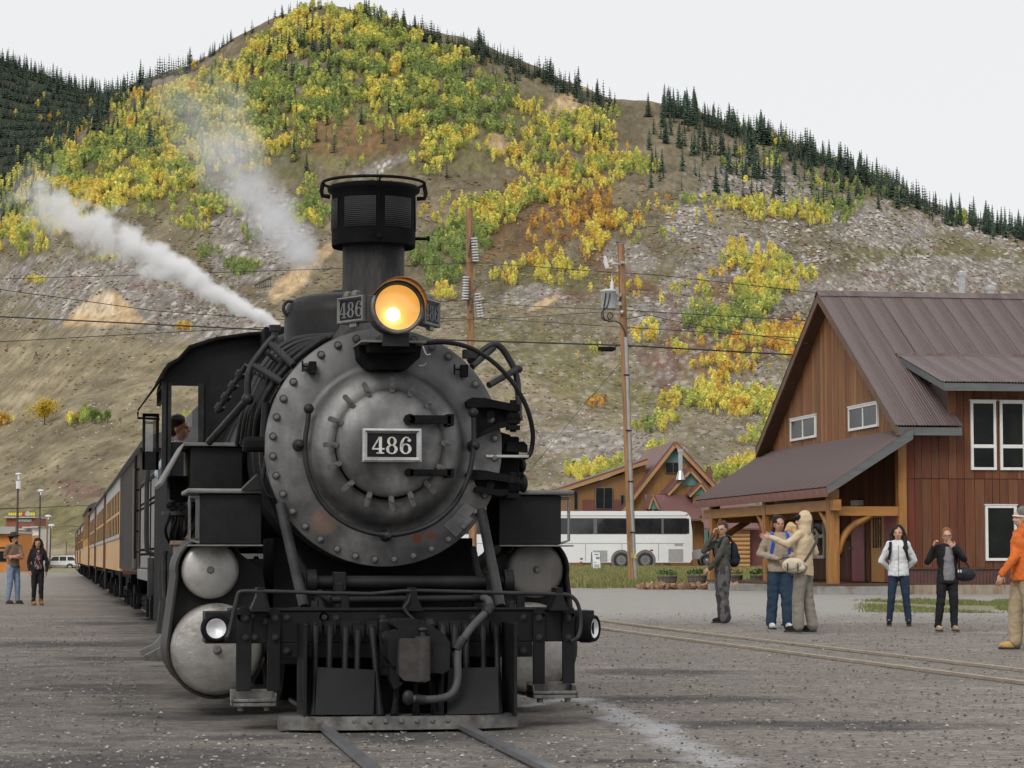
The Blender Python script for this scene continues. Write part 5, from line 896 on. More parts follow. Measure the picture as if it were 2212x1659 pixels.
# ================================================================== tracks
M["railtop"] = pm("polished_rail", (0.16, 0.165, 0.175), (0.24, 0.245, 0.26), 6, .35, .6)
M["raildust"] = pm("dusty_rail", (0.40, 0.34, 0.26), (0.30, 0.25, 0.19), 3, .7, .1)
def rail(parent, pts, mt):
    b = MB()
    for prof in ([(-.032, .035), (.032, .035), (.032, .005), (-.032, .005)], [(-.010, .005), (.010, .005), (.010, -.06), (-.010, -.06)]):
        n = len(prof); V = []
        for i, p in enumerate(pts):
            d = (Vector(pts[min(i + 1, len(pts) - 1)]) - Vector(pts[max(i - 1, 0)])).normalized(); s_ = Vector((d.y, -d.x, 0)); V += [Vector(p) + s_ * x + Vector((0, 0, z)) for x, z in prof]
        b.add(V, [(i * n + k, (i + 1) * n + k, (i + 1) * n + (k + 1) % n, i * n + (k + 1) % n) for i in range(len(pts) - 1) for k in range(n)])
        b.add(V[:n], [tuple(range(n))])
    return b.build("rail", M[mt], parent)
t1 = empty("railway_track", (0, 0, 0), label="near railway track with two steel rails running under the locomotive", cat="track")
for s_, pts in ((-1, [(690, 1569), (795, 1659), (905, 1750)]), (1, [(996, 1574), (1166, 1659), (1345, 1750)])):
    q = [ptz(*p, 0.0) for p in pts]; a = Vector((LX + s_ * .457, 17.5, 0)); rail(t1, [Vector((LX + s_ * .457, 120, -.02)), Vector((LX + .1 + s_ * .457, 30, -.01)), a] + q + [q[-1] + (q[-1] - q[-2]) * 4], "railtop")
t2 = empty("railway_track", (0, 0, 0), label="second railway track half buried in the gravel right of the locomotive", cat="track")
for X_ in (8.43, 9.36): rail(t2, [Vector((X_ + (0.12 if y > 40 else 0) * (y - 40) / 40, y, gzs(X_, y) - .012)) for y in (2, 12, 20, 28, 36, 44, 55, 70, 90)], "raildust")
# ================================================================== tender and cars
TX = 2.42
def box_car(nm, Y0, Y1, hw, z0, z1, mt, **k):
    root = empty(nm, (TX, Y0, 0), **k); b = MB(); b.bx(-hw, hw, 0, Y1 - Y0, z0, z1); b.build("body", M[mt], root, .01); return root
M["tender"] = pm("grey_tender_paint", (0.150, 0.147, 0.150), (0.190, 0.186, 0.188), 2, .5, bump=.05, dirt=(.12, .112, .108), stretch=(1, 1, .3))
M["carbrown"] = pm("brown_grey_car_paint", (0.058, 0.050, 0.048), (0.08, 0.071, 0.068), 3, .6, bump=.15, stretch=(1, 1, .3))
M["yellow"] = pm("coach_yellow", (0.56, 0.325, 0.115), (0.50, 0.285, 0.095), 1.2, .45, bump=.05, dirt=(.40, .23, .09), dscale=.7)
M["letter"] = pm("grey_letterboard", (0.36, 0.355, 0.34), (0.30, 0.295, 0.28), 2, .5)
M["roofblk"] = pm("coach_roof", (0.05, 0.05, 0.052), (0.075, 0.074, 0.073), 2, .55, bump=.1)
M["cglass"] = pm("coach_window", (0.03, 0.02, 0.011), (0.085, 0.05, 0.02), 1.6, .5, spec=0)
def truck(root, y, par="truck"):
    b = MB()
    for dy in (-.75, .75):
        for s_ in (-1, 1): b.lathe([(.36, 0), (.36, .10), (.25, .10), (.2, .06), (.0, .08)], (s_ * .44, y + dy, .34), (s_, 0, 0), 24)
    for s_ in (-1, 1):
        b.bx(s_ * .92, s_ * 1.0, y - 1.15, y + 1.15, .30, .42); b.bx(s_ * .90, s_ * 1.02, y - .35, y + .35, .2, .62)
        for dy in (-.75, .75): b.box((s_ * .98, y + dy, .34), (.14, .26, .28))
    b.bx(-.95, .95, y - .15, y + .15, .45, .8); return b.build(par, M["blackd"], root)
td = empty("tender", (TX, 26.8, 0), label="grey coal tender coupled behind the locomotive cab", cat="tender")
b = MB(); b.bx(-1.27, 1.27, 0, 8.6, .97, 2.16); b.build("tank", M["tender"], td, .02)
b = MB(); b.bx(-1.30, 1.30, -.1, 8.9, .82, .96); b.build("underframe", M["tender"], td, .01)
b = MB(); b.bx(-1.1, 1.1, 2.4, 7.2, 2.16, 2.4); b.prism([(-.9, 2.4), (-.4, 2.52), (.5, 2.5), (.9, 2.4)], 'y', 2.6, 7); b.build("coal_bunker", M["blackd"], td, .02)
rv = MB(); rv.ell((0, 0, 0), (.012, .018, .018), 8, 6); rvm = rv.mesh("rivet", M["blackd"])
for z in (1.16, 1.22, 1.78, 1.84):
    b = MB()
    for i in range(74): b.ell((-1.275, .3 + i * .11, z), (.010, .022, .017), 6, 4)
    o = b.build("rivet_row", M["blackd"], td); o["kind"] = "stuff"
b = MB(); b.bx(-1.285, -1.268, 4.6, 4.64, 1.0, 2.12); b.bx(-1.285, -1.268, 8.5, 8.56, 1.0, 2.12); b.bx(-1.285, -1.268, .0, .08, 1.0, 2.12); b.bx(-1.285, -1.268, .0, 8.6, 2.08, 2.13); b.build("seam", M["blackd"], td)
for y0 in (1.2, 5.2):
    b = MB(); b.bx(-1.278, -1.268, y0, y0 + 2.6, 1.32, 1.66); b.build("faded_panel", pm("faded_paint", (0.21, 0.205, 0.205), (0.165, 0.16, 0.16), 5, .6), td)
b = MB(); b.tube(smooth([Vector((-1.30, -.3, 2.1)), Vector((-1.47, -.35, 2.1)), Vector((-1.50, -.35, 2.0)), Vector((-1.50, -.35, 1.25)), Vector((-1.48, -.35, 1.15)), Vector((-1.30, -.3, 1.14))], 2), .026, 10); b.build("grab_rail", M["iron"], td)
truck(td, 1.9); truck(td, 6.6)
for y0, mt in ((-.6, "worn"), (.8, "edge")):
    b = MB(); b.prism([(-1.02, .80), (-1.16, .80), (-1.17, .52), (-1.24, .32), (-1.36, .18), (-1.52, .10), (-1.50, .05), (-1.15, .04), (-1.04, .08)], 'y', y0, y0 + .14); b.build("flanger_blade", M[mt], td, .02)
# dark baggage car
bc = box_car("baggage_car", 36.6, 48.2, 1.22, .90, 2.70, "carbrown", label="dark brown baggage car between the tender and the yellow coaches", cat="railway car")
L_ = 11.6; b = MB()
for i in range(30): b.bx(-1.245, -1.22, i * .4, i * .4 + .05, .92, 2.66)
b.build("side_batten", M["carbrown"], bc)["kind"] = "stuff"
b = MB(); b.bx(-1.26, -1.22, 1.2, 3.1, .95, 2.5); b.bx(-1.28, -1.26, 1.2, 1.3, .95, 2.5); b.build("sliding_door", M["wooddark"], bc); b = MB(); b.bx(-1.25, 1.25, -.05, .03, .85, 2.75); b.build("end_frame", M["wooddark"], bc)
def car_roof(root, L, zb, hw, mt="roofblk", cl=True):
    b = MB(); pts = [(hw * 1.06 * math.cos(R(a)), zb + .34 * math.sin(R(a))) for a in range(0, 181, 15)]; b.prism(pts, 'y', -.25, L + .25, True)
    if cl: b.prism([(.5, zb + .28), (.5, zb + .55), (.42, zb + .63), (-.42, zb + .63), (-.5, zb + .55), (-.5, zb + .28)], 'y', .1, L - .1)
    return b.build("roof", M[mt], root)
car_roof(bc, L_, 2.70, 1.22); truck(bc, 1.8); truck(bc, 9.8)
b = MB()
for z in (1.2, 1.5, 1.8, 2.1, 2.4): b.tube([(-1.24, .1, z), (-1.30, .1, z), (-1.30, .5, z), (-1.24, .5, z)], .012, 6)
b.tube([(-1.30, .1, 1.1), (-1.30, .1, 2.6)], .012, 6); b.tube([(-1.30, .5, 1.1), (-1.30, .5, 2.6)], .012, 6); b.build("ladder", M["blackd"], bc)["kind"] = "stuff"
def make_coach(Y0, label):
    L = 14.4; c = empty("passenger_coach", (TX, Y0, 0), label=label, cat="railway coach", group="yellow passenger coaches of the train"); hw = 1.22
    b = MB(); b.bx(-hw, hw, 0, L, .86, 1.50); b.bx(-hw + .04, hw - .04, 0, L, 1.5, 1.6); b.build("lower_side", M["yellow"], c, .01)
    b = MB(); b.bx(-hw - .02, hw + .02, 0, L, 1.50, 1.58); b.build("belt_rail", M["letter"], c)
    b = MB(); b.bx(-hw, hw, 0, L, 2.44, 2.69); b.build("letterboard", M["letter"], c)
    b = MB(); b.bx(-hw + .09, hw - .09, .05, L - .05, 1.55, 2.5); b.build("interior", M["cglass"], c)
    wm = MB(); wm.bx(-.03, .03, -.30, .30, 1.58, 2.44); wm = wm.mesh("window_post", M["yellow"]); n = 9; sp_ = (L - 1.2) / n
    gm = MB(); gm.bx(-.006, .006, 0, .92, 1.58, 2.44); gm = gm.mesh("window", M["cglass"]); sm2 = MB(); sm2.bx(-.0075, .0075, 0, .92, 1.98, 2.03); sm2 = sm2.mesh("sash", M["yellow"])
    for i in range(n + 1):
        link("window_post", wm, c, (-hw + .03, .6 + i * sp_, 0))
        if i < n: w_ = link("window", gm, c, (-hw + .004, .6 + i * sp_ + .28, 0)); link("sash", sm2, w_)
    b = MB()
    for y in (0.0, L - .55): b.bx(-hw - .002, -hw + .1, y, y + .55, 1.58, 2.44); b.bx(hw - .1, hw, y, y + .55, 1.58, 2.44)
    b.build("corner_panel", M["yellow"], c)
    b = MB(); M["cend"] = pm("coach_end", (0.10, .045, .03), (.13, .06, .04), 3, .6); b.bx(-hw + .05, hw - .05, -.06, 0, .8, 2.69); b.build("end_wall", M["cend"], c); b = MB(); b.bx(-hw + .05, hw - .05, L, L + .06, .8, 2.69); b.bx(-.06 - hw, -hw + .12, L - .04, L + .1, .8, 2.7); b.build("end_wall", M["cend"], c)
    car_roof(c, L, 2.69, hw); truck(c, 2.2); truck(c, L - 2.2)
    b = MB(); b.bx(-1.0, 1.0, 0, L, .72, .86); b.bx(-.9, -.2, 5, 7.5, .35, .72)
    b.build("underframe", M["blackd"], c)
    for y in (-.5, L - .35): b = MB(); b.bx(-1.22, -.8, y, y + .85, .36, .42); b.bx(-1.22, -1.18, y, y + .85, .36, .85); b.build("boarding_step", M["blackd"], c)
    b = MB(); b.cyl((-.5, 2, 3.2), (-.5, 2, 3.5), .06, n=10); b.cyl((-.5, 9, 3.2), (-.5, 9, 3.5), .06, n=10); b.build("stove_pipe", M["blackd"], c)
    return c
c0 = make_coach(48.9, "first yellow passenger coach, right behind the dark baggage car")
for Y0, lb in ((64.3, "second yellow passenger coach behind the baggage car"), (79.7, "third yellow passenger coach, just ahead of the open car"), (115, "yellow passenger coach just behind the dark roofed open car"), (131, "last but one yellow coach of the train"), (147, "last yellow coach at the far end of the train")):
    c = copy_tree(c0); c.location = (TX, Y0, 0); c["label"] = lb
og = box_car("open_car", 95.6, 114.2, 1.24, .85, 1.6, "yellow", label="open sided car with dark curtains and high roof among the yellow coaches", cat="railway car")
b = MB(); b.bx(-1.25, 1.25, 0, 18.6, 1.9, 3.0); b.build("curtain", M["blackd"], og); car_roof(og, 18.6, 3.0, 1.25, cl=True); truck(og, 2.5); truck(og, 16)
b = MB()
for i in range(9): b.bx(-1.26, -1.16, i * 2.3, i * 2.3 + .12, 1.6, 3.0)
b.build("roof_post", M["yellow"], og)
# ================================================================== depot
DA = R(-1.4); DO = pt(1958, 1273, 69.0); DEX = Vector((math.cos(DA), math.sin(DA), 0)); DEY = Vector((-math.sin(DA), math.cos(DA), 0))
def board_material(name, tones, dirt, red=None):
    k = NT(name); oi = k.new("ObjectInfo"); tc = k.new("TexCoord"); ad = k.new("VectorMath", operation='ADD'); sc = k.new("VectorMath", operation='SCALE')
    cb = k.new("CombineXYZ"); k.ln(oi.outputs["Random"], cb.inputs[0]); k.ln(oi.outputs["Random"], cb.inputs[2]); k.ln(cb.outputs[0], sc.inputs[0]); sc.inputs["Scale"].default_value = 37.0
    k.ln(tc.outputs["Object"], ad.inputs[0]); k.ln(sc.outputs[0], ad.inputs[1]); mp = k.new("Mapping"); mp.inputs["Scale"].default_value = (9, 9, 1.6); k.ln(ad.outputs[0], mp.inputs[0])
    g = k.noise(mp.outputs[0], 1.3, 6, .7); g2 = k.noise(ad.outputs[0], 1.6, 5, .7)
    col = k.ramp(oi.outputs["Random"], [(i / (len(tones) - 1), t) for i, t in enumerate(tones)])
    col = k.mix(1.0, col, k.ramp(g, [(.25, .42), (.5, 1.0), (.75, 1.6)]), 'MULTIPLY'); col = k.mix(k.ramp(g2, [(.48, 0), (.72, .75)]), col, dirt)
    k.set("Base Color", col); k.set("Roughness", .7); k.set("Specular IOR Level", .25); k.bump(g, .35, .01); return k.m
M["boards"] = board_material("stained_boards", [(0.20, 0.088, 0.036), (0.26, 0.122, 0.048), (0.15, 0.066, 0.030), (0.30, 0.150, 0.062), (0.21, 0.078, 0.034), (0.17, 0.10, 0.052)], (0.10, 0.07, 0.05))
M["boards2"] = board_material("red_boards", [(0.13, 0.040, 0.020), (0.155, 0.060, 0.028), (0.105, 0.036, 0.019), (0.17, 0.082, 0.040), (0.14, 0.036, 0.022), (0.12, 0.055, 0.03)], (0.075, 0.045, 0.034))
M["timber"] = pm("amber_timber", (0.36, 0.165, 0.035), (0.25, 0.105, 0.024), 2.2, .55, bump=.2, stretch=(3, 3, .5), dirt=(.17, .07, .022), dscale=1.2)
M["timberx"] = pm("amber_beam", (0.38, 0.175, 0.038), (0.28, 0.12, 0.027), 2.2, .55, bump=.2, stretch=(.5, .5, 3))
M["rooft"] = pm("rusty_corrugated", (0.165, 0.128, 0.125), (0.102, 0.072, 0.068), 1.6, .45, .2, bump=.1, bscale=30, stretch=(2.5, .22, 1), dirt=(.085, .045, .038), dscale=1.1, spec=.4)
M["fascia"] = pm("grey_fascia", (0.125, 0.135, 0.135), (0.09, 0.098, 0.098), 3, .6, stretch=(.4, .4, 3))
M["rustfascia"] = pm("rusty_fascia", (0.185, 0.075, 0.048), (0.14, 0.056, 0.037), 2, .6)
M["white"] = pm("white_trim", (0.72, 0.72, 0.70), (0.66, 0.66, 0.64), 3, .5)
M["dglass"] = pm("dark_glass", (0.006, 0.008, 0.008), (0.016, 0.018, 0.016), 1.3, .1, spec=.12)
M["conc"] = pm("concrete", (0.30, 0.30, 0.28), (0.22, 0.215, 0.20), 2, .9, bump=.2, dirt=(.17, .12, .08), dscale=1.4)
M["reddoor"] = pm("maroon_door", (0.30, 0.055, 0.085), (0.25, 0.048, 0.07), 1.5, .4)
M["wooddoor"] = pm("varnished_door", (0.64, 0.31, 0.065), (0.52, 0.235, 0.045), 2, .4, stretch=(5, 5, .6))
M["darkwood"] = pm("dark_brown_wood", (0.10, 0.05, 0.022), (0.07, 0.035, 0.018), 3, .7)  # plain dark brown for decks, wall backing and door frames
dep = empty("depot_building", DO, DA, label="large wooden depot with steep rusty corrugated roof and timber porch", cat="building")
ub_ = MB(); ub_.box((0, 0, 0), (1, 1, 1)); ubm = {}
def unit(mt):
    if mt not in ubm: ubm[mt] = ub_.mesh("board", M[mt])
    return ubm[mt]
def piece(name, mt, par, c, d, rot=None):
    o = link(name, unit(mt), par, c, rot); o.scale = d; return o
RY, RZ_, EZ = 7.1, 8.95, 4.5                                           # ridge place and height, eave height
roof_z = lambda y: RZ_ - (RZ_ - EZ) * abs(y - RY) / 7.7
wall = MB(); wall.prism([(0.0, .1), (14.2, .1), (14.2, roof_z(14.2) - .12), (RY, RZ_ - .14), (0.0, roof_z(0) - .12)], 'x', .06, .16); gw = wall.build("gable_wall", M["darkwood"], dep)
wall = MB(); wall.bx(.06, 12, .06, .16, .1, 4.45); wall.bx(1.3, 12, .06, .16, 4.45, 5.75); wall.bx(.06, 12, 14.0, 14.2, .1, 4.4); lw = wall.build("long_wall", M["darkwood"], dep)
y = 0.02
while y < 14.15:
    wd = random.uniform(.20, .30); y1 = min(y + wd, 14.18); ym = (y + y1) / 2; t_ = random.uniform(.0, .012)
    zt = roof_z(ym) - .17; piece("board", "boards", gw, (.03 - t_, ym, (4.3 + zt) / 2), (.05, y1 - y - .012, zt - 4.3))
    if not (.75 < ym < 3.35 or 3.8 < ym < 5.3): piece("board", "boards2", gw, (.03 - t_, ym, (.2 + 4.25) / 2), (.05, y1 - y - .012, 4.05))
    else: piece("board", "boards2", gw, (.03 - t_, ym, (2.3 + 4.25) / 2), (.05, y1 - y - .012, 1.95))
    y = y1
x = .02
while x < 6:
    wd = random.uniform(.20, .30); x1 = x + wd; xm = (x + x1) / 2; top = 4.42 if xm < 1.35 else 5.72; cuts = [(.58, 3.05), (3.06, top)] if True else 0
    for z0, z1 in cuts:
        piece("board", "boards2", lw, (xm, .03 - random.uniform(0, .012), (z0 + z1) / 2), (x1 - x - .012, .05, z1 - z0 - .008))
    x = x1
# corrugated sheets
def corr(name, W, n=10, amp=.021):
    b = MB(); m_ = n * 4; V = []
    for i in range(m_ + 1): x_ = W * i / m_; z_ = amp * math.sin(2 * math.pi * n * i / m_); V += [(x_, 0, z_), (x_, 1, z_)]
    b.add(V, [(2 * i, 2 * i + 2, 2 * i + 3, 2 * i + 1) for i in range(m_)], True); return b.mesh(name, M["rooft"])
cm_ = corr("roof_sheet", .66, 8); 
def roof_plane(par, x0, x1, y0, z0, y1, z1, axis='x', jit=.006):
    """sheets side by side along axis, each running from (y0, z0) up to (y1, z1)"""
    L = math.hypot(y1 - y0, z1 - z0); a = math.atan2(z1 - z0, abs(y1 - y0)); x = x0
    while x < x1 - .05:
        dz = random.uniform(0, jit)
        o = link("roof_sheet", cm_, par); o.scale = (min(1, (x1 - x) / .64), L, 1)
        if axis == 'x': o.location = (x, y0, z0 + dz); o.rotation_euler = (a if y1 > y0 else a, 0, 0 if y1 > y0 else math.pi); o.location.x += 0 if y1 > y0 else min(.66, x1 - x)
        else: o.location = (y0, x + min(.64, x1 - x), z0 + dz); o.rotation_euler = (a, 0, R(-90))
        x += .64
rf = empty("roof", (0, 0, 0)); rf.parent = dep
b = MB(); b.prism([(-.55, EZ - .10), (RY, RZ_ - .03), (RY, RZ_ - .21), (-.55, EZ - .26)], 'x', -.38, 1.42); b.prism([(3.0, roof_z(3.0) - .05), (RY, RZ_ - .03), (RY, RZ_ - .21), (3.0, roof_z(3.0) - .21)], 'x', 1.42, 12); b.prism([(RY, RZ_ - .03), (14.75, EZ - .10), (14.75, EZ - .26), (RY, RZ_ - .21)], 'x', -.38, 12); b.build("roof_deck", M["darkwood"], rf)
roof_plane(rf, -.46, 1.46, -.62, EZ, RY, RZ_ + .03); roof_plane(rf, 1.46, 12, 2.9, roof_z(2.9) + .06, RY, RZ_ + .03); roof_plane(rf, -.45, 12, 14.8, EZ, RY, RZ_ + .03)
b = MB(); b.prism([(RY - .28, RZ_ - .10), (RY, RZ_ + .09), (RY + .28, RZ_ - .10), (RY, RZ_ + .06)], 'x', -.47, 12); b.build("ridge_cap", M["rooft"], rf)
b = MB()
for y0, y1 in ((-.62, RY), (14.8, RY)):
    z0, z1 = EZ, RZ_ + .02; b.add([(-.44, y0, z0 - .04), (-.44, y1, z1 - .04), (-.44, y1, z1 - .30), (-.44, y0, z0 - .28), (-.385, y0, z0 - .04), (-.385, y1, z1 - .04), (-.385, y1, z1 - .30), (-.385, y0, z0 - .28)], [(0, 1, 2, 3), (7, 6, 5, 4), (0, 4, 5, 1), (2, 6, 7, 3), (0, 3, 7, 4)])
b.build("barge_board", pm("brown_barge", (.15, .085, .05), (.11, .06, .036), 2, .7), rf); b = MB(); b.bx(-.44, 1.45, -.60, -.56, EZ - .27, EZ - .05); b.build("eave_board", M["fascia"], rf)
# dormer over the long wall
dm_ = empty("dormer", (0, 0, 0)); dm_.parent = dep
dz0, dz1, dy0, dy1 = 5.68, 6.72, -.75, 1.0 + 2.2
b = MB(); b.prism([(dy0 + .02, dz0 - .02), (dy1, dz1 - .02), (dy1, dz1 - .2), (dy0 + .02, dz0 - .2)], 'x', .92, 12); b.build("dormer_deck", M["darkwood"], dm_)
roof_plane(dm_, .85, 12, dy0, dz0 + .03, dy1, dz1 + .03); b = MB(); b.bx(.88, 12, dy0 - .02, dy0 + .025, dz0 - .22, dz0 - .01); b.add([(.86, dy0, dz0 - .0), (.86, dy1, dz1 - .0), (.86, dy1, dz1 - .2), (.86, dy0, dz0 - .2), (.915, dy0, dz0 - .0), (.915, dy1, dz1 - .0), (.915, dy1, dz1 - .2), (.915, dy0, dz0 - .2)], [(0, 1, 2, 3), (7, 6, 5, 4), (0, 3, 7, 4), (3, 2, 6, 7)]); b.build("dormer_fascia", M["fascia"], dm_)
b = MB(); b.bx(1.28, 1.36, .0, 3.0, 4.4, 5.8); b.build("dormer_cheek", M["rooft"], dm_); b = MB(); b.prism([(dy1 - .12, dz1 - .04), (dy1 + .0, dz1 + .10), (dy1 + .25, dz1 + .08)], 'x', .82, 12); b.build("flashing", M["rooft"], dm_)
def window(par, plane, u0, u1, z0, z1, rows=((0, 1),), cols=((0, 1),), f=.075, off=-.03):
    """framed window; plane 'y' stands in the long wall, 'x' in the gable"""
    b = MB(); B = (lambda a0, a1, d0, d1, q0, q1, bb: bb.bx(a0, a1, d0, d1, q0, q1)) if plane == 'y' else (lambda a0, a1, d0, d1, q0, q1, bb: bb.bx(d0, d1, a0, a1, q0, q1))
    B(u0 - f, u0, off - .03, .06, z0 - f, z1 + f, b); B(u1, u1 + f, off - .03, .06, z0 - f, z1 + f, b); B(u0, u1, off - .03, .06, z1, z1 + f, b); B(u0, u1, off - .03, .06, z0 - f, z0, b); B(u0 - f - .03, u1 + f + .03, off - .05, .04, z1 + f, z1 + f + .03, b)
    for r0, r1 in rows[1:]: zz = z0 + (z1 - z0) * r0; B(u0, u1, off - .02, .06, zz - .06, zz + .04, b)
    for c0_, c1_ in cols[1:]: uu_ = u0 + (u1 - u0) * c0_; B(uu_ - .04, uu_ + .04, off - .02, .06, z0, z1, b)
    o = b.build("window", M["white"], par, .004)
    for r0, r1 in rows:
        for c0_, c1_ in cols: q = MB(); B(u0 + (u1 - u0) * c0_ + .01, u0 + (u1 - u0) * c1_ - .01, off + .002, off + .016, z0 + (z1 - z0) * r0 + .01, z0 + (z1 - z0) * r1 - .01, q); q.build("pane", M["dglass"], o)
    return o
for u0, u1 in ((1.97, 2.56), (2.82, 3.41), (4.4, 5.0)): window(dep, 'y', u0, u1, 3.38, 5.16, rows=((0, .335), (.335, 1)))
window(dep, 'y', 2.36, 3.12, .86, 2.25)
for u0, u1 in ((8.95, 11.75), (2.45, 5.2)):
    window(dep, 'x', u0, u1, 4.70, 5.26, cols=((0, .5), (.5, 1)))
b = MB(); n = 0; V = []
for i in range(160): V += [(.0 + i * .025, -.02 + .014 * math.sin(i * 1.57), .12), (.0 + i * .025, -.02 + .014 * math.sin(i * 1.57), .56)]
b.add(V, [(2 * i, 2 * i + 2, 2 * i + 3, 2 * i + 1) for i in range(159)], True); b.bx(-.02, 8, -.06, .0, .55, .60); b.build("skirting", pm("rusty_skirting", (.075, .035, .03), (.11, .05, .04), 3, .6, .2), dep)
b = MB(); b.bx(.0, 12, -.03, .1, -.3, .12); b.build("foundation", pm("stained_concrete", (.34, .29, .22), (.26, .22, .17), 3, .9, dirt=(.20, .10, .05), dscale=4, stretch=(2, 2, .4)), dep)
# porch
po = empty("porch", (0, 0, 0)); po.parent = dep
PXE, PZE, PZW, PY0, PY1 = -2.45, 2.80, 4.42, -.75, 15.2
roof_plane(po, PY0, PY1, PXE, PZE, 0.0, PZW, axis='y')
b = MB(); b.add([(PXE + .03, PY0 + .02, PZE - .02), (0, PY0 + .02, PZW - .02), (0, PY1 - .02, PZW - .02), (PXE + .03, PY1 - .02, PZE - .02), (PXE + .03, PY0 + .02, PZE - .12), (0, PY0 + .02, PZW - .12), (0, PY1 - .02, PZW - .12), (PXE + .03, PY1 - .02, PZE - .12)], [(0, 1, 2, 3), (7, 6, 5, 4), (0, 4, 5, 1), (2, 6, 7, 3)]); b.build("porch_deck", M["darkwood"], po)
b = MB(); b.add([(PXE, PY0 - .01, PZE + .0), (0, PY0 - .01, PZW + .0), (0, PY0 - .01, PZW - .30), (PXE, PY0 - .01, PZE - .22), (PXE, PY0 + .05, PZE), (0, PY0 + .05, PZW), (0, PY0 + .05, PZW - .3), (PXE, PY0 + .05, PZE - .22)], [(0, 1, 2, 3), (7, 6, 5, 4), (0, 3, 7, 4), (3, 2, 6, 7)]); b.build("barge_board", M["fascia"], po)
yy = PY0
while yy < PY1 - .1: piece("fascia_panel", "rustfascia", po, (PXE + .015, yy + .38, PZE - .15), (.03, .75, .24)); yy += .76
b = MB(); b.bx(-2.22, -1.98, PY0 + .25, PY1 - .3, 2.16, 2.46); b.build("eave_beam", M["timberx"], po, .01)
b = MB()
for yb in (0.0, 6.9, 13.8): b.add([(-2.3, yb - .1, PZE - .02), (-.0, yb - .1, PZW - .14), (0, yb - .1, PZW - .36), (-2.3, yb - .1, PZE - .26), (-2.3, yb + .1, PZE - .02), (0, yb + .1, PZW - .14), (0, yb + .1, PZW - .36), (-2.3, yb + .1, PZE - .26)], [(0, 1, 2, 3), (7, 6, 5, 4), (0, 3, 7, 4), (3, 2, 6, 7)])
b.build("rafter", M["timberx"], po)
for yb in (0.0, 6.9, 13.8):
    b = MB(); b.bx(-2.24, -1.94, yb - .16, yb + .16, .12, PZE - .05); b.build("post", M["timber"], po, .012)
    b = MB(); b.bx(-1.94, -.02, yb - .11, yb + .11, 2.02, 2.28); b.build("tie_beam", M["timberx"], po, .01)
    def curved(p0, pm_, p1, w_=.17): q = MB(); q.tube(smooth([Vector(p0), Vector(pm_), Vector(p1)], 2), w_ * .62, 4); return q
    curved((-1.95, yb, 1.0), (-1.72, yb, 1.62), (-.95, yb, 2.08)).build("knee_brace", M["timber"], po)
    for s_ in (-1, 1):
        if (yb == 0 and s_ < 0) or (yb > 13 and s_ > 0): continue
        curved((-2.09, yb + s_ * .1, 1.1), (-2.09, yb + s_ * .35, 1.75), (-2.09, yb + s_ * 1.15, 2.2)).build("knee_brace", M["timber"], po)
b = MB(); b.bx(-.24, -.0, -.14, .14, .12, 4.1); b.build("post", M["timber"], po, .012)
b = MB(); b.bx(-2.6, .0, -.3, 15, -.2, .11); b.build("porch_floor", M["conc"], po, .01); b = MB(); b.bx(-2.62, .0, -.32, 15, .112, .16); b.build("floor_edge", M["darkwood"], po)
# doors and things on the gable wall
for y0, y1, mt in ((3.86, 5.22, "reddoor"), (.82, 1.95, "reddoor"), (1.98, 3.25, "wooddoor")):
    b = MB(); b.bx(-.01, .03, y0, y1, .18, 2.2); d_ = b.build("door", M[mt], dep, .004); q = MB(); ky = y1 - .12 if mt == "reddoor" else y0 + .12; q.cyl((-.01, ky, 1.15), (-.06, ky, 1.15), .03, n=10); q.ell((-.07, ky, 1.15), .04, 10, 8); q.build("door_knob", M["chrome"], d_)
    if mt == "wooddoor":
        for i in range(4): q = MB(); q.bx(-.018, -.008, y0 + .22 + i * .23, y0 + .36 + i * .23, 1.15, 2.02); q.build("pane", M["dglass"], d_)
        q = MB(); q.bx(-.02, .0, y0 + .15, y1 - .15, .3, .95); q.build("door_panel", M["wooddoor"], d_, .01)
for y0, y1, z0, z1 in ((3.74, 5.34, .15, 2.32), (.7, 3.36, .15, 2.32)):
    b = MB(); b.bx(-.03, .05, y0, y0 + .12, z0, z1); b.bx(-.03, .05, y1 - .12, y1, z0, z1); b.bx(-.03, .05, y0 + .12, y1 - .12, z1 - .12, z1); b.build("door_frame", M["darkwood"], dep)
window(dep, 'x', 8.1, 9.2, .95, 2.15, rows=((0, .5), (.5, 1)), f=.10)
b = MB(); b.bx(-.06, -.02, 6.35, 7.2, .80, 2.05); sg = b.build("notice_board", M["white"], dep)
b = MB(); b.bx(-.066, -.06, 6.4, 7.15, 1.45, 2.0); b.build("poster", pm("cream_poster", (.55, .48, .25), (.5, .42, .2), 4, .6), sg)
def text(s_, size, mt, par, loc, rot, name="lettering"):
    cu = bpy.data.curves.new(name, 'FONT'); cu.body = s_; cu.size = size; cu.extrude = .004; cu.align_x = 'CENTER'; cu.align_y = 'CENTER'; t_ = bpy.data.objects.new(name, cu); COL.objects.link(t_); dg = bpy.context.evaluated_depsgraph_get(); me = bpy.data.meshes.new_from_object(t_.evaluated_get(dg)); bpy.data.objects.remove(t_); me.materials.clear(); me.materials.append(M[mt]); return link(name, me, par, loc, rot)
for s_, z in (("TO", 1.28), ("SA", .98)): text(s_, .33, "plateblk", sg, (-.066, 6.78, z), (R(90), 0, R(-90)))
b = MB(); b.bx(-.10, -.02, 5.5, 5.62, 1.4, 1.75); b.build("wall_box", M["iron"], dep); b = MB(); b.bx(-.2, -.02, 3.9, 4.6, 2.4, 2.55); b.build("porch_light", M["white"], dep)
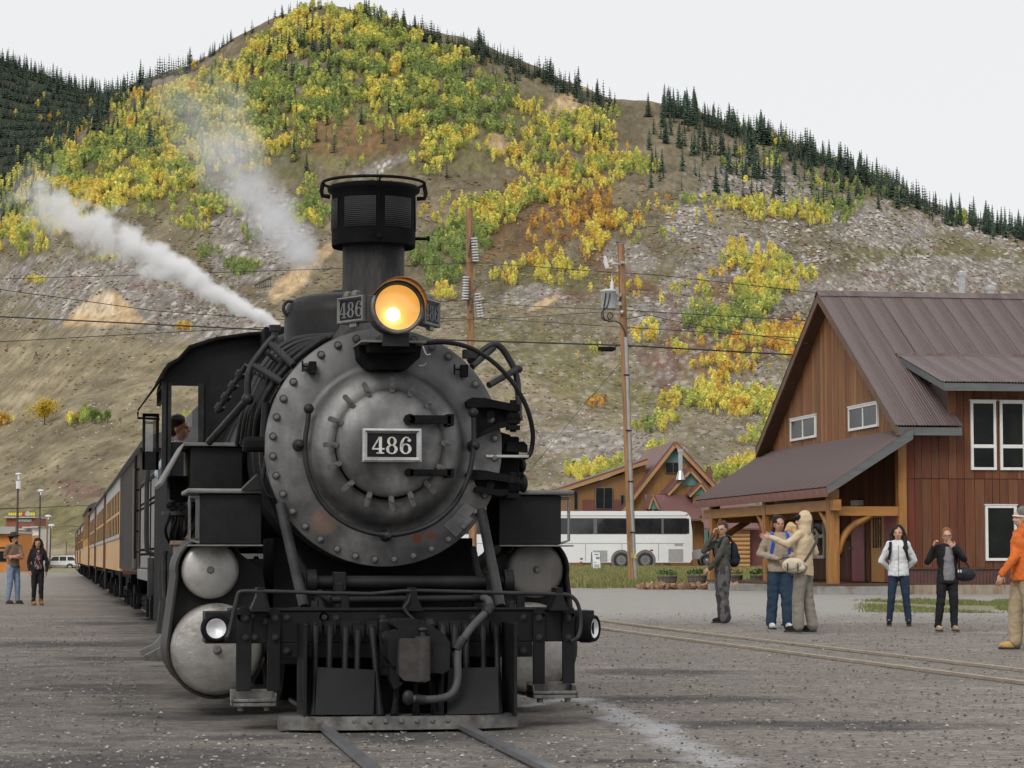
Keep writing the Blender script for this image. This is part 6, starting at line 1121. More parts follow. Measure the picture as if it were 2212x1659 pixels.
for px, hgt, r_, cap in ((2079, 586, .13, 1), (2140, 617, .16, 0)):
    r0 = ray(px, 700); t_ = (RY + 0.8 - (CAMP - DO).dot(DEY)) / r0.dot(DEY); w_ = CAMP + r0 * t_ - DO; lx = w_.dot(DEX); zt = (CAMP + ray(px, hgt) * t_).z - DO.z
    b = MB(); b.cyl((lx, RY + .8, 8.2), (lx, RY + .8, zt - .1), r_ * .75, n=20); b.cyl((lx, RY + .8, zt - .14), (lx, RY + .8, zt - .02), r_, n=20); b.lathe([(r_, zt - .02), (r_ * 1.0, zt), (0, zt + .04)], (lx, RY + .8, 0), (0, 0, 1), 20); b.build("flue_pipe", M["chrome"], dep)
# ================================================================== lodge
LD = 172.0; LOO = pt(1400, 1207, LD); LOO.z = gzs(LOO.x, LOO.y); LRZ = -PSI + R(5.5)
lodge = empty("lodge_building", LOO, LRZ, label="amber wooden lodge with maroon gabled roofs and teal gable tops behind the bus", cat="building")
def LL(px, py): return ((px - 1400) * LD / F, (1207 - py) * LD / F + CAMZ - LOO.z)
def lpoly(pts): return [LL(*p) for p in pts]
M["amber"] = pm("amber_siding", (0.28, 0.140, 0.042), (0.21, 0.10, 0.032), 1.0, .6, stretch=(2, 2, .3), bump=.1)
M["lroof"] = pm("maroon_metal_roof", (0.165, 0.078, 0.070), (0.14, 0.064, 0.058), .4, .45, .2, spec=.5)
M["teal"] = pm("teal_shingle", (0.10, 0.20, 0.175), (0.075, 0.16, 0.14), 2, .7)
M["mar"] = pm("maroon_panel", (0.15, 0.042, 0.032), (0.12, 0.034, 0.027), 1, .6)
M["trim"] = pm("ochre_trim", (0.40, 0.22, 0.09), (0.34, 0.18, 0.07), 1, .6)
def gable(par, apex, le, re, base, y0, y1, teal_to=None, over=.5, trimw=.22, nm="gable"):
    """gabled block: apex, left and right eave points (pixels on the front plane), from depth y0 back to y1"""
    A, Lp, Rp = LL(*apex), LL(*le), LL(*re); zb = LL(apex[0], base)[1]
    b = MB(); b.prism([(Lp[0] + .3, zb), (Lp[0] + .3, Lp[1]), (A[0], A[1] - .15), (Rp[0] - .3, Rp[1]), (Rp[0] - .3, zb)], 'y', y0, y1); w_ = b.build(nm + "_wall", M["amber"], par)
    b = MB(); x = Lp[0] + .4
    while x < Rp[0] - .35:
        zt = A[1] - .25 - (A[1] - Lp[1]) * max(0, (A[0] - x) / (A[0] - Lp[0])) - (A[1] - Rp[1]) * max(0, (x - A[0]) / (Rp[0] - A[0])); b.bx(x, x + .05, y0 - .03, y0, zb, zt); x += .30
    o = b.build("batten", M["amber"], w_); o["kind"] = "stuff"
    if teal_to:
        zt = LL(apex[0], teal_to)[1]; f = (A[1] - zt) / (A[1] - Lp[1]); g = (A[1] - zt) / (A[1] - Rp[1]); b = MB(); b.prism([(A[0] + (Lp[0] - A[0]) * f, zt), (A[0], A[1] - .1), (A[0] + (Rp[0] - A[0]) * g, zt)], 'y', y0 - .07, y0 - .035); b.build("gable_top", M["teal"], w_)
    for P_, sgn in ((Lp, -1), (Rp, 1)):
        b = MB(); d = Vector((A[0] - P_[0], 0, A[1] - P_[1])); n_ = Vector((-d.z, 0, d.x)).normalized() * (1 if sgn < 0 else -1) * .12; n_ = n_ if n_.z > 0 else -n_
        a0, a1 = Vector((P_[0], y0 - over, P_[1])), Vector((A[0], y0 - over, A[1])); V = [a0, a1, a1 + Vector((0, y1 - y0 + over, 0)), a0 + Vector((0, y1 - y0 + over, 0))]; b.add(V + [v + n_ for v in V], [(3, 2, 1, 0), (4, 5, 6, 7), (0, 1, 5, 4), (1, 2, 6, 5), (2, 3, 7, 6), (3, 0, 4, 7)]); r_ = b.build("roof_slope", M["lroof"], par)
        b = MB(); dn = -n_.normalized() * trimw; V = [a0 + Vector((0, -.02, 0)), a1 + Vector((0, -.02, 0)), a1 + dn + Vector((0, -.02, 0)), a0 + dn + Vector((0, -.02, 0))]; b.add(V + [v + Vector((0, .1, 0)) for v in V], [(0, 1, 2, 3), (7, 6, 5, 4), (0, 4, 5, 1), (2, 6, 7, 3), (3, 7, 4, 0), (1, 5, 6, 2)]); b.build("barge_board", M["trim"], r_)
    return w_
gable(lodge, (1458, 956), (1341, 1104), (1546, 1049), 1225, 0.0, 12.0, 998)
gable(lodge, (1476, 1017), (1426, 1071), (1523, 1068), 1225, -3.0, .0, 1052, .35, .16, "dormer")
gable(lodge, (1494, 1048), (1468, 1075), (1512, 1073), 1225, -4.0, -3.0, 1072, .25, .12, "small_gable")
gable(lodge, (1512, 1098), (1489, 1120), (1536, 1120), 1225, -5.2, -3, 1126, .25, .14, "porch_gable")
gable(lodge, (1386, 1073), (1376, 1103), (1400, 1103), 1225, -5.0, -3, 1103, .2, .1, "wing_gable")
b = MB(); A = [LL(1377, 1104), LL(1510, 1104)]; zt = LL(1386, 1071)[1]; b.add([(A[0][0], -5.2, A[0][1] - .6), (A[1][0], -5.2, A[1][1] - .6), (A[1][0], -3.2, zt), (A[0][0], -3.2, zt), (A[0][0], -5.2, A[0][1] - .75), (A[1][0], -5.2, A[1][1] - .75), (A[1][0], -3.0, zt - .2), (A[0][0], -3.0, zt - .2)], [(0, 1, 2, 3), (4, 7, 6, 5), (0, 4, 5, 1), (0, 3, 7, 4), (1, 5, 6, 2)]); b.build("roof_slope", M["lroof"], lodge)
b = MB(); b.prism(lpoly([(1233, 1225), (1233, 1060), (1345, 1025), (1400, 1003), (1400, 1225)]), 'y', 1.0, 9); lw_ = b.build("wing_wall", M["amber"], lodge)
b = MB()
for i in range(34):
    x_, _ = LL(1236 + i * 4.9, 1100); zt = LL(1300, 1060 - (i * 4.9) * .33)[1] - .1; b.bx(x_, x_ + .04, .97, 1.0, LL(0, 1225)[1], zt)
b.build("batten", M["amber"], lw_)["kind"] = "stuff"
b = MB(); q = lpoly([(1217, 1056), (1402, 994)]); b.add([(q[0][0], .5, q[0][1]), (q[1][0], .5, q[1][1]), (q[1][0], 9, q[1][1]), (q[0][0], 9, q[0][1])] + [(q[0][0], .5, q[0][1] + .15), (q[1][0], .5, q[1][1] + .15), (q[1][0], 9, q[1][1] + .15), (q[0][0], 9, q[0][1] + .15)], [(0, 1, 2, 3), (7, 6, 5, 4), (0, 4, 5, 1), (3, 2, 6, 7), (0, 3, 7, 4), (1, 5, 6, 2)]); o = b.build("roof_slope", M["lroof"], lodge)
b = MB(); b.add([(q[0][0], .46, q[0][1] + .02), (q[1][0], .46, q[1][1] + .02), (q[1][0], .46, q[1][1] - .22), (q[0][0], .46, q[0][1] - .2), (q[0][0], .56, q[0][1] + .02), (q[1][0], .56, q[1][1] + .02), (q[1][0], .56, q[1][1] - .22), (q[0][0], .56, q[0][1] - .2)], [(0, 1, 2, 3), (7, 6, 5, 4), (2, 6, 7, 3), (0, 3, 7, 4)]); b.build("barge_board", M["trim"], o)
def lrect(par, nm, xa, xb, ya, yb, y0, mt, th=.08): b = MB(); p, q = LL(xa, yb), LL(xb, ya); b.bx(p[0], q[0], y0 - th, y0, p[1], q[1]); return b.build(nm, M[mt], par, .01)
lrect(lw_, "lower_panel", 1261, 1343, 1079, 1225, .96, "mar")
for xa, xb, ya, yb, y0 in ((1289, 1327, 1052, 1099, .9), (1242, 1251, 1061, 1101, .95), (1344, 1352, 1068, 1095, .95), (1438, 1472, 998, 1022, -.05)):
    o = lrect(lodge, "window", xa, xb, ya, yb, y0, "fascia"); m_ = (xa + xb) / 2
    if xb - xa > 12: lrect(o, "pane", xa + 1.5, m_ - .7, ya + 1.5, yb - 1.5, y0 - .085, "dglass", .02); lrect(o, "pane", m_ + .7, xb - 1.5, ya + 1.5, yb - 1.5, y0 - .085, "dglass", .02)
    else: lrect(o, "pane", xa + 1.2, xb - 1.2, ya + 1.5, yb - 1.5, y0 - .085, "dglass", .02)
lrect(lodge, "porch_wall", 1494, 1514, 1134, 1225, -5.25, "teal"); d_ = lrect(lodge, "door", 1499, 1511, 1145, 1200, -5.35, "teal"); lrect(d_, "pane", 1501, 1509, 1148, 1170, -5.44, "dglass", .02)
lrect(lodge, "porch_beam", 1488, 1538, 1122, 1130, -5.26, "timberx", .2); b = MB(); p = LL(1521, 1130); b.bx(p[0] - .25, p[0] + .25, -5.5, -5.1, 0, p[1]); b.build("porch_post", M["timber"], lodge)
b = MB(); p, q = LL(1454, 1030), LL(1454, 976); b.cyl((p[0], -3.4, p[1]), (p[0], -3.4, q[1]), .14, n=18); b.cyl((p[0], -3.4, q[1] - .15), (p[0], -3.4, q[1] + .05), .19, n=18); b.lathe([(.35, p[1] - .3), (.16, p[1] + .3)], (p[0], -3.4, 0), (0, 0, 1), 18); b.build("flue_pipe", M["chrome"], lodge)
b = MB(); p, q = LL(1552, 1050), LL(1553, 1016); b.bx(p[0] - .2, p[0] + .2, 3, 3.4, p[1] - 2, q[1] + .2); b.cyl((p[0], 3.2, q[1] + .15), (p[0], 3.2, q[1] + .4), .16, n=12); b.build("chimney", pm("brown_brick", (.16, .08, .05), (.2, .1, .07), 5, .9), lodge)
b = MB(); p = LL(1398, 960); b.cyl((p[0], 9, p[1] - 1), (p[0], 9, p[1]), .08, n=10); b.cyl((p[0] - .25, 9, p[1] - 1), (p[0] - .25, 9, p[1] - .3), .08, n=10); b.build("vent_pipe", M["chrome"], lodge)
# small log cabin beyond the porch
cb_ = empty("log_cabin", pt(1600, 1207, 150), -PSI, label="small yellow log cabin with red roof seen beneath the depot porch", cat="building"); cb_.location.z = gzs(cb_.location.x, cb_.location.y)
s_ = 150 / F
for i in range(9): b = MB(); b.cyl((-1.4 - .3, 0, .15 + i * .26), (.55, 0, .15 + i * .26), .135, n=10); b.build("log", M["trim"], cb_)
b = MB(); b.bx(-1.6, .5, .1, 4, 0, 2.4); b.bx(.55, 2.6, .6, 4, 0, 3.0); b.build("wall", M["mar"], cb_); b = MB(); b.add([(-2.2, -.4, 2.4), (1.1, -.4, 2.4), (.7, 2.5, 3.9), (-2.2, 2.5, 3.9), (-2.2, -.4, 2.3), (1.1, -.4, 2.3), (.7, 2.5, 3.75), (-2.2, 2.5, 3.75)], [(0, 1, 2, 3), (7, 6, 5, 4), (0, 4, 5, 1), (1, 5, 6, 2)]); b.build("roof", M["lroof"], cb_)
# ================================================================== coloured shops far left
def shop(nm, lb, px0, px1, pyt, dep_, col, roofcol=None, depth=8, roofh=None):
    A, B = pt(px0, 1207, dep_), pt(px1, 1207, dep_); w_ = (px1 - px0) * dep_ / F; z = gzs(A.x, A.y); h = (1207 - pyt) * dep_ / F + CAMZ - z
    e = empty(nm, (A.x, A.y, z), -PSI, label=lb, cat="building"); b = MB(); b.bx(0, w_, 0, depth, -.3, h); b.build("wall", pm(nm + "_" + lb.split()[0] + "_wall", col, tuple(c * .85 for c in col), .8, .7), e)
    b = MB(); b.bx(-.1, w_ + .1, -.5, depth, h, h + .18); b.build("roof", pm("shop_roof_" + lb.split()[0], roofcol or (.5, .5, .48), None, 1, .6), e); return e, w_, h
e, w_, h = shop("orange_shop", "orange painted shop with pale metal roof edge behind the hatted man", -60, 32, 1152, 225, (.62, .22, .04), (.55, .56, .56))
b = MB(); b.bx(-.1, w_ + .1, -.6, -.05, h - .05, h + .6); b.build("roof_edge", M["letter"], e)
for x_ in (2.2, 3.35): b = MB(); b.bx(x_, x_ + .9, -.05, .02, .9, 1.9); o = b.build("window", M["wooddark"], e); b = MB(); b.bx(x_ + .08, x_ + .82, -.07, -.05, .98, 1.82); b.build("pane", M["dglass"], o)
b = MB(); b.bx(0, w_, -.03, .0, 2.05, 2.25); b.build("band", M["wooddark"], e)
e, w_, h = shop("brick_shop", "red brick shop with yellow letter sign along its roof", 12, 74, 1119, 320, (.26, .085, .055), (.45, .45, .42)); k_ = 320 / F
M["yelpaint"] = pm("yellow_paint", (.75, .62, .06), None, 3, .5); M["redpaint"] = pm("red_paint", (.5, .05, .05), None, 3, .5); M["cyan"] = pm("pale_blue", (.45, .6, .62), None, 3, .5)
sb = MB(); sb.bx(.3, w_ - .2, -.2, -.1, h + .2, h + .28); sgn_ = sb.build("sign_rail", M["iron"], e)
for i, (mt, r_) in enumerate([("yelpaint", .22)] * 7 + [("redpaint", .42), ("yelpaint", .2), ("cyan", .4), ("yelpaint", .22), ("yelpaint", .24), ("yelpaint", .24)]):
    b = MB(); x_ = .45 + i * .26; b.prism([(x_ + r_ * math.cos(t) * .6, h + .5 + r_ * math.sin(t)) for t in [6.283 * j / 7 for j in range(7)]], 'y', -.2, -.12); b.build("sign_letter", M[mt], sgn_)
b = MB(); b.bx(1.6, w_ - .4, -.08, 0, h - .45, h - .15); b.build("sign_panel", M["cyan"], e)
e, w_, h = shop("pink_shop", "pale pink clapboard shop below the brick shop", 50, 70, 1141, 300, (.60, .42, .46)); b = MB(); b.bx(.2, .8, -.05, 0, .6, 1.6); b.build("window", M["dglass"], e)
e, w_, h = shop("white_shop", "small white shed with tan lower wall beside the pink shop", 69, 83, 1140, 295, (.72, .70, .66)); b = MB(); b.bx(0, w_, -.05, 0, -.2, h - .9); b.build("lower_wall", M["trim"], e)
e, w_, h = shop("cream_shop", "narrow cream false front shop left of the pink shop", 38, 51, 1145, 298, (.55, .50, .36)); b = MB(); b.bx(.15, .45, -.05, 0, .4, 2.0); b.build("door", M["yelpaint"], e)
fl = empty("flag", pt(51, 1212, 240), -PSI, label="small striped flag hanging on a pole by the far shops", cat="flag"); b = MB(); b.cyl((0, 0, -.6), (.0, 0, 1.4), .03, n=8); b.build("pole", M["white"], fl)
k_ = 240 / F; b = MB()
for i in range(7): b.cur = i % 2; b.quad((-.25, -.02, .9 + i * .1), (.55, -.05, 1.25 + i * .1), (.55, -.05, 1.35 + i * .1), (-.25, -.02, 1.0 + i * .1))
b.cur = 2; b.quad((.15, -.06, 1.45), (.57, -.08, 1.63), (.57, -.08, 1.98), (.15, -.06, 1.8)); o = b.build("cloth", [M["redpaint"], M["white"], pm("navy", (.03, .04, .15), None, 3, .6)], fl); s_ = o.modifiers.new("s", 'SOLIDIFY'); s_.thickness = .01
# ================================================================== vehicles
M["vwhite"] = pm("white_car_paint", (.74, .75, .76), (.70, .71, .72), .6, .25, spec=.6); M["vsilver"] = pm("silver_car_paint", (.62, .65, .67), (.56, .58, .60), .6, .28, .3, spec=.6); M["tyre"] = pm("tyre_rubber", (.018, .018, .018), (.03, .03, .03), 5, .8); M["rim"] = pm("wheel_rim", (.45, .45, .45), (.3, .3, .3), 6, .35, .6); M["vgrey"] = pm("grey_plastic", (.12, .12, .12), (.16, .16, .16), 3, .6); M["vglass"] = pm("vehicle_glass", (.012, .013, .015), (.03, .03, .032), .8, .06, spec=.7); M["tail"] = pm("tail_lamp", (.35, .02, .02), None, 2, .3)
def wheel(par, x, y, z, r_, wd=.22, side=-1):
    b = MB(); b.lathe([(r_ * .62, 0), (r_ * .7, -.01), (r_ * .96, 0), (r_, .04), (r_, wd), (r_ * .5, wd)], (x, y, z), (0, -side, 0), 32); o = b.build("wheel", M["tyre"], par)
    b = MB(); b.lathe([(r_ * .63, .01), (r_ * .58, .04), (r_ * .35, .05), (r_ * .25, .015), (.001, .01)], (x, y, z), (0, -side, 0), 24)
    for i in range(8): a = i * .785; b.cyl((x + r_ * .42 * math.cos(a), y, z + r_ * .42 * math.sin(a)), (x + r_ * .42 * math.cos(a), y + side * .02 + .03, z + r_ * .42 * math.sin(a)), r_ * .06, n=8)
    b.build("rim", M["rim"], o)
def prof_car(nm, lb, cat, loc, rz, body, hw, mt, wheels, wr, wins, extra=None):
    e = empty(nm, loc, rz, label=lb, cat=cat); b = MB(); b.prism(body, 'y', -hw, hw); b.build("body", M[mt], e, .07, seg=3)
    for pts in wins:
        for s_ in (-1, 1): b = MB(); b.prism(pts, 'y', s_ * (hw - .02), s_ * (hw + .012)); b.build("window", M["vglass"], e, .01)
    for x_ in wheels:
        for s_ in (-1, 1):
            b = MB(); b.lathe([(wr * 1.22, .0), (wr * 1.22, .02), (wr * 1.05, .02)], (x_, s_ * (hw + .0), wr), (0, s_, 0), 32); b.cyl((x_, s_ * (hw - .25), wr), (x_, s_ * (hw + .006), wr), wr * 1.15, n=32); b.build("wheel_arch", M["vgrey"], e); wheel(e, x_, s_ * (hw + .03), wr, wr, .22, s_)
    return e
# coach bus
q = pt(1238, 1207, 154); bus = empty("coach_bus", (q.x, q.y, gzs(q.x, q.y) - .05), -PSI, label="white motor coach with dark window band parked beyond the grass", cat="bus")
bz = bus.location.z; k_ = 154 / F
def BP(px, py): return ((px - 1238) * k_, (1207 - py) * k_ + CAMZ - bz)
xe, zt = BP(1496, 1104)[0], BP(0, 1104)[1]
b = MB(); b.prism([(-7.2, .35), (xe - .15, .35), (xe, .6), (xe, 2.2), (xe - .12, zt - .35), (xe - .35, zt - .08), (xe - .8, zt), (-6.8, zt), (-7.2, zt - .6)], 'y', 0, 2.55); b.build("body", M["vwhite"], bus, .10, seg=3)
z0, z1 = BP(0, 1154)[1], BP(0, 1119)[1]
b = MB(); b.bx(-6.8, xe - .32, -.012, .05, z0, z1); wb = b.build("window_band", M["fascia"], bus)
for xa, xb in ((1000, 1100), (1103, 1206), (1209, 1282), (1290, 1429), (1434, 1489)): p, q_ = BP(xa, 0)[0], BP(xb, 0)[0]; b = MB(); b.bx(p, q_, -.022, -.01, z0 + .04, z1 - .04); b.build("window", M["vglass"], wb)
for px in (1342, 1394): x_ = BP(px, 0)[0]; b = MB(); b.cyl((x_, -.012, .5), (x_, .3, .5), .64, n=32); b.build("wheel_arch", M["vgrey"], bus); wheel(bus, x_, -.02, .5, .5, .3, -1)
b = MB()
for xa, xb, ya, yb in ((1281, 1312, 1189, 1224), (1444, 1476, 1186, 1218), (1457, 1475, 1173, 1179)): p, q_ = BP(xa, yb), BP(xb, ya); b.bx(p[0], q_[0], -.018, .01, max(p[1], .4), q_[1])
b.build("grille_panel", pm("grey_grille", (.36, .36, .35), (.28, .28, .27), 12, .6), bus)["kind"] = "stuff"
b = MB()
for xa, xb, ya, yb in ((1344, 1350, 1188, 1191), (1391, 1397, 1187, 1190), (1253, 1259, 1205, 1209), (1427, 1433, 1217, 1220)): p, q_ = BP(xa, yb), BP(xb, ya); b.bx(p[0], q_[0], -.015, .01, p[1], q_[1])
b.build("vent", M["vgrey"], bus)
b = MB()
for xa, xb, ya, yb in ((1404, 1411, 1187, 1190), (1482, 1487, 1111, 1113), (1253, 1258, 1213, 1215), (1495, 1499, 1192, 1205)): p, q_ = BP(xa, yb), BP(xb, ya); b.bx(p[0], min(q_[0], xe + .01), -.02, .3, p[1], q_[1])
b.build("marker_light", M["tail"], bus)
b = MB()
for i in range(6): x_ = -6 + i * 2.25; b.bx(x_, x_ + .025, -.008, .0, .45, 1.5)
b.bx(-6.8, xe - .5, -.008, 0, 1.52, 1.545); b.bx(-6.8, xe - .4, -.012, 0, z1 + .12, z1 + .15); b.build("panel_seam", M["fascia"], bus)
# pickup with a camper shell
q = pt(1585, 1207, 158); gz_ = gzs(q.x, q.y)
prof_car("pickup_truck", "silver pickup with white camper shell parked beyond the porch", "pickup truck", (q.x, q.y, gz_), -PSI, [(-2.75, .5), (-2.8, .8), (-2.7, 1.08), (-1.55, 1.18), (-.75, 1.78), (-.5, 1.84), (2.6, 1.86), (2.72, 1.2), (2.75, .55)], .92, "vsilver", (-1.75, 1.7), .40,
         [[(-1.30, 1.22), (-.72, 1.68), (-.25, 1.72), (-.25, 1.22)], [(-.15, 1.22), (-.15, 1.72), (.42, 1.74), (.42, 1.22)], [(.75, 1.32), (.85, 1.74), (2.35, 1.74), (2.45, 1.32)]])
pk = bpy.data.objects["pickup_truck"]; b = MB(); b.bx(-2.9, -2.68, -.9, .9, .45, .72); b.build("bumper", M["rim"], pk, .03); b = MB(); b.bx(-2.82, -2.7, -.55, .55, .78, 1.02); b.build("grille", M["vgrey"], pk); b = MB(); b.bx(.53, .56, -.935, -.9, .55, 1.82); b.bx(-.2, -.18, -.935, -.9, .55, 1.2); b.build("door_seam", M["vgrey"], pk)
for s_ in (-.75, .75): b = MB(); b.ell((-2.74, s_, .9), (.06, .16, .12)); b.build("headlight", M["chrome"], pk)
q = pt(128, 1207, 300); 
prof_car("parked_suv", "white sport utility vehicle parked beyond the far left couple", "car", (q.x, q.y, 1.1 - 25.5 * 300 / F), -PSI, [(-2.4, .45), (-2.45, .85), (-2.3, 1.05), (-1.2, 1.15), (-.7, 1.7), (-.4, 1.8), (2.0, 1.8), (2.35, 1.2), (2.4, .5)], .92, "vwhite", (-1.5, 1.45), .40,
         [[(-.95, 1.18), (-.6, 1.64), (.1, 1.68), (.1, 1.18)], [(.22, 1.18), (.22, 1.68), (1.0, 1.68), (1.0, 1.18)], [(1.15, 1.2), (1.15, 1.66), (1.85, 1.64), (2.1, 1.2)]])
sv = bpy.data.objects["parked_suv"]; b = MB(); b.bx(-2.3, 2.35, -.93, .93, .42, .70); b.build("lower_trim", pm("tan_trim", (.35, .31, .24), None, 2, .5), sv, .03)
for s_ in (-1, 1):
    b = MB(); b.tube([(-.6, s_ * .7, 1.85), (1.8, s_ * .7, 1.85)], .03, 8); b.build("roof_rack", M["vgrey"], sv)
# ================================================================== people
def cloth(name, c1, c2=None, scale=7, rough=.85, bump=.5, pat=None):
    k = NT(name); v = k.coord((1, 1, .6)); n = k.noise(v, scale, 5, .65); w_ = k.noise(v, 2.3 * scale, 4, .6); c2 = c2 or tuple(x * .72 for x in c1)
    col = k.ramp(n, [(.35, c1), (.65, c2)])
    if pat: col = k.mix(k.ramp(k.noise(v, pat[1], 2, .4), [(.5, 0), (.55, 1)]), col, pat[0])
    k.set("Base Color", col); k.set("Roughness", rough); k.set("Specular IOR Level", .2); k.bump(k.math('ADD', n, k.math('MULTIPLY', w_, .5)), bump, .03); return k.m
def skin_mat(name, c):
    k = NT(name); n = k.noise(k.coord(), 14, 4); k.set("Base Color", k.ramp(n, [(.35, c), (.65, (c[0] * .82, c[1] * .72, c[2] * .68))])); k.set("Roughness", .5); k.set("Subsurface Weight", .08); k.b.inputs["Subsurface Radius"].default_value = (.01, .004, .002); return k.m
SK = [skin_mat("light_skin", (.58, .34, .24)), skin_mat("tanned_skin", (.46, .25, .165)), skin_mat("olive_skin", (.50, .295, .20))]
M["eye"] = pm("eye_dark", (.02, .015, .012), None, 9, .2); M["lip"] = pm("lip_tone", (.34, .12, .10), None, 9, .5); M["eyew"] = pm("eye_white", (.6, .58, .55), None, 9, .3)
_tmpm = bpy.data.materials.new("tmp")
def remesh(mb, vox, smooth_it=4, fac=.5):
    """one closed skin over the overlapping shapes of mb: (verts, faces)"""
    o = mb.build("tmp", _tmpm); m = o.modifiers.new("r", 'REMESH'); m.mode = 'VOXEL'; m.voxel_size = vox; s_ = o.modifiers.new("s", 'SMOOTH'); s_.factor = fac; s_.iterations = smooth_it
    dg = bpy.context.evaluated_depsgraph_get(); dg.update(); ev = o.evaluated_get(dg); me = ev.to_mesh(); V = [v.co.copy() for v in me.vertices]; Fc = [tuple(p.vertices) for p in me.polygons]; ev.to_mesh_clear(); old = o.data; bpy.data.objects.remove(o); bpy.data.meshes.remove(old); return V, Fc
def limb(b, pts, rs, n=12):
    P_ = [Vector(p) for p in pts]
    for i in range(len(P_) - 1): b.cyl(P_[i], P_[i + 1], rs[i], rs[i + 1], n)
    for p, r_ in zip(P_, rs): b.ell(p, r_ * .99, 12, 8)
def Rz(a): return Matrix.Rotation(a, 3, 'Z')
def hand(b, w_, d, n_, curl=.5, side=1, s=1.0):
    """palm, four unequal fingers with a knuckle bend, thumb from the side of the palm"""
    d = Vector(d).normalized(); n_ = (Vector(n_) - d * Vector(n_).dot(d)).normalized(); t = d.cross(n_) * side; w_ = Vector(w_)
    rot = Matrix((t, d, n_)).transposed(); b.ell(w_ + d * .045 * s, (.040 * s, .055 * s, .017 * s), 12, 8, rot)
    for i, (o, l) in enumerate(((.028, .070), (.010, .080), (-.009, .074), (-.027, .058))):
        a = w_ + d * .085 * s + t * o * s; k1 = a + (d * math.cos(curl * .8) + n_ * math.sin(curl * .8)) * l * .5 * s; k2 = k1 + (d * math.cos(curl * 2) + n_ * math.sin(curl * 2)) * l * .5 * s; b.tube([a - d * .02 * s, a, k1, k2], [.0085 * s, .009 * s, .0085 * s, .0065 * s], 7); b.ell(k2, .0065 * s, 7, 5)
    a = w_ + d * .025 * s + t * .034 * s; k1 = a + (d * .6 + t * .75 + n_ * .25).normalized() * .036 * s; k2 = k1 + (d * .9 + t * .1 + n_ * .4).normalized() * .030 * s; b.tube([a - t * .012, a, k1, k2], [.012 * s, .0125 * s, .010 * s, .0075 * s], 7); b.ell(k2, .0075 * s, 7, 5)
def person(label, px, py, H, heading, look, arms, top, pants, shoes, hair, skin=0, feet=None, sleeves=True, hem=.84, bulk=1.0, flare=1.0, top_kw=None, z0=None, legw=1.0, depth=None, short_to=None, fem=False, tilt=0, hands=True, upper=False):
    """heading / look: where body and face point, degrees anticlockwise from towards the camera. arms: two (elbow, wrist, palm direction, palm normal, curl) given left then right as seen"""
    k_ = H / 1.75
    if depth is None: q = ptz(px, py, 0.0); dpt = CAMZ / ((py - 1207) / F); g = gzs(*pt(px, py, dpt).xy); dpt = (CAMZ - g) / ((py - 1207) / F); q = pt(px, py, dpt); g = q.z
    else: q = pt(px, py, depth)
    root_loc = Vector((q.x, q.y, q.z)); h0 = Rz(R(heading) - PSI); cam_r = Rz(-PSI)
    A = lambda v: (cam_r @ Vector(v)) * k_                 # seen-from-camera axes
    B = lambda v: (h0 @ Vector(v)) * k_                    # body axes, facing -y
    sw = .150 if fem else .172
    sh = sorted([B((-sw, 0, 1.425)), B((sw, 0, 1.425))], key=lambda v: (cam_r.inverted() @ v).x)
    hips = [B((-.085, 0, .90)), B((.085, 0, .90))]; ft = feet or [(-.11, 0.0, 0), (.11, 0.0, 0)]; ank = [B((f[0], f[1] + .03, .09)) for f in ft]; kn = [(h + a) / 2 + B((0, -.03 - (f[2] if len(f) > 2 else 0), 0)) for h, a, f in zip(hips, ank, ft)]
    hr = Rz(R(look) - PSI); hb = B((0, -.01 - tilt * .05, 1.50)); Hd = lambda v: hb + (hr @ Vector(v)) * k_
    EW = [(A(a[0]), A(a[1]), a[2], a[3], a[4]) for a in arms]
    # --- the body, one skin
    b = MB()
    limb(b, [B((0, .0, 1.40)), B((0, -.005, 1.47)), Hd((0, .01, .06))], [.065 * k_, .055 * k_, .055 * k_])
    def el(c, r_, rot, bb=b): bb.ell(c, tuple(x * k_ for x in r_), 16, 10, rot)
    el(Hd((0, .012, .150)), (.080, .098, .102), hr); el(Hd((0, -.018, .075)), (.061, .069, .074), hr); el(Hd((0, -.045, .045)), (.032, .03, .026), hr); el(Hd((0, -.098, .098)), (.0135, .02, .017), hr); el(Hd((0, -.090, .118)), (.010, .014, .03), hr)
    for s_ in (-1, 1): el(Hd((.074 * s_, .015, .105)), (.012, .024, .032), hr); el(Hd((.035 * s_, -.060, .09)), (.025, .022, .022), hr)
    el(Hd((0, -.078, .143)), (.05, .018, .014), hr)
    el(B((0, 0, 1.29)), (.15, .10, .17), h0); el(B((0, 0, 1.08)), (.13, .095, .16), h0); el(B((0, .0, .93)), (.145, .10, .12), h0)
    for s_, (e, w_, *_r) in zip(sh, EW): limb(b, [s_, e, w_], [.050 * k_, .040 * k_, .027 * k_])
    if not upper:
        for h, kk, a, f in zip(hips, kn, ank, ft): limb(b, [h, kk, a], [.075 * k_, .052 * k_, .036 * k_]); limb(b, [a, B((f[0], f[1] - .10, .04))], [.034 * k_, .03 * k_])
    V, Fc = remesh(b, .0125 * k_, 3)
    bm2 = MB(); bm2.add(V, Fc, True)
    if hands:
        for i, (s_, (e, w_, pd, pn, cu)) in enumerate(zip(sh, EW)): hand(bm2, w_, cam_r @ Vector(pd), cam_r @ Vector(pn), cu, 1 if i == 0 else -1, k_)
    bm2.cur = 1
    for s_ in (-1, 1): bm2.ell(Hd((.031 * s_, -.0775, .120)), tuple(x * k_ for x in (.0095, .007, .0048)), 10, 6, hr)
    bm2.cur = 2; 
    for s_ in (-1, 1): bm2.ell(Hd((.033 * s_, -.088, .139)), tuple(x * k_ for x in (.017, .006, .0028)), 8, 6, hr)
